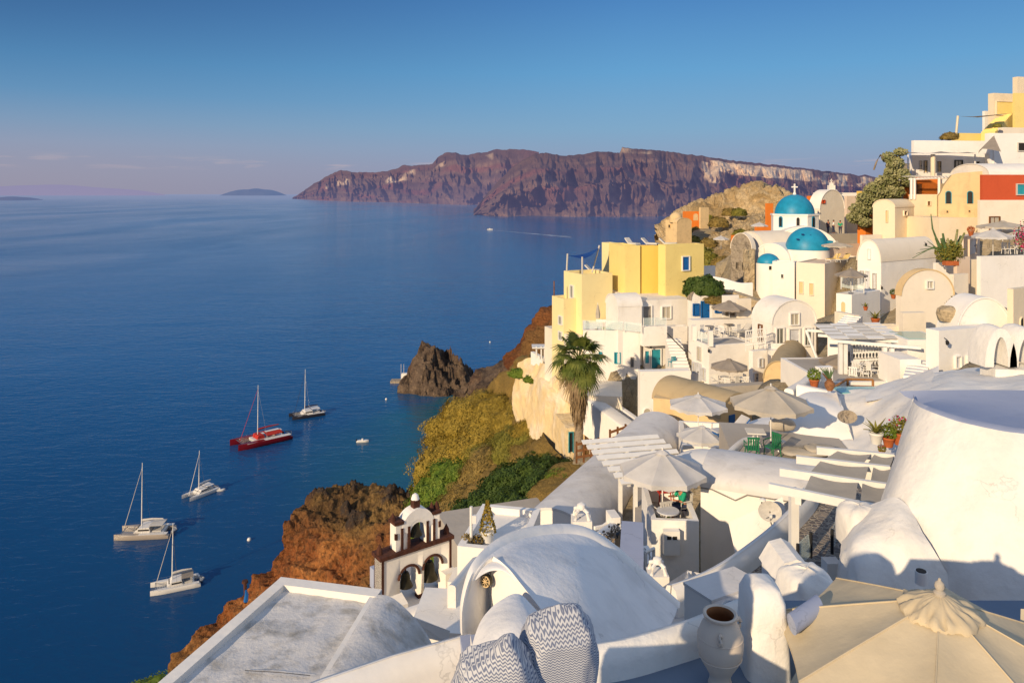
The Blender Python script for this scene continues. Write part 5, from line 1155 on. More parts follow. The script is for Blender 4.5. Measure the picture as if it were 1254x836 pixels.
# white balcony left of yellow house
bl=H('white balcony hut with a pergola and hedge left of the yellow house',664,438,79,20,650,668,452,'white2',par=0,extra=4,name='balcony',cat='balcony')
for px in (657,663,667): m=MB(); m.tube([W(px,438,79),W(px,424,79)],.1,5); m.build('post','whitepaint',bl.root)
m=MB(); m.box(W(661,424,79.6),(1.7,1.8,.12)); m.build('roof_frame','whitepaint',bl.root)
inst('bushH',mk_bush('leafbright',51,1500,.10),W(642,455,84)-Z*.3,0,'bright green hedge clump on the ledge by the white balcony','shrub',scale=(1.9,1.2,1.0))
inst('bushH',None,W(653,461,81)-Z*.3,1,'second green hedge clump under the white balcony','shrub',scale=(1.4,1,.8))
# shrubs on the slope
SH=[('leafgold',(576,508),108,6.8),('leafgold',(590,492),104,6.5),('leafgold',(575,545),100,8),('leafgold',(612,520),96,6.5),('leafgold',(560,545),108,5.4),('leafgold',(548,568),108,5.2),('leafgold',(640,500),90,4.5),('leafolive',(625,545),88,5.5),
    ('leafolive',(645,530),80,4.2),('leafbrown',(600,580),86,5.0),('leafbrown',(580,605),80,4.6),('leafbrown',(612,557),86,5.0),('leafgold',(618,492),98,4.5),('leafbrown',(560,640),74,3.6),('leafbrown',(655,548),74,2.9),('leafolive',(672,562),66,2.6),('leafgold',(655,518),80,3.2),('leafbrown',(552,668),68,3.0),('leafgold',(538,588),106,4.2),('leafolive',(690,573),60,1.7)]
for k,(mt_,(px,py),d,s) in enumerate(SH):
    nmz={'leafgold':'golden dry','leafolive':'olive green','leafbrown':'brown dry'}[mt_]
    where=['at the crest over the sea','right of the crest under the cliff wall','large one in the middle of the slope','under the cliff wall foot','on the seaward shoulder','lowest golden one at the shore side','tucked below the white ledge','between the golden ones and the palm hedge','close to the ochre wall','halfway down the bare ridge','low on the bare ridge','at the top of the bare ridge','highest golden one by the cliff wall','at the foot of the slope by the terrace parasols','under the ochre wall corner','left of the palm foot','small golden one beside the ochre wall','lowest brown one above the white terrace','seaward edge above the green clump','beside the palm foot'][k]
    inst('sb_%s%d'%(mt_,k%2),mk_bush(mt_,60+k,13000,.024,.62),W(px,py,d)-Z*s*.42,k*1.3,'%s mounded shrub %s'%(nmz,where),'shrub','shrubs on the cliff slope',scale=(s,s*.9,s*.95))
GR=[('leafbright',(555,590),92,5.2),('leafbright',(540,610),92,4.2),('leafbright',(545,632),86,4.4),('leafbright',(572,575),92,3.8),('leafbright',(530,638),84,3.2),
    ('leaf',(650,582),60,3.2),('leaf',(628,598),60,3.3),('leaf',(668,600),56,2.9),('leaf',(605,618),59,3.2),('leaf',(640,622),54,3.0),('leaf',(588,636),58,2.8),('leaf',(615,640),55,2.4),('leafbright',(692,590),55,2.0),('leaf',(676,574),61,2.3),('leaf',(570,655),57,2.4),('leafbright',(560,672),54,1.9)]
for k,(mt_,(px,py),d,s) in enumerate(GR):
    where=['top of the seaward green clump','left of the seaward green clump','bottom of the seaward green clump','right top of the seaward green clump','lowest seaward one above the headland','at the top of the dark hedge below the palm','left top of the dark hedge','right end of the dark hedge','middle of the dark hedge','lower right of the dark hedge above the barrel roof','left middle of the dark hedge','behind the terrace parasols','bright one at the palm foot','between palm foot and dry shrubs','lower left end of the dark hedge','nearest the potted conifer terrace'][k]
    inst('gb_%s%d'%(mt_,k%3),mk_bush(mt_,90+k,8500,.034 if mt_=='leafbright' else .042,.8,name='bush'),W(px,py,d)-Z*s*.4,k*1.1,'%s green leafy bush, %s'%('bright' if mt_=='leafbright' else 'dark',where),'bush','green bushes on the slope',scale=s)
# terrace with grey parasols below the bushes
for k,(px,py,d,s) in enumerate([(601,640,47,.85),(643,626,47,.9),(696,603,48,.9),(681,612,46,.7)]):
    inst('ug',None,W(px,py,d)-Z*2.4*s,.3*k,['grey parasol peeping behind the potted conifer','grey parasol at the left foot of the long barrel roof','beige grey parasol above the long barrel roof','lowest grey parasol half hidden by the long barrel roof'][k],'parasol',scale=s)
H('hidden lower terrace floor carrying the grey parasols',560,668,45,20,540,720,676,'floor',par=0,extra=5,name='terrace',cat='terrace',depthL=5)
# long barrel roof
zc=W(680,627,30).z
def barrel(label,a,bb,r,rise,wallz,zs,mat='white',rm='rooft',name='vaulted_house'):
    a=Vector((a[0],a[1],zs)); bb=Vector((bb[0],bb[1],zs)); ax=bb-a; L=ax.length; ax.normalize(); s=Vector((-ax.y,ax.x,0)); o=thing(name,label,'house',(a+bb)/2)
    n=24; arc=[(r*math.cos(math.pi*k/n),rise*math.sin(math.pi*k/n)) for k in range(n+1)]
    m=MB(); m.extrude([(r,wallz-zs)]+arc+[(-r,wallz-zs)],a,s,Z,ax,L); m.bevel(.05); m.build('wall',mat,o)
    m=MB(); m.extrude([(x*(1+.06/r),y+.06) for x,y in arc]+[(x*.97,y*.97) for x,y in arc[::-1]],a-ax*.04,s,Z,ax,L+.1); m.build('roof',rm,o,smooth=60)
    for p_ in (a,bb): BASES.append((p_.x,p_.y,wallz+1,3))
    return o,a,ax,s,L
lb,a_,ax_,s_,L_=barrel('long white barrel vaulted roof running away toward the palm',(1.75,29.5),(8.4,42.5),1.55,1.25,76,W(680,655,30).z,'white2')
wallpath('low white gutter wall along the left edge of the long barrel roof',[a_+s_*1.75+Z*-.05-ax_*1.5,a_+s_*1.75+ax_*4,a_+s_*1.75+ax_*9,a_+s_*1.75+ax_*13.5],.35,4,'white')
wallpath('thin brown pipe edged kerb under the arched end of the barrel roof',[W(642,672,28.5),W(668,680,28),W(722,684,27.5)],.3,3,'white2')
# potted conifer terrace (white curved block)
tt=H('white rounded terrace block with planters left of the big vault',560,668,23,-12,550,640,720,'white2',par=.25,extra=4,flatroof='white',bev=.25,depthL=3.2)
zt=tt.z1-.25
o=inst('conif',mk_pot('whitepaint','cone','leafgold'),onz(597,664,zt),0,'small golden conifer in a white pot on the rounded terrace','potted plant',scale=1.25)
inst('drybush',mk_pot('terracotta','bush','leafbrown'),onz(572,668,zt)-Z*.2,0,'dry brown flowers in the planter on the rounded terrace','potted plant',scale=.75)
inst('drybush',None,onz(585,667,zt)-Z*.2,2,'second dry planter beside the lamp post','potted plant',scale=.7)
lp=thing('lamp_post','slim white lamp post standing on the rounded terrace','lamp post',onz(577,668,zt)); q=onz(577,668,zt); m=MB(); m.tube([q,q+Z*1.25],.05,8); m.build('post','whitepaint',lp); m=MB(); m.box(q+Vector((.1,0,.85)),(.12,.12,.25)); m.build('lamp','whitepaint',lp)
wallpath('grey topped white wall bent around the shaded stair left of the vault',[(553,716,19),(562,706,20),(575,690,21.5),(586,680,22.5),(600,684,21),(612,690,20)],.22,2.5,'white',n=14)
o=thing('fire_extinguisher','small red pole by the arched barrel end','extinguisher',W(657,678,27)); m=MB(); m.tube([W(657,678,27),W(656,665,27)],.07,8); m.build('cylinder','redc',o); m=MB(); m.tube([W(656,665,27),W(656,662,27)],.03,6); m.build('valve','black',o)
# ---- house with the seated man ------------------------------------------------
mh=H('plain white house with a long grey washed barrel roof and a satellite dish',858,592,25,-24,850,975,720,'white2',par=0,extra=3,bev=.12,depthL=3.1)
C=mh.C; v=mh.v; u=mh.u; n=24; r=1.55; zs=mh.z1
arc=[(r*math.cos(math.pi*k/n),.55*math.sin(math.pi*k/n)) for k in range(n+1)]
L=mh.Lv+1.6; m=MB(); oC=Vector((C.x,C.y,zs))+u*(r-.02)-v*.03
m.extrude([(r,-.1)]+arc+[(-r,-.1)],oC,u,Z,v,L); m.bevel(.06); m.build('roof','rooft',mh.root,smooth=50)
m=MB(); rows=[]   # rounded left end of the roof
for j in range(9):
    t=j/8*math.pi/2; rows.append([oC-v*math.sin(t)*1.3+u*(x*math.cos(t)*.9)+Z*(y*math.cos(t)-.03) for x,y in arc])
m.grid(rows); m.build('roof_end','white',mh.root,smooth=60)
m=MB(); m.tube([Vector((C.x,C.y,zs-.12))-u*.03+v*k*mh.Lv/8-Z*(0.0 if k not in (2,3) else .12*(k-1)) for k in range(9)],.025,5); m.build('cable','greydoor',mh.root)
# lean-to curved buttress under the dish
m=MB(); rows=[]
for j in range(10):
    t=j/9; rr=[]
    for i in range(14):
        a=math.pi*.5*i/13; rr.append(W(892,670,23.6).lerp(W(958,650,22.6),t)+Z*(1.05*math.sin(a)*(.75+.25*t))+Vector((0,-.9+.9*math.sin(a)*1.0,0))*1+Vector((.5*(1-math.cos(a))*0,0,0)))
    rows.append(rr)
m.grid(rows); solo(m,'buttress','white','curved white lean-to under the satellite dish','wall',smooth=60)
ds=thing('satellite_dish','round pale satellite dish on the white curved lean-to','satellite dish',W(944,640,22.3)); c=W(943,626,22); nrm=Vector((-.25,-.9,.35)).normalized(); uu=nrm.cross(Z).normalized(); vv=uu.cross(nrm)
m=MB(); rows=[[c+(uu*math.cos(2*math.pi*k/28)*1.15+vv*math.sin(2*math.pi*k/28))*(.29*q)-nrm*(.09*(1-q*q)) for k in range(28)] for q in (.01,.3,.6,.85,1)]; rows.append([p_-nrm*.02 for p_ in rows[-1]]); m.grid(rows,closed=True); m.build('dish','wicker',ds)
m=MB(); m.tube([c-vv*.25,c+nrm*.22-vv*.12],.012,5); m.tube([c+uu*.12-vv*.2,c+nrm*.22-vv*.12],.01,5); m.build('feed_arm','metal',ds); m=MB(); m.box(c+nrm*.23-vv*.12,(.07,.07,.08)); m.build('receiver','white2',ds)
m=MB(); m.tube([c-nrm*.08,c-nrm*.2-vv*.2,W(946,646,22.3)],.025,6); m.build('mount','metal',ds)
o=thing('vent_pipe','small dark vent with a cap beside the satellite dish','vent',W(934,621,22.8)); m=MB(); m.tube([W(934,624,22.8),W(934,613,22.8)],.05,8); m.build('pipe','black',o); m=MB(); m.lathe([(.1,0),(.1,.05),(0,.1)],c=W(934,613,22.8),n=10); m.build('cap','white2',o)
# man's terrace
mt=H('white terrace box with a low wall holding the cafe table',798,636,23.5,-4,794,856,722,'white2',par=.62,extra=2,t=.16,bev=.05,depthL=3.0,flatroof='floor')
fz=mt.z1-.6
inst('tabM',mk_table('paledoor','metal',.36),onz(818,625,fz+.73)-Z*.73,0,'round pale cafe table in front of the seated man','table',scale=1)
mp_=onz(836,640,fz)+Vector((.05,.3,.0))
person(mp_,R(-75),'person in a bright green top seated at the cafe table','tshirt','navyc',sit=True)
inst('chairM',mk_chair('wicker'),mp_+Vector((.05,.05,0)),R(-75),'pale chair under the seated person in green','chair')
inst('chairM',None,onz(808,646,fz)+Vector((.1,.1,0)),R(200),'woven chair with its back to the camera at the cafe table','chair')
inst('chairR',mk_chair('redc'),onz(822,628,fz)+Vector((-.1,.9,0)),R(10),'red chair on the far side of the cafe table','chair')
inst('pottin',mk_pot('greydoor','bush','leafbright'),onz(801,645,fz)+Vector((.15,.1,0)),0,'small green plant in the left corner of the cafe terrace','potted plant',scale=.55)
inst('pottin',None,onz(818,648,fz)+Vector((0,.1,0)),2,'small green plant at the front of the cafe terrace','potted plant',scale=.5)
inst('ubig1',mk_umbrella('wcanvas',1.5,2.4,.62),onz(815,643,fz)-Z*.1+Vector((0,.5,0)),.35,'white parasol over the man in green at the cafe table','parasol',scale=.98)
eb=thing('meter_box','white meter cabinet with two dark windows on the terrace wall','cabinet',W(824,676,23.4)); q=W(822,663,23.3); m=MB(); m.box(q,(.5,.22,.75)); m.bevel(.03); m.build('cabinet','whitepaint',eb)
for dx in (-.09,.09): m=MB(); m.box(q+Vector((dx,-.115,.17)),(.13,.02,.10)); m.build('window','dark',eb)
# pergola lattice
pg=thing('pergola','white slatted pergola over the passage left of the cafe parasol','pergola',W(790,640,30)); pz=W(760,580,30).z
P1=onz(758,580,pz); P2=onz(778,590,pz); P3=onz(845,572,pz); P4=onz(786,553,pz)
for q,zb_ in ((P1+Vector((.05,0,0)),W(759,648,30).z),(P2,W(779,645,29).z)): m=MB(); m.box(Vector((q.x,q.y,(pz+zb_)/2)),(.16,.16,pz-zb_)); m.bevel(.02); m.build('post','whitepaint',pg)
ex=Vector((.97,.22,0)).normalized(); ey=Vector((-.22,.97,0))
for k in range(3):
    c=P1.lerp(P2,k*.5)+Z*.05; m=MB(); 
for k in range(3):
    s0=P2+Vector((-.35+1.25*k,0,0)); m=MB(); m.box(s0+ey*2.3+Z*.0,(.12,5.2,.14),(ex,ey,Z)); m.build('beam','whitepaint',pg)
for k in range(8):
    s0=P2+ey*(-.2+.68*k)+Z*.13; m=MB(); m.box(s0+ex*1.15,(3.7,.26,.05),(ex,(ey*.93+Z*.36),(Z*.93-ey*.36))); m.build('slat','whitepaint',pg)
wallpath('white sloping stair wall under the slatted pergola with a chimney shadow',[(754,637,27.5),(762,645,26.5),(772,656,25.5),(782,676,24.6),(789,690,24)],.22,3.5,'white2',n=14)
H('floor of the passage under the slatted pergola',776,692,24.5,-10,770,800,698,'floor',par=0,extra=2,name='passage',cat='path',depthL=9)
wallpath('tan shaded inner wall of the passage behind the cafe terrace',[(783,606,31),(800,604,31.5),(822,602,32)],.25,3,'tan')
# small things near vault: little chimneys, pots
def minich(label,px,py,d,s=1):
    q=W(px,py,d); o=thing('chimney',label,'chimney',q); m=MB(); m.box(q+Z*.25*s,(.55*s,.55*s,.5*s)); m.bevel(.05); m.build('base','white2',o)
    for k in range(4):
        a=math.pi/4+k*math.pi/2; c=q+Vector((math.cos(a)*.17*s,math.sin(a)*.17*s,.5*s)); m=MB(); pts=[c+Vector((math.cos(a)*.1*s,math.sin(a)*.1*s,0)),c+Vector((math.cos(a)*.06*s,math.sin(a)*.06*s,.2*s)),q+Z*.8*s]; m.tube(pts,.055*s,7); m.build('arch','white2',o)
    m=MB(); m.lathe([(0,.95*s),(.12*s,.88*s),(.14*s,.76*s),(0,.74*s)],c=q,n=12); m.build('cap','white2',o); return o
minich('small white crown shaped chimney above the big near vault',712,655,21,1.0); m=MB(); m.tube([W(712,638,21),W(710,633,21)],.03,5); solo(m,'vent_pipe','black','short black pipe on the crown shaped chimney','vent')
minich('small white crown shaped chimney beside the draped white canopy',805,722,17.5,.85)
wallpath('white tubular ledge beside the big vault',[(725,656,20),(735,668,19.3),(747,684,18.6)],.35,1.4,'white2')
H('small white box ledge behind the tubular ledge',749,634,24,10,742,757,662,'white2',par=0,extra=2,name='white_block',cat='building')
wallpath('white low wall left of the chimney shadow',[(733,652,22.5),(742,645,23.5),(750,640,24)],.3,1.2,'white2')
o=thing('plant_debris','dark dry plant in the sunlit corner beside the big vault','plant',W(757,664,22.3)); random.seed(4); m=MB()
for k in range(120): leafpatch(m.bm,W(754,662,22.3)+Vector((random.gauss(0,.22),random.gauss(0,.15),abs(random.gauss(0,.2)))),rnd3(),.1)
m.build('foliage','bark',o,smooth=None); m=MB(); m.lathe([(0,.4),(.14,.3),(.17,0)],c=W(760,666,22),n=10); m.build('pot','black',o)
H('blue grey shaded roof corner right of the big vault',757,706,17.2,-10,742,788,712,'blue_and_shade',par=0,extra=2,name='roof_terrace',cat='terrace',depthL=3)
wallpath('white rope swag chain wall beside the long barrel roof',[W(728,644,24),W(738,642,24.2),W(745,637,24.5)],.08,.12,'white2',name='rope_rail',cat='railing')
# steps right of it
H('low white stair wall with a gate beside the crown chimney',790,690,20,8,786,808,730,'white2',par=.05,extra=2,depthL=1)
rail('white picket gate beside the crown shaped chimney',W(790,712,19),W(801,706,19.4),.75,'balusters')
# white draped canopy
o=thing('shade_canopy','white draped cloth canopy with a peak behind the white roof box','awning',W(840,760,15)); m=MB()
K=[W(795,747,14.5),W(812,718,16.5),W(842,698,17.5),W(878,706,17),W(905,722,16.4),W(884,752,13.6),W(838,772,13.2),W(806,762,13.6)]; cpt=W(843,697,17.2)-Z*.05; rows=[]
for j in range(9):
    t=j/8; rows.append([cpt.lerp(K[i],t)-Z*.35*math.sin(math.pi*t)*(1 if i%2 else .6) for i in range(8)])
m.grid(rows,closed=True); m.build('cloth','wcanvas',o,smooth=50); m=MB(); m.tube([cpt,cpt-Z*2.2],.03,6); m.build('pole','whitepaint',o)
# umbrella trio middle
e_z=W(850,560,33).z
wt=H('white terrace block under the two white parasols',836,545,36,-10,800,900,580,'white2',par=.5,extra=4,flatroof='white2',depthL=4)
zt=W(850,560,33).z
inst('uA',mk_umbrella('wcanvas',1.5,2.3,.42),W(855,483,38)-Z*2.4,.2,'bluish white parasol beside the brown vault, larger of the left pair','parasol',scale=1.02)
inst('uB',mk_umbrella('wcanvas',1.35,2.2,.45),W(860,518,34)-Z*2.05,.5,'smaller white parasol in front of the bluish one','parasol',scale=.86)
w9=H('low wall and blue lounger terrace right of the small white parasol',905,548,33,-12,880,925,565,'white2',par=.4,extra=3,depthL=3)
inst('lgb',mk_lounger('blue','wcanvas'),W(892,535,34),R(-70),'lounger with a blue frame beside the small white parasol','lounger')
# white sculpted wall behind umbrella
m=MB(); G=loft([[(905,520,36),(950,505,36),(985,478,36),(1020,478,35),(1024,478,34)],[(900,530,33),(945,520,33),(985,500,32.5),(1030,505,32),(1036,515,31.5)],[(895,560,31),(940,558,31),(985,556,30.5),(1040,556,30),(1050,556,29.5)],[(895,600,29.5),(940,600,29.5),(985,600,29),(1040,600,28.5),(1055,600,28)]],50,30,.05,.8)
m.grid(G); solo(m,'sculpted_wall','white2','smooth sculpted white wall behind the large beige parasol','wall',smooth=70)
wallpath('white wall with a flat top carrying the clay jar and small cypress',[(978,470,36),(995,474,35.5),(1015,478,35)],.5,2,'white2')
wallpath('long white sloping handrail wall beside the small shrub',[(966,476,36),(985,465,38),(1003,450,41)],.45,1.5,'white')
inst('cyp',mk_pot('terracotta','bush','leafbright'),W(997,474,36),0,'small round yellow green shrub beside the big clay jar','potted plant',scale=1.2)
jo=thing('clay_jar','brown clay jar holding a driftwood branch on the white wall','jar',W(1016,478,34.5)); q=W(1016,478,34.3)
m=MB(); m.lathe([(0,0),(.12,0),(.22,.18),(.23,.33),(.14,.46),(.09,.5),(.12,.56),(.09,.56),(0,.5)],c=q,n=20); m.build('jar','brownjar',jo)
m=MB(); m.tube([q+Z*.4,q+Vector((-.2,0,.65)),q+Vector((-.33,0,.8))],[.05,.04,.03],6); m.build('branch','wood',jo)
m=MB()
for k in range(12): a=random.uniform(-.9,.9); m.tube([q+Z*.45,q+Vector((a*.25,0,.8)),q+Vector((a*.5,.05,1.05))],[.015,.03,.005],4)
m.build('foliage','cactus',jo)
H('small grey topped white pedestal behind the clay jar',1003,450,37,15,998,1020,475,'white2',par=0,extra=1,name='pedestal',cat='pedestal')
# ---- green chair terrace ---------------------------------------------------------
gt=H('white terrace enclosure with two green chairs and a low table',912,533,27.5,-9,868,1000,590,'white2',par=0.01,extra=0,depthL=.25,flatroof='white2') if False else None
gz=W(945,562,28.5).z
H('paved floor of the green chair terrace',900,566,28,-9,880,1060,575,'floor',par=0,extra=3,name='terrace',cat='terrace',depthL=5)
wallpath('white angled parapet left of the green chairs',[(876,572,26.5),(893,552,28.5),(912,536,30.5),(925,535,30.6)],.28,1.3,'white2',n=10)
wallpath('long low white parapet behind the green chairs',[(915,536,30.8),(950,540,30.6),(990,545,30),(1020,549,29.4)],.28,1.0,'white2')
inst('chG',mk_chair('greenplastic'),onz(921,562,gz),R(175),'green plastic chair seen from behind, left one','chair')
inst('chG',None,onz(946,560,gz),R(-60),'green plastic chair facing left beside the parasol pole','chair')
inst('tabS',mk_table('whitepaint','whitepaint',.36,.68,True),onz(925,555,gz)+Vector((.2,.6,0)),R(-9),'square white table behind the left green chair','table')
inst('tabM',None,onz(962,560,gz)+Vector((0,.6,0)),0,'round dark low table right of the green chairs','table',scale=.6)
inst('uBig',mk_umbrella('beige',1.62,2.45,.6),onz(955,560,gz)+Vector((0,1.0,0)),.25,'large beige parasol with valance over the green chairs','parasol')
for k,(px,py,s,lab) in enumerate([(985,556,(.9,.5,.22),'crumpled grey cushion cover on the long bench'),(1005,552,(.6,.4,.2),'second grey cover at the right of the bench'),(958,527,(.55,.25,.5),'square beige cushion leaning behind the parasol pole')]):
    q=W(px,py,28.6 if k<2 else 31.2); m=MB(); rows=[]
    for j in range(9):
        t=math.pi*j/8; rows.append([q+Vector((abs(math.sin(t))**.5*s[0]*(abs(math.cos(a))**.6)*(1 if math.cos(a)>0 else -1),abs(math.sin(t))**.5*s[1]*(abs(math.sin(a))**.6)*(1 if math.sin(a)>0 else -1),s[2]*(1+math.cos(t)*-1)*.5+.05*noise.noise(Vector((a*3,t*3,k)))))for a in [2*math.pi*i/20 for i in range(20)]])
    m.grid(rows,closed=True); solo(m,'cushion','beige',lab,'cushion',smooth=70)
H('white bench block with a round bolster before the flower pots',1018,554,26,-8,1014,1082,585,'white2',par=0,extra=2,name='bench_block',cat='bench',bev=.12)
for k,(key,px,py,s,lab,args) in enumerate([('potag',1073,541,1.15,'spiky agave in a white pot, leftmost of the row by the curved wall',('whitepaint','agave','leafolive')),('potfl',1088,545,1.0,'leafy plant in an orange pot beside the agave',('terracotta','bush','leafbright')),('potfl2',1102,542,1.25,'flowering bushy plant at the right of the pot row',('terracotta','flower','leafolive')),('potfl2',1080,556,.5,'low magenta flowers spilling over the white ledge',None)]):
    inst(key,mk_pot(*args) if args else None,W(px,py,25)-Z*.05,k,lab,'potted plant',scale=s)
# sweeping white plaster slope
m=MB(); G=loft([[(1015,480,36),(1050,477,36),(1080,470,38),(1110,462,36),(1142,452,34)],[(1022,500,34),(1060,486,34),(1100,476,33),(1130,472,31),(1150,478,29)],[(1030,535,31),(1065,522,31),(1100,510,29),(1125,500,27),(1150,500,25)],[(1034,560,29),(1066,560,28),(1100,560,26),(1125,560,24),(1150,560,22)]],60,40,.12,.5)
m.grid(G); solo(m,'plaster_slope','white','sweeping white plaster slope with a dark drain hole','wall',smooth=70)
m=MB(); _c=W(1036,509,30.9); m.grid([[_c+Vector((.42*q_*math.cos(2*math.pi*k/20),.1*q_*math.sin(2*math.pi*k/20)-.12*q_,.25*q_*math.sin(2*math.pi*k/20))) for k in range(20)] for q_ in (.01,1)],closed=True); solo(m,'drain_hole','stone','oval dark hollow in the sweeping white slope','drain')
m=MB(); G=loft([[(1062,480,37),(1085,468,38),(1125,457,38),(1150,448,37)],[(1060,484,34.5),(1085,472,35.5),(1120,462,36),(1150,456,36)],[(1060,492,33),(1090,484,33),(1125,474,34),(1150,470,34)]],30,16,.05,.7)
m.grid(G); solo(m,'plaster_mound','white2','rounded white mound roof beside the wooden railing','wall',smooth=70)
# right pergola (white) with posts and lattice railing
pg=thing('pergola','white pergola with reed slats and paired posts above the lattice screen','pergola',W(1060,460,42)); pz=W(1030,418,42).z
for px,d,pb in ((1029,42,468),(1035,42,468),(1083,41,463),(1092,41,463)): m=MB(); q=W(px,418,d); zb_=W(px,pb,d).z; m.box(Vector((q.x,q.y,(pz+zb_)/2)),(.2,.2,pz-zb_)); m.bevel(.02); m.build('post','whitepaint',pg)
for dy in (0,1.6,3.2): m=MB(); a=W(1016,418,42)+Vector((0,dy,0)); bb=W(1128,421,40)+Vector((0,dy,0)); a.z=bb.z=pz; d=(bb-a); L=d.length; m.box((a+bb)/2+Z*.05,(L,.12,.16),(d.normalized(),Z.cross(d).normalized(),Z)); m.build('beam','whitepaint',pg)
for k in range(8):
  for c_ in range(4):
    q=W(1016+c_*22,418,42); q.z=pz+.2; m=MB(); m.box(q+Vector((.5+.1*k,-.1+.55*k,.05+.03*c_*(k%2))),(1.0,.40,.04),((1,0,0),(0,.98,.18),(0,-.18,.98))); m.build('slat','wicker' if (k+c_)%2 else 'whitepaint',pg)
o=rail('white diamond lattice screen under the white pergola',W(1042,450,43),W(1090,448,42),1.35,'bars',name='lattice_screen',cross=True); o['category']='screen'
inst('ugL',mk_umbrella('taupe',1.6,2.3,.5),W(1040,432,44)-Z*2.4,.3,'dark grey parasol under the white pergola','parasol',scale=1.05)
inst('ugL',None,W(1018,434,46)-Z*2.4,.1,'second dark grey parasol left of the pergola posts','parasol',scale=.85)
H('paved deck under the white pergola',1010,468,40,2,1000,1100,475,'white2',par=.04,flatroof='floor',extra=3,name='terrace',cat='terrace',depthL=6)
for k,(px,py) in enumerate([(1050,463),(1060,466),(1068,462),(1045,468)]): inst('chairW',None,W(px,py,41.5),R(50*k),'white chair under the white pergola, '+['left by the lattice','middle in front of the lattice','right by the white posts','nearest the wooden railing'][k],'chair','white chairs under the pergola')
inst('tabW',None,W(1057,461,42.5),0,'white table in front of the lattice screen','table')
o=thing('wooden_railing','orange brown wooden handrail at the small pool','railing',W(1040,474,37)); A,B_,C_=W(1021,474,36.5),W(1038,464,37.5),W(1069,465,37.5)
for a,bb in ((A,B_),(B_,C_),(B_-Z*.35,C_-Z*.35)): m=MB(); m.tube([a,bb],.055,6); m.build('rail','woodlt',o)
for a in (B_,C_): m=MB(); m.tube([a,a-Z*.7],.06,6); m.build('post','woodlt',o)
q=W(1050,478,36); o=thing('plunge_pool','small pool strip behind the orange wooden handrail','pool',q); m=MB(); m.box(q+Z*-.3,(2.4,1.5,.6)); m.build('rim','white2',o); m=MB(); m.box(q+Z*.02,(2.1,1.2,.06)); m.build('water','pool',o)
H('white stepped bench wall right of the pergola posts',1102,440,39,4,1095,1128,462,'white2',par=0,extra=3,depthL=2)
stairs('white steps up to the pool right of the pergola',W(1120,462,37),W(1126,440,40),1.0,6,'white2')
# rough chimney arch building at right edge
cb=H('rough white block with a double arched chimney hood at the right edge',1219,452,21,-8,1200,1300,500,'rough',par=0,extra=3,bev=.25,name='white_block')
for k,(cx_,r_) in enumerate(((1219,14),(1251,16))):
    d=21.3; c=W(cx_,447,d); rr=r_*d/F*1.0; m=MB(); n=14
    rows=[]
    for i in range(n+1):
        a=math.pi*i/n; p_=c+Vector((-rr*math.cos(a),0,.85*math.sin(a)*1.15)); nx=Vector((-math.cos(a),0,math.sin(a))); rows.append([p_+nx*.13+Vector((0,-.25,0)),p_+nx*.17+Vector((0,.3,0)),p_+nx*.13+Vector((0,.55,0)),p_-nx*.12+Vector((0,.55,0)),p_-nx*.12+Vector((0,-.25,0))])
    V=m.grid(rows,closed=True); m.bm.faces.new(V[0]); m.bm.faces.new(V[-1][::-1]); m.build('hood_arch','rough',cb.root,smooth=60)
m=MB(); G=loft([[(1215,407,22.6),(1232,402,22.6),(1260,402,22.6),(1290,404,22.6)],[(1215,412,21.6),(1230,409,21.6),(1260,407,21.6),(1290,409,21.6)]],16,8,.03,2); m.grid(G); m.build('hood_top','rough',cb.root,smooth=70)
m=MB(); G=loft([[(1144,458,24),(1170,452,24.5),(1205,450,24.5),(1260,452,24.5),(1320,455,24)],[(1140,472,20.5),(1165,464,20.5),(1205,466,20.2),(1260,462,20),(1320,462,20)],[(1138,490,18.5),(1165,492,18),(1205,492,17.6),(1260,488,17.2),(1320,488,17)],[(1138,530,17.6),(1165,530,17),(1205,530,16.6),(1260,530,16.2),(1320,530,16)]],60,30,.06,1.2)
m.grid(G); solo(m,'stucco_mound','rough','lumpy rough white roof mound behind the blue topped round wall','roof mound',smooth=70)
# ---- pergola with tan cloth (near right) -------------------------------------------
pg=thing('pergola','grey white timber pergola with tan cloth strips over the pebble terrace','pergola',W(1010,700,16.5)); pz=W(972,588,16).z
def beam3(a,bb,w_,h_,nm='beam',mat='whitepaint',par=pg):
    d=bb-a; L=d.length; d.normalize(); s=d.cross(Z).normalized(); m=MB(); m.box((a+bb)/2,(L,w_,h_),(d,s,s.cross(d))); m.bevel(.01); m.build(nm,mat,par)
yl=[16.0,17.6,19.2,20.8]
lf=[onz(942,596,pz),onz(955,577,pz),onz(975,562,pz),onz(1000,551,pz)]
rt=[onz(1092,627,pz),onz(1090,597,pz),onz(1090,575,pz),onz(1095,560,pz)]
for a,bb in zip(lf,rt): beam3(a,bb,.11,.17)
for t in (.25,.83): beam3(lf[0].lerp(rt[0],t)-Z*.17,lf[3].lerp(rt[3],t)-Z*.17,.13,.15)
for k in range(3):
    for a0,a1 in ((.30,.72),(.76,1.0)) if k!=1 else ((.28,.78),(.83,1.0)):
        m=MB(); A=lf[k].lerp(rt[k],a0)+Z*.06; B_=lf[k].lerp(rt[k],a1)+Z*.06; C_=lf[k+1].lerp(rt[k+1],a0)+Z*.06; D_=lf[k+1].lerp(rt[k+1],a1)+Z*.06
        rows=[[A.lerp(C_,.12+.76*j/5).lerp(B_.lerp(D_,.12+.76*j/5),i/6)-Z*.05*math.sin(math.pi*i/6) for i in range(7)] for j in range(6)]; m.grid(rows); m.build('cloth_strip','beige' if k!=1 else 'beige',pg)
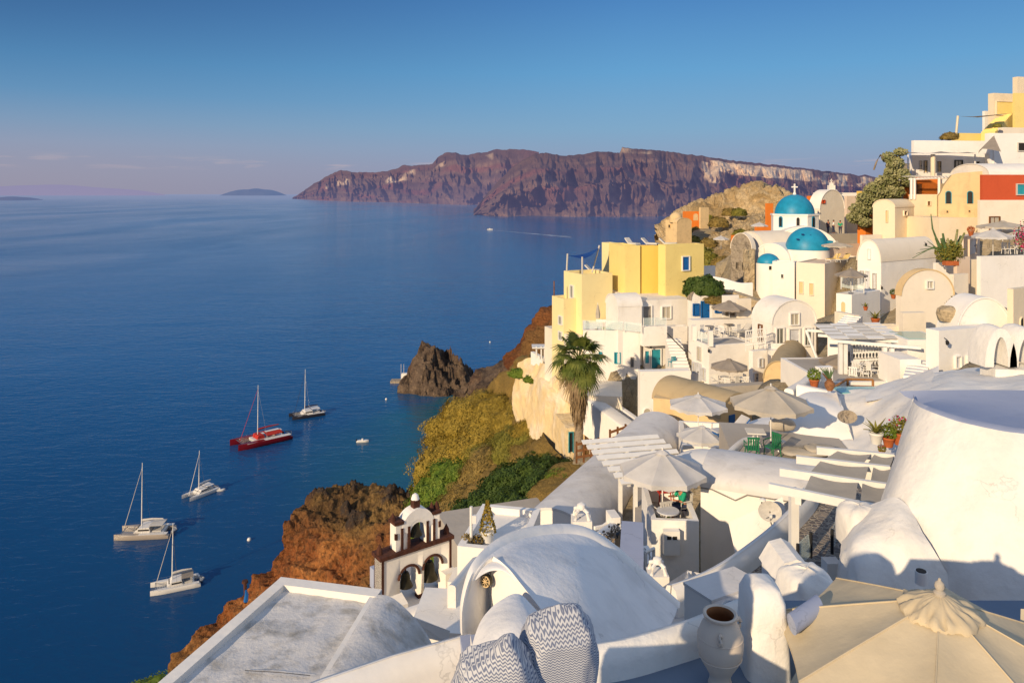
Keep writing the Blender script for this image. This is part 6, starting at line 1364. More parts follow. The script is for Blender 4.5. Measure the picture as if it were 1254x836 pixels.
q=W(972,600,16.2); zb_=W(972,712,16.2).z; m=MB(); m.box(Vector((q.x,q.y,(pz-.25+zb_)/2)),(.17,.17,pz-.25-zb_)); m.bevel(.015); m.build('post','whitepaint',pg)
zf=CZ-479*15.5/F
ppl=[(885,722),(1000,745),(1090,735),(1085,596),(1000,600),(980,626),(950,658),(914,694)]; ppl=[onz(x,y,zf) for x,y in ppl]
pf=thing('terrace','pebble paved terrace floor in shade below the timber pergola','terrace',onz(1000,690,zf-3))
m=MB(); m.prism([(p_.x,p_.y) for p_ in ppl],zf-3.5,zf-.02); m.build('wall','white2',pf); m=MB(); m.prism([(p_.x,p_.y) for p_ in ppl],zf-.015,zf+.02); m.build('paving','pebble',pf)
BASES.append((5.5,18,zf-1,3))
wallpath('long thick white wall curving down beside the pebble terrace',[onz(x,y,zf+.42) for x,y in ((822,716),(852,706),(885,690),(918,668),(950,643),(976,618),(990,602),(994,592))],.40,2.6,'white',n=20,rnd=.9)
for k,(a,bb) in enumerate([((977,683,15.5),(993,668,15.8)),((1019,664,16.5),(1028,640,17.4))]): rail('dark edged glass panel on the pebble terrace, %s one'%['left','right'][k],W(*a)-Z*.25,W(*bb)-Z*.25,.55,n=1,post='black')
inst('lgb',None,W(998,705,14.6)-Z*.5,R(70),'white bench with slanting frame at the foot of the rough mound','bench') if False else None
H('white post and rail stub beside the rough white mound',1013,690,15,0,1010,1028,720,'white2',par=0,extra=1,name='white_block',cat='building')
# mushroom chimney & rocky lumps
o=thing('chimney','white house shaped chimney block in front of the pergola post','chimney',W(963,735,13)); q=W(962,738,13); m=MB(); m.prism([(q.x-.3,q.y-.35),(q.x+.3,q.y-.35),(q.x+.3,q.y+.35),(q.x-.3,q.y+.35)],q.z-1,q.z+.62); m.bevel(.05); m.build('base','white2',o)
m=MB(); m.extrude([(-.34,0),(.34,0),(.22,.28),(.06,.36),(-.16,.30)],q+Vector((0,-.4,.6)),(1,0,0),Z,(0,1,0),.8); m.bevel(.04); m.build('cap','rough',o)
def lump(label,px,py,d,rx,ry,rz,seed,mat='rough',name='stucco_mound',cat='mound'):
    m=MB(); c=W(px,py,d); rows=[]
    for j in range(17):
        t=math.pi*.62*j/16; rows.append([])
        for k in range(36):
            a=2*math.pi*k/36; e=.55; cx=abs(math.cos(a))**e*(1 if math.cos(a)>=0 else -1); sy=abs(math.sin(a))**e*(1 if math.sin(a)>=0 else -1); st=math.sin(t)**.6
            nn=1+.10*noise.noise(Vector((math.cos(a)*1.5,math.sin(a)*1.5,t*1.5+seed)))+.03*noise.noise(Vector((math.cos(a)*5,math.sin(a)*5,t*5+seed)))
            rows[-1].append(c+Vector((rx*cx*st*nn,ry*sy*st*nn,rz*(math.cos(t) if t<1.57 else math.cos(t)*3)*nn)))
    m.grid(rows,closed=True); return solo(m,name,mat,label,cat,smooth=70)
lump('rough white rounded rock like mound behind the jar pillar',988,735,11.6,.42,.5,.5,3)
# ================================================================== FOREGROUND
# big vault roof
rows=[[(569,770,9.0),(579,704,9.3),(604,671,9.8),(648,654,10.4),(694,651,10.9),(738,668,11.2),(784,706,11.4),(830,744,11.6)],
      [(572,770,8.9),(583,706,9.1),(608,675,9.5),(650,660,10.0),(696,658,10.5),(737,674,10.8),(780,711,11.0),(826,748,11.2)],
      [(590,775,8.7),(600,716,8.8),(622,686,9.0),(660,676,9.3),(704,676,9.7),(742,690,10.0),(782,722,10.3),(824,754,10.5)],
      [(625,790,8.4),(640,745,8.4),(655,722,8.5),(690,712,8.7),(724,714,9.0),(752,722,9.3),(786,742,9.6),(822,762,9.9)],
      [(660,800,8.2),(668,765,8.1),(680,760,8.1),(704,756,8.2),(732,756,8.4),(758,758,8.7),(788,766,9.0),(820,776,9.3)],
      [(690,830,7.9),(700,800,7.9),(712,796,7.9),(728,792,7.9),(750,790,8.0),(775,788,8.2),(798,790,8.5),(822,796,8.9)]]
vt=thing('vaulted_roof','large smooth white vault with a rounded raised rim right in front of the cushions','roof',W(700,760,9.5)-Z*1.5)
# barrel proper: crown line runs from near the cushions to the far rim
def PV(px,py,d): return W(px,py,d)
rim=[W(568,778,8.6),W(568,742,8.7),W(577,706,8.95),W(592,684,9.25),W(617,666,9.7),W(650,655,10.15),W(694,651,10.6),W(724,657,10.75),W(752,675,10.8),W(786,704,10.8),W(830,742,10.9)]
fr=[W(604,681,9.1),W(612,686,9.0),W(624,697,8.85),W(636,712,8.7),W(648,727,8.55),W(660,742,8.4),W(668,752,8.3),W(690,768,8.15),W(712,780,8.1),W(745,790,8.2),W(800,800,8.4)]
rim=resample(rim,60); fr=resample(fr,60)
m=MB(); G=[]
for j in range(26):
    t=j/25; row=[]
    for i in range(60):
        a=rim[i]; b_=fr[i]; p_=a.lerp(b_,t); u_=i/59
        row.append(p_+Z*(.16*math.sin(math.pi*t)*math.sin(math.pi*min(1,u_*1.05)))-Z*(.06*min(1,t*8)))
    G.append(row)
sel=[r[11:] for r in G]
m.grid(sel); rf=m.build('roof','roofn',vt,smooth=180)
# raised rim
m=MB(); rr=[]
for i in range(60):
    p_=rim[i]; nrm_=(p_-W(694,775,10)).normalized(); rr.append([p_+nrm_*.02-Vector((0,.05,0)),p_+nrm_*.07+Vector((0,.08,0)),p_+nrm_*.02+Vector((0,.22,0)),p_-nrm_*.35+Vector((0,.22,0)),p_-nrm_*.12-Vector((0,.05,0))])
V=m.grid(rr,closed=True); m.bm.faces.new(V[0]); m.bm.faces.new(V[-1][::-1]); m.build('rim','white2',vt,smooth=60)
# left facade: curved outer wall with deep bright niche
m=MB(); L1=[rim[i] for i in range(0,21)]; L2=[Vector((p_.x+.02,p_.y,p_.z-1.9)) for p_ in L1]; m.grid([L1,[a.lerp(b_,.5)-Vector((.02,0,0)) for a,b_ in zip(L1,L2)],L2]); m.build('outer_wall','white2',vt,smooth=180)
ns=[fr[i] for i in range(0,37)]
m=MB(); m.grid([ns,[p_+Vector((-.02,.0,-.5)) for p_ in ns],[p_+Vector((-.05,0,-1.6)) for p_ in ns]]); m.build('niche_wall','white2',vt,smooth=180)
A0=[W(571,772,8.62),W(571,742,8.7),W(580,707,8.9),W(594,688,9.1),W(604,681,9.1)]; A0=resample(A0,16); m=MB(); B0=resample([W(600,770,9.25),W(600,750,9.25),W(600,722,9.25),W(601,700,9.2),W(604,684,9.15)],16)
m.grid([A0,B0]); m.build('niche_jamb','white2',vt,smooth=180)
m=MB(); m.grid([[W(604,681,9.12),W(604,760,9.2)],[W(596,700,9.3),W(596,770,9.3)]]); m.build('niche_back','white2',vt)
md=thing('medallion','round dark patterned medallion on the white niche wall','ornament',W(597,711,9.0)); c=W(597,710,9.05); nr=Vector((-.5,-.85,.1)).normalized(); uu=nr.cross(Z).normalized(); vv=uu.cross(nr)
m=MB(); m.tube([c,c+nr*.05],.075,24); m.build('disc','bronze',md)
m=MB()
for k in range(8): a=k*math.pi/4; m.tube([c+nr*.055,c+nr*.055+(uu*math.cos(a)+vv*math.sin(a))*.06],.006,4)
m.tube([c+nr*.055+(uu*math.cos(2*math.pi*k/20)+vv*math.sin(2*math.pi*k/20))*.062 for k in range(21)],.008,5); m.build('pattern','tan',md)
# lower curved roof in the niche
m=MB(); G=loft([[(578,790,8.0),(590,757,8.2),(612,735,8.35),(636,727,8.45),(662,752,8.3)],[(580,812,7.6),(598,790,7.6),(625,770,7.7),(650,765,7.8),(676,778,7.8)],[(582,870,7.2),(605,860,7.2),(640,850,7.2),(670,845,7.2),(700,840,7.2)]],40,24,.01,2)
m.grid(G); solo(m,'lower_roof','roofn','smaller curved white roof tucked under the big vault behind the cushions','roof',smooth=180)
m=MB(); m.grid([[W(576,776,8.1),W(578,790,8.0),W(580,815,7.6),W(582,870,7.2)],[W(577,860,8.1),W(578,880,8.0),W(580,900,7.6),W(582,930,7.2)]]); solo(m,'wall','white2','white wall edge under the smaller curved roof','wall')
# long parapet lower left
wallpath('long straight white parapet wall running out of the picture at lower left',[onz(360,846,89.95),onz(395,832,89.95),onz(480,803,89.95),onz(576,776,89.95)],.36,1.6,'white',rnd=.8)
H('shaded blue grey deck below the long white parapet',576,850,7.4,10,470,640,870,'blue_and_shade',par=0,extra=1,name='deck',cat='terrace',depthL=1,bev=.01)
# foreground left roof
fl=thing('flat_roof','large weathered white flat roof with raised rims at lower left','roof',W(330,790,12.5)-Z*1)
zr=87.6
def pr(px,py,z=zr): return onz(px,py,z)
c1=pr(345,713); c2=pr(457,729); c3=pr(385,848); c4=pr(190,848); c5=pr(470,782,87.15); 
c3=c2+(c3-c2)*1.5; c4=c1+(c4-c1)*1.5
m=MB(); rows=[]
for j in range(40):
    t=j/39; a=c1.lerp(c4,t); b_=c2.lerp(c3,t); rows.append([a.lerp(b_,i/30)-Z*(.10+.03*noise.noise(Vector((i*.2,j*.2,1)))) for i in range(31)])
m.grid(rows); m.build('roof','oldroof',fl,smooth=180)
def rimbar(a,b_,w_,h_,nm='rim',mat='white'):
    d=(b_-a); L=d.length; d.normalize(); s=d.cross(Z).normalized(); m=MB(); m.box((a+b_)/2-Z*(h_/2-.02),(L,w_,h_),(d,s,s.cross(d))); m.bevel(.03); m.build(nm,mat,fl)
rimbar(c1,c4,.22,.35); rimbar(c1+Vector((-.1,.05,0)),c2+Vector((.1,.05,.003)),.26,.35); rimbar(c2-Z*.01,c3-Z*.01,.10,.22)
m=MB(); cR=[onz(457,729,zr),onz(480,738,87.5),onz(512,768,87.2),onz(530,790,87.0)]; cR=resample(cR,12); dR=[p_+(c3-c2)*.8+Z*0 for p_ in cR]
m.grid([[a.lerp(b_,j/12)+Z*.12*math.sin(math.pi*i/11)*(1) for i,(a,b_) in enumerate(zip(cR,dR))] for j in range(13)]); m.build('side_slope','oldroof',fl,smooth=180)
m=MB(); bt=[c1+Vector((-.2,.18,0)),c2+Vector((.15,.18,0)),cR[-1]+Vector((.05,.1,0)),dR[-1],c3,c4+Vector((-.2,0,0))]; 
V1=[m.bm.verts.new(p_-Z*.22) for p_ in bt]; V2=[m.bm.verts.new(p_-Z*4) for p_ in bt]
for k in range(6): m.bm.faces.new((V1[k],V1[(k+1)%6],V2[(k+1)%6],V2[k]))
m.build('wall','white',fl)
m=MB(); m.grid([[pr(380,822)-Z*.05,pr(340,818)-Z*.05,pr(300,815)-Z*.06],[pr(380,824)-Z*.04,pr(340,820)-Z*.04,pr(300,817)-Z*.05]]); m.build('seam','stone',fl)
fp=thing('flag_pole','short dark post with a furled blue and white flag beyond the flat roof','flag',W(301,738,16)); m=MB(); m.tube([W(301,738,16),W(300,712,16)],.035,6); m.build('post','rust',fp)
m=MB(); m.lathe([(0,.06),(.06,.05),(.07,0),(0,-.02)],c=W(300,713,16),n=10); m.build('cap','rust',fp); m=MB(); m.tube([W(301,736,15.9),W(302,727,15.9),W(301,722,15.9)],[.05,.04,.02],6); m.build('flag','blue',fp)
inst('weeds',mk_bush('leafbright',131,1300,.05,.6),onz(178,842,83)+Vector((0,0,-.35)),0,'green weeds poking up at the bottom left edge','shrub',scale=.8)
# small white tent roof & parapet behind parapet
zt=85.9
m=MB(); ap=onz(492,751,86.9); k4=[onz(478,770,86.3),onz(549,787,86.3),onz(551,772,86.5),onz(500,752,86.85)]
for a,b_ in zip(k4,k4[1:]+k4[:1]): m.bm.faces.new([m.bm.verts.new(q) for q in (ap,a,b_)])
solo(m,'tent_roof','wcanvas','small white pyramid cloth roof beyond the long parapet','awning',smooth=None)
wallpath('broad white parapet in front of the bell tower',[(455,766,20),(490,752,20.2),(530,738,20.4),(575,722,20.4)],.6,1.8,'white',rnd=.4)
H('shaded passage wall between parapet and vault',500,772,18,-5,470,600,800,'white',par=0,extra=3,name='wall',cat='wall',depthL=2)
H('white low wall right of the bell tower leading to the rounded block',548,712,24.5,-10,546,566,740,'white2',par=0,extra=4,name='white_block',depthL=1)
# ---- bell tower -----------------------------------------------------------------
bt=thing('bell_tower','white and rust brown bell gable with three arches and dark bells','bell tower',W(503,742,25))
A=W(463,740,24.6); B_=W(548,722,26.2); A.z=B_.z=W(463,740,24.6).z; dx=(B_-A); Wd=dx.length; dx.normalize(); nb=Vector((-dx.y,dx.x,0))
def bx(s,t,z,sz,mat='white',nm='wall',bv=.03): m=MB(); m.box(A+dx*s+nb*t+Z*z,sz,(dx,nb,Z)); m.bevel(bv); return m.build(nm,mat,bt)
# lower storey: arcade slab cut by two arches
def arcade(s0,s1,z0,z1,archs,th,nm='wall',mat='white'):
    """front slab with arched openings (c,r,springz)"""
    m=MB(); n=12; xs=[s0]
    for (c,r,sp) in archs: xs+=[c-r,c+r]
    xs.append(s1)
    def P(s,z,t): return A+dx*s+Z*z+nb*t
    for t,fl_ in ((-th/2,1),(th/2,-1)):
        for k in range(0,len(xs)-1,2): m.quad(P(xs[k],z0,t),P(xs[k+1],z0,t),P(xs[k+1],z1,t),P(xs[k],z1,t))
        for (c,r,sp) in archs:
            pr_=[(c-r*math.cos(math.pi*i/n),sp+r*math.sin(math.pi*i/n)) for i in range(n+1)]
            for a,b_ in zip(pr_,pr_[1:]): m.quad(P(a[0],a[1],t),P(b_[0],b_[1],t),P(b_[0],z1,t),P(a[0],z1,t))
    for (c,r,sp) in archs:
        pr_=[(c-r,z0)]+[(c-r*math.cos(math.pi*i/n),sp+r*math.sin(math.pi*i/n)) for i in range(n+1)]+[(c+r,z0)]
        for a,b_ in zip(pr_,pr_[1:]): m.quad(P(a[0],a[1],-th/2),P(b_[0],b_[1],-th/2),P(b_[0],b_[1],th/2),P(a[0],a[1],th/2))
    m.quad(P(s0,z1,-th/2),P(s1,z1,-th/2),P(s1,z1,th/2),P(s0,z1,th/2))
    for s in (s0,s1): m.quad(P(s,z0,-th/2),P(s,z1,-th/2),P(s,z1,th/2),P(s,z0,th/2))
    bmesh.ops.remove_doubles(m.bm,verts=m.bm.verts,dist=.001); return m.build(nm,mat,bt)
h1=1.55
arcade(.0,Wd,0,h1,[(Wd*.38,.34,.72),(Wd*.72,.34,.80)],.5)
for (c,r,sp) in ((Wd*.38,.34,.72),(Wd*.72,.34,.80)):
    m=MB(); m.tube([A+dx*(c-(r+.05)*math.cos(math.pi*i/14))+Z*(sp+(r+.05)*math.sin(math.pi*i/14))-nb*.27 for i in range(15)],.045,5); m.build('arch_trim','rust',bt)
for s in (.04,Wd-.04): bx(s,0,h1*.5,(.08,.56,h1),'rust','corner_trim')
bx(Wd*.55,-.12,.35,(.2,.25,1.0),'rust','pillar'); bx(Wd*.9,-.12,.35,(.16,.25,.9),'rust','pillar')
bx(Wd/2,0,h1+.06,(Wd+.16,.66,.12),'rust','cornice'); bx(Wd/2,-.02,.62,(Wd+.04,.54,.07),'rust','band') if False else None
h2=h1+.12; c0=Wd*.52; hw=.85
base=A.copy(); A=A+Z*h2
arcade(c0-hw,c0+hw,0,.88,[(c0,.30,.48)],.42)
for s in (-.62,-.36,.36,.62,.84,-.84): bx(c0+s,-.2,.36 if abs(s)<.8 else .5,(.09,.08,.75 if abs(s)<.8 else .2),'rust','pilaster')
bx(c0-hw+.12,0,.93,(.34,.5,.10),'rust','cornice'); bx(c0+hw-.12,0,.93,(.34,.5,.10),'rust','cornice')
# rounded gable
m=MB(); n=16; R1_=.62; R2_=.38
out=[(c0-R1_*math.cos(math.pi*i/n),.62+R1_*1.0*math.sin(math.pi*i/n)) for i in range(n+1)]; inn=[(c0-R2_*math.cos(math.pi*i/n),.50+R2_*math.sin(math.pi*i/n)) for i in range(n+1)]
for t in (-.22,.22):
    for a,b_,c_,d_ in zip(out,out[1:],inn[1:],inn): m.quad(*[A+dx*q[0]+Z*q[1]+nb*t for q in (a,b_,c_,d_)])
for pr_ in (out,inn):
    for a,b_ in zip(pr_,pr_[1:]): m.quad(A+dx*a[0]+Z*a[1]-nb*.22,A+dx*b_[0]+Z*b_[1]-nb*.22,A+dx*b_[0]+Z*b_[1]+nb*.22,A+dx*a[0]+Z*a[1]+nb*.22)
m.build('gable','white2',bt,smooth=30)
bx(c0,0,1.34,(.24,.24,.34),'rust','finial'); m=MB(); m.lathe([(0,.22),(.1,.15),(.15,0)],c=A+dx*c0+Z*1.50,n=12); m.build('finial_cap','white2',bt)
for s in (-hw-.0,hw,hw-.2): 
    m=MB(); m.lathe([(0,.3),(.09,.12),(.10,0)],c=A+dx*(c0+s)+Z*.96,n=8); m.build('finial','rust',bt)
for s in (.05,Wd-.05): m=MB(); m.lathe([(0,.35),(.1,.15),(.11,-.0)],c=A+dx*s+Z*.0,n=8); m.build('finial','rust',bt)
A=base
def bell(s,z,sc_): 
    c=A+dx*s+Z*z; b=thing('bell',{0:'dark bronze bell in the lower left arch',1:'dark bronze bell in the lower right arch',2:'small dark bell in the top arch'}[BN[0]],'bell',c); BN[0]+=1
    m=MB(); m.lathe([(0,.5*sc_),(.1*sc_,.48*sc_),(.15*sc_,.36*sc_),(.17*sc_,.2*sc_),(.24*sc_,.04*sc_),(.26*sc_,0),(.22*sc_,0),(.0,.3*sc_)],c=c,n=20); m.build('body','bronze',b); m=MB(); m.tube([c+Z*.48*sc_,c+Z*.66*sc_],.03,6); m.build('hanger','rust',b); m=MB(); m.lathe([(0,.02),(.05,-.03),(0,-.08)],c=c,n=8); m.build('clapper','black',b)
BN=[0]; bell(Wd*.38,.30,1.0); bell(Wd*.72,.28,1.25); bell(c0,h2+.28,.95)
# buttress stubs and base
m=MB(); m.box(A+dx*.5-nb*.45-Z*.15,(.5,.6,.7),(dx,nb*.8+Z*.3,Z)); solo(m,'buttress','white2','small sloping white buttress at the left foot of the bell tower','wall')
m=MB(); m.box(A+dx*(Wd*.93)-nb*.35+Z*.1,(.5,.5,.9),(dx,nb,Z)); m.bevel(.05); solo(m,'buttress','white','broken white buttress at the right foot of the bell tower','wall')
m=MB(); m.box(A+dx*Wd/2-Z*3.0+nb*.2,(Wd+.3,2.2,5.7),(dx,nb,Z)); m.bevel(.05); solo(m,'tower_base','white','white masonry base under the bell tower','wall')
m=MB(); m.box(A+dx*Wd*.55+nb*1.6+Z*.05,(Wd*.7,.3,.7),(dx,nb,Z)); m.bevel(.05); solo(m,'wall','blue_and_shade','low blue shaded wall seen through the arches of the bell tower','wall')
# ---- right: large round wall building ---------------------------------------------
rb=thing('round_house','big bright white battered round wall house with its flat top tinted blue as shade','house',W(1200,700,13)-Z*1)
top=[(1119,486,15.6),(1119,492,15.0),(1128,499,14.4),(1150,508,13.8),(1178,517,13.35),(1210,524,13.0),(1256,531,12.75),(1340,536,12.6),(1620,545,12.5)]
r1_=[(1108,520,15.2),(1107,535,14.6),(1115,548,13.9),(1140,560,13.3),(1172,566,12.9),(1208,570,12.6),(1258,576,12.35),(1345,580,12.2),(1630,590,12.1)]
r2_=[(1088,585,14.9),(1084,600,14.2),(1092,615,13.4),(1125,628,12.8),(1165,634,12.4),(1205,638,12.1),(1262,642,11.9),(1350,646,11.7),(1640,656,11.6)]
r3_=[(1075,640,14.6),(1072,655,13.8),(1084,668,13.0),(1120,690,12.4),(1162,700,12.0),(1205,706,11.7),(1262,712,11.5),(1350,716,11.3),(1650,726,11.2)]
r4_=[(1065,760,14.4),(1064,770,13.6),(1080,780,12.8),(1118,790,12.1),(1160,800,11.7),(1205,800,11.4),(1262,800,11.2),(1350,800,11.0),(1660,810,10.9)]
G=loft([top,r1_,r2_,r3_,r4_],90,70,.02,1.2)
T=G[0]
m=MB(); m.grid(G); m.build('wall','rough',rb,smooth=180)
m=MB(); zt=CZ-4.22; tp=[Vector((p_.x,p_.y,p_.z)) for p_ in T]
back=[Vector((8.35+k*.112,15.95+.1*math.sin(k*.1),90.74)) for k in range(90)]
m.grid([[a+Z*.0 for a in tp],[a.lerp(b_,.03)+Z*.05 for a,b_ in zip(tp,back)],[a.lerp(b_,.08)-Z*.06 for a,b_ in zip(tp,back)],[a.lerp(b_,.6)-Z*.06 for a,b_ in zip(tp,back)],back]); m.build('roof','blue_and_shade',rb,smooth=60)
# bulging lower mass
m=MB(); G=loft([[(1038,640,14.3),(1050,628,13.8),(1078,612,13.5),(1100,610,13.2),(1118,628,12.9)],[(1030,670,13.4),(1045,665,12.6),(1078,655,12.5),(1106,655,12.3),(1140,668,12.2)],[(1026,705,13.0),(1045,712,12.2),(1080,712,12.0),(1120,715,11.9),(1175,730,11.9)],[(1024,790,12.8),(1045,800,12.0),(1085,800,11.8),(1135,800,11.7),(1200,800,11.7)]],60,50,.03,1.2)
m.grid(G); solo(m,'stucco_buttress','rough','bulging rough white buttress in front of the round house','wall',smooth=180)
lump('rounded rough knob on the left edge of the bulging buttress',1052,640,13.6,.35,.4,.34,8)
o=thing('drain_pipe','short white pipe stub on the wall above the cream parasol','pipe',W(1131,716,10.8)); m=MB(); m.tube([W(1128,714,10.9),W(1128,699,10.9)],.085,14); m.build('pipe','white2',o); m=MB(); m.tube([W(1128,699,10.9),W(1128,698,10.9)],.07,14); m.build('opening','dark',o)
o=thing('wall_window','small blue window edge low on the white wall at the right edge','window',W(1247,766,11)); m=MB(); m.box(W(1251,757,11.0),(.16,.2,.32)); m.build('frame','blue',o); m=MB(); m.box(W(1252,757,10.95),(.10,.14,.26)); m.build('pane','dark',o)
# ---- terrace with jar -------------------------------------------------------------
FZ=90.05
H('blue grey painted terrace floor under the white clay jar',1000,848,7.3,-5,700,1400,860,'greyfloor',par=0,extra=.3,name='terrace',cat='terrace',depthL=.1) if False else None
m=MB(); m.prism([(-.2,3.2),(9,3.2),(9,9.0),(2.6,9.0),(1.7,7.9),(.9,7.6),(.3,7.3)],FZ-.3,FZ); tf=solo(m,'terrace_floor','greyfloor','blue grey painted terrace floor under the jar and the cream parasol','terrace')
zw=90.36
wallpath('curved white terrace parapet in blue shade between cushions and jar',[onz(700,793,zw),onz(730,789,zw),onz(770,782,zw),onz(820,768,zw),onz(858,756,zw),onz(905,736,zw),onz(940,722,zw)],.30,1.4,'rough',rnd=.7,n=24)
j=thing('clay_jar','large whitish two handled clay jar with an open brown mouth standing by the parapet','jar',(2.09,7.42,FZ)); c=Vector((2.09,7.42,FZ+.02)); m=MB()
prof=[(0,0),(.115,0),(.12,.02),(.105,.06),(.10,.10),(.13,.16),(.185,.25),(.222,.36),(.228,.44),(.215,.52),(.185,.60),(.15,.655),(.140,.675),(.150,.69),(.168,.70),(.170,.72),(.155,.728),(.135,.715),(.125,.68),(.15,.62),(.19,.50),(.19,.35),(.10,.2),(0,.18)]
prof=[(r_,z_) for r_,z_ in prof]; m.lathe(prof[:18],c=c,n=56); m.build('body','jar',j,smooth=60); m=MB(); m.lathe(prof[17:],c=c,n=40); m.build('inside','jarin',j,smooth=80)
for a in (R(-105),R(25)):
    d=Vector((math.cos(a),math.sin(a),0)); m=MB(); m.tube([c+d*.19+Z*.60,c+d*.245+Z*.615,c+d*.262+Z*.58,c+d*.25+Z*.54,c+d*.212+Z*.525],[.022,.02,.02,.02,.024],8); m.build('handle','jar',j,smooth=80)
for z_ in (.30,.50): m=MB(); rr_={.30:.208,.50:.220}[z_]; m.tube([c+Vector((rr_*math.cos(2*math.pi*k/40),rr_*math.sin(2*math.pi*k/40),z_)) for k in range(41)],.006,5); m.build('ridge','jar',j)
# pillar right of jar
m=MB(); G=[]
for z_,e in ((FZ-.2,.04),(FZ+.25,.02),(FZ+.55,.0),(90.80,-.01),(90.92,-.06),(90.96,-.14)):
    cx,cy=2.62,7.75; ring=[]
    for k in range(28):
        a=2*math.pi*k/28; ex_=.38; x_=(.20+e)*abs(math.cos(a))**ex_*(1 if math.cos(a)>0 else -1); y_=(.26+e)*abs(math.sin(a))**ex_*(1 if math.sin(a)>0 else -1); nn=.012*noise.noise(Vector((x_*6,y_*6,z_*5)))
        ring.append(Vector((cx+x_+nn,cy+y_+nn,z_)))
    G.append(ring)
V=m.grid(G,closed=True); m.bm.faces.new(V[-1]); solo(m,'pillar','rough','rough white round topped pillar beside the clay jar','pillar',smooth=60)
m=MB(); G=[]
for k in range(9):
    t=k/8; pc=Vector((2.78+.42*t,7.35+.35*t,90.72)); ring=[pc+Vector((0,.13*math.cos(a),.08*math.sin(a))) for a in [2*math.pi*i/14 for i in range(14)]]; G.append(ring)
V=m.grid(G,closed=True); m.bm.faces.new(V[0]); m.bm.faces.new(V[-1]); solo(m,'bench','blue_and_shade','rounded blue grey bench end poking out beside the parasol','bench',smooth=60)
H('white box roof with a grey hatch behind the terrace parapet',824,750,12.2,28,760,915,790,'white2',par=0,extra=2,name='roof_box',cat='roof',depthL=1.9) if False else None
zb=88.6
rbx=thing('roof_box','white roof box with a weathered grey hatch lid behind the parapet','roof',onz(860,730,zb)); q4=[onz(872,738,zb),onz(933,716,zb),onz(898,697,zb),onz(838,716,zb)]
m=MB(); m.prism([(p_.x,p_.y) for p_ in q4],zb-2,zb); m.bevel(.03); m.build('wall','white2',rbx); m=MB(); cq=sum((Vector((p_.x,p_.y,0)) for p_ in q4),Vector())/4; m.prism([(cq.x+(p_.x-cq.x)*1.03,cq.y+(p_.y-cq.y)*1.03) for p_ in q4],zb+.004,zb+.05); m.bevel(.01); m.build('hatch','rooft',rbx)
m=MB(); q4b=[onz(872,741,zb-.05),onz(925,765,zb-.3),onz(990,742,zb-.3),onz(935,717,zb-.05)]; m.prism([(p_.x,p_.y) for p_ in q4b],zb-2,zb-.08); m.bevel(.03); solo(m,'white_block','blue_and_shade','lower blue shaded roof slab right of the hatch','roof')
# ---- big cream parasol ---------------------------------------------------------------
up=thing('parasol','big cream canvas parasol seen from above with a ruffled top vent and finial','parasol',(4.05,7.0,90.05)); c=Vector((4.05,7.0,91.16)); r=1.5; sides=8; a0=R(13)
m=MB(); rows=[]; N=16
for jn in range(N+1):
    q=jn/N; ring=[]
    for k in range(sides*10):
        a=a0+2*math.pi*k/(sides*10); f=(k%10)/10; pol=math.cos(math.pi/sides)/math.cos((f-.5)*2*math.pi/sides); sag=math.sin(math.pi*f)
        rr=max(.01,r*q*pol)*(1-.035*sag*q); z=c.z-.56*(q**1.05)-.085*sag*q*(1.15-q*.5)+.012*noise.noise(Vector((k*.35,q*6,2)))*q
        ring.append(Vector((c.x+rr*math.cos(a),c.y+rr*math.sin(a),z)))
    rows.append(ring)
rows.append([p_-Z*.035 for p_ in rows[-1]]); m.grid(rows,closed=True); cp_=m.build('canopy','canvas',up,smooth=26)
m=MB()
for k in range(sides):
    a=a0+2*math.pi*k/sides; pts=[]
    for jn in range(1,N+1): q=jn/N; pts.append(Vector((c.x+r*q*math.cos(a),c.y+r*q*math.sin(a),c.z-.56*(q**1.05)+.004)))
    m.tube(pts,.008,5)
m.build('seams','canvas',up)
m=MB(); rows=[]
for jn in range(8):
    q=jn/7; ring=[]
    for k in range(96):
        a=2*math.pi*k/96; wv_=noise.noise(Vector((math.cos(a)*3.2,math.sin(a)*3.2,1))); w2_=noise.noise(Vector((math.cos(a)*7,math.sin(a)*7,4+q))); rr=.04+.31*q*(1+.05*math.cos(8*(a-a0))+.08*wv_*q); z=c.z+.045-.15*q**1.25+.06*q*q*wv_+.03*q*w2_+.02*(math.sin(9*q+2*wv_*3)*q)
        ring.append(Vector((c.x+rr*math.cos(a),c.y+rr*math.sin(a),z)))
    rows.append(ring)
rows.append([p_-Z*.03 for p_ in rows[-1]]); m.grid(rows,closed=True); m.build('top_vent','canvas',up,smooth=60)
m=MB(); m.lathe([(.05,.04),(.055,.07),(.03,.09),(.045,.12),(.04,.155),(.015,.18),(.012,.20),(0,.205)],c=c,n=18); m.build('finial','beige',up)
m=MB(); m.tube([(c.x,c.y,FZ),(c.x,c.y,c.z+.04)],.025,10); m.build('pole','beige',up)
m=MB()
for k in range(8): a=a0+2*math.pi*k/8; m.tube([c-Z*.05,Vector((c.x+r*.97*math.cos(a),c.y+r*.97*math.sin(a),c.z-.58))],.012,5)
m.build('ribs','woodlt',up); m=MB(); m.lathe([(.28,0),(.28,.07),(.05,.1),(0,.1)],c=(c.x,c.y,FZ),n=20); m.build('base','metal',up)
o=thing('folded_chair','blue slatted folding chair glimpsed under the cream parasol','chair',(3.0,7.0,FZ)); 
for k in range(3): m=MB(); m.box(Vector((2.86+.035*k,6.95-.03*k,90.35)),(.02,.03,.5),(Vector((1,0,0)),Vector((0,1,0)),Vector((.3,.1,1)).normalized())); m.build('slat','blue',o)
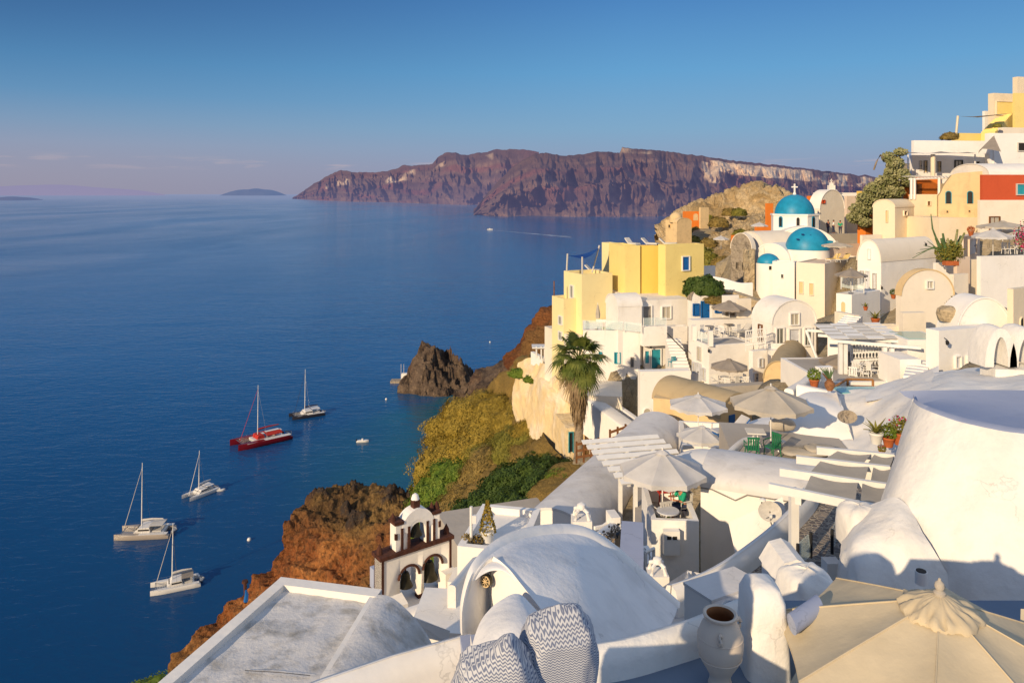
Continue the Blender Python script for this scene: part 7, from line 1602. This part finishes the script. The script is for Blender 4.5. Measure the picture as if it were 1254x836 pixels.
o=thing('parasol_strap','cream canvas strip hanging at the right edge','cloth',W(1251,800,7)); m=MB(); m.grid([[W(1250,745,7.4),W(1249,780,7.2),W(1251,840,7.0)],[W(1262,745,7.4),W(1262,780,7.2),W(1264,840,7.0)]]); m.build('cloth','canvas',o)
# ---- zigzag cushions -------------------------------------------------------------------
def cushion(label,cpt,rx,ry,rz,tilt,seed,pk=()):
    m=MB(); uvl=None; n1,n2=48,34; rows=[]
    Rm=Matrix.Rotation(tilt[1],3,'Y')@Matrix.Rotation(tilt[0],3,'X')@Matrix.Rotation(tilt[2],3,'Z')
    for j_ in range(n2+1):
        t=math.pi*j_/n2; row=[]
        for i in range(n1+1):
            a=2*math.pi*i/n1; e=.62; f=lambda v_:abs(v_)**e*(1 if v_>=0 else -1)
            d=Vector((f(math.cos(a))*f(math.sin(t)),f(math.sin(a))*f(math.sin(t)),f(math.cos(t))))
            aa=a if i<n1 else 0
            q=Vector((math.cos(aa)*math.sin(t),math.sin(aa)*math.sin(t),math.cos(t)))
            nn=1+.10*noise.noise(q*1.7+Vector((seed,0,0)))+.045*noise.noise(q*4.5+Vector((0,seed,0)))
            fold=.028*abs(noise.noise(Vector((q.x*3+seed,q.z*1.2,q.y*3))))*-1
            p_=Vector((d.x*rx,d.y*ry,d.z*rz))*(nn+fold*2)
            for (dv,am) in pk: p_+=Vector(dv)*am*max(0,q.dot(Vector(dv).normalized()))**14
            row.append(cpt+Rm@p_)
        rows.append(row)
    V=m.grid(rows); uvl=m.bm.loops.layers.uv.new('UVMap'); idx={}
    for j_,rw in enumerate(V):
        for i,v_ in enumerate(rw): idx[v_]=(i/n1,j_/n2)
    ax_=rx*6.2; az=rz*2.9
    for f_ in m.bm.faces:
        for l in f_.loops: q=l.vert.co-cpt; l[uvl].uv=((q.x+.25*q.y)/.031,(q.z-.5*q.y)/.040)
    bmesh.ops.remove_doubles(m.bm,verts=m.bm.verts,dist=.0005)
    return solo(m,'cushion','zigzag',label,'cushion',smooth=180)
cushion('larger navy and white zigzag patterned cushion, the right one at the bottom',W(682,812,5.2),.27,.20,.35,(R(6),R(8),R(10)),2.0,[((.1,0,1),.10),((-.8,0,.55),.05)])
cushion('smaller navy and white zigzag patterned cushion slumped at the left of the larger one',W(612,838,5.0),.27,.17,.27,(R(8),R(-22),R(-8)),5.0,[((.5,0,1),.06),((-1,0,.1),.06)])
m=MB(); m.box((.05,5.15,90.9),(1.5,.5,.8)); m.bevel(.08); solo(m,'bench','white2','white masonry bench under the zigzag cushions','bench')
# unseen block added behind the viewer to throw shade over this terrace
m=MB(); sv=Vector((-SUN.x,-SUN.y,0)).normalized(); sd=Vector((sv.y,-sv.x,0)); base_=Vector((2.1,7.4,0))-sv*13.0
pl=[(-2.6,0),(1.5,0),(1.5,-5),(-2.6,-5)]; m.prism([tuple((base_+sd*a+sv*b_).xy) for a,b_ in pl],86,92.6); m.bevel(.1); solo(m,'white_house','white2','added white block, unseen behind the viewer, shading the terrace','house')
bg_=thing('bougainvillea','magenta bougainvillea spray at the right edge above the parasols','plant',W(1254,300,58)); m=MB(); m2=MB()
for k in range(420):
    d=rnd3(); leafpatch(m.bm if k%3 else m2.bm,W(1256,289,58)+Vector((d.x*.9,d.y*.6,d.z*1.3))*random.random()**.4,rnd3(),.12)
m.build('blossom','flower',bg_,smooth=None); m2.build('foliage','leaf',bg_,smooth=None)
for k,(px,py,d) in enumerate([(1080,353,59),(1134,300,58.5),(868,430,56.8),(903,440,58),(1160,420,37.6),(1195,430,37.2),(823,433,65.8),(797,425,66),(640,660,28)]):
    q=W(px,py,d); o=thing('wall_lamp',['lamp on the corner of the tall vaulted house','lamp on the long side of the tall vaulted house','lamp on the lit corner of the dining deck block','lamp on the wall under the dining deck','left lamp on the plain white house at right','right lamp on the plain white house at right','lamp between the turquoise doors','lamp over the first turquoise door','lamp at the arched end of the long barrel roof'][k],'lamp',q); m=MB(); m.lathe([(0,.16),(.09,.1),(.07,-.08),(0,-.12)],c=q,n=8); m.build('lantern','black',o); m=MB(); m.tube([q+Z*.16,q+Vector((.05,.35,.2))],.02,5); m.build('bracket','black',o)
# ================================================================== BOATS
def wl(px,py): return onz(px,py,0)
catamaran(wl(178,654),186,14.5,20.0,'grey hulled sailing catamaran side on, leftmost of the five anchored','hullgrey','hullwhite','wicker',0,'wicker')
catamaran(wl(215,718),205,11.0,15.5,'white sailing catamaran nearest the camera, below the grey hulled one','hullwhite','hullwhite','taupe',0,'wicker')
catamaran(wl(246,605),238,10.5,14.0,'small white sailing catamaran with its dinghy astern, in the middle','hullwhite','hullwhite','hullwhite',0,'hullwhite')
catamaran(wl(320,541),222,21,22.0,'red sailing catamaran with a red canopy','hullred','hullwhite','redc',2,'redc')
catamaran(wl(376,509),212,14,20.0,'dark hulled sailing catamaran farthest from the camera','hulldark','hullwhite','hullwhite',0,'navyc')
smallboat(wl(444,541),R(185),4.6,'small white motor boat drifting right of the dark catamaran')
smallboat(wl(545,531),R(160),5,'small beige boat moored against the rocks below the golden shrubs')
smallboat(wl(269,601),R(200),3.4,'grey rubber dinghy behind the small white catamaran','dinghy','dinghy')
mbt=smallboat(wl(600,281.5),R(172),15,'tiny white speedboat trailing a wake far out below the cliffs','speedboat','boat')
m=MB(); 
a=wl(602,281.8); b_=wl(700,290.5)
rows=[]
for k in range(30):
    t=k/29; p_=a.lerp(b_,t); w_=4+26*t; rows.append([p_+Vector((0,-w_,.06)),p_+Vector((0,0,.10)),p_+Vector((0,w_,.06))])
m.grid(rows); mtw,nt,b=newmat('foam_wake'); b.inputs['Base Color'].default_value=(.75,.78,.85,1); b.inputs['Roughness'].default_value=.6
al=ramp(nt,noi(nt,pos(nt,(.03,.12,1)),1,5,.6),.42,.62,0,.42); nt.links.new(al,b.inputs['Alpha'])
tag(m.build('wake',mtw,None,smooth=180),None,None,None,'structure')
for k,(px,py) in enumerate([(305,661),(600,419),(473,489)]):
    q=wl(px,py); m=MB(); m.lathe([(0,.7),(.35,.6),(.55,.2),(.5,-.2)],c=q,n=12); solo(m,'buoy','hullwhite',['white mooring buoy between the catamarans and the headland','tiny white buoy near the dark promontory','tiny white buoy off the jagged islet'][k],'buoy')
# ================================================================== HILLSIDE UNDER THE VILLAGE
def xedge(y):
    pts=[(4,-4.0),(12,-4.5),(20,-4.2),(30,-2.5),(40,0),(50,3.2),(60,5.0),(70,5.2),(80,9),(95,24),(120,33),(160,38),(230,50)]
    for a,b_ in zip(pts,pts[1:]):
        if y<=b_[0]: return a[1]+(b_[1]-a[1])*(y-a[0])/(b_[0]-a[0])
    return pts[-1][1]
CP=[(x,y,z-.9,w_) for x,y,z,w_ in BASES]
for px,py,d in ((790,532,60),(775,525,62),(800,515,63),(790,508,65.5),(805,500,64),(775,515,64.5),(840,420,95),(860,420,100),(880,410,105),(900,380,110),(860,380,125),(890,340,135),(900,330,150),(850,400,150),(930,330,130),(870,300,190),(930,290,180),(980,280,190),(735,562,57),(765,562,54),(795,562,52),(815,562,51),(750,525,64),(780,550,57),(1250,300,90),(1400,250,90),(1250,200,120),(1500,180,120),(1300,420,50),(1500,400,50),(1300,500,30),(1300,640,17),(1200,240,130),(1100,262,130),(1060,262,150),(720,600,52),(640,690,40),(600,760,30),(560,790,20),(880,420,68),(900,380,80)):
    q=W(px,py,d); CP.append((q.x,q.y,q.z,2))
CP+= [(0,6,87,3),(4,6,87.5,3),(4,9,87,3),(8,9,87,3),(-4,12,82,2),(-1,14,82,2),(2,12,84.5,2),(5,14,84.8,2),(3,20,80,2)]
m=MB(); NX,NY=110,130; V=[]; SP=[]
for j in range(NY):
    y=4+(j/(NY-1))**1.35*215; row=[]
    for i in range(NX):
        u=i/(NX-3); x0=xedge(y); x1=max(30,y*1.05+12); x=x0+(x1-x0)*max(0,(i-2)/(NX-3))**1.15
        sw=sz=0
        for (cx,cy,cz,cw) in CP:
            d2=(x-cx)**2+(y-cy)**2+.6; w_=1/d2**2; sw+=w_; sz+=w_*cz
        z=sz/sw+.25*noise.noise(Vector((x*.2,y*.2,0)))
        if i==0: z=-4; x=x0-6
        elif i==1: z-=9; x=x0-2
        elif i==2: z-=1.5
        row.append(Vector((x,y,z)))
    V.append(row)
m.grid(V); tag(m.build('hillside','hill',None,smooth=180),None,None,None,'structure')
for lab in ():
    pass
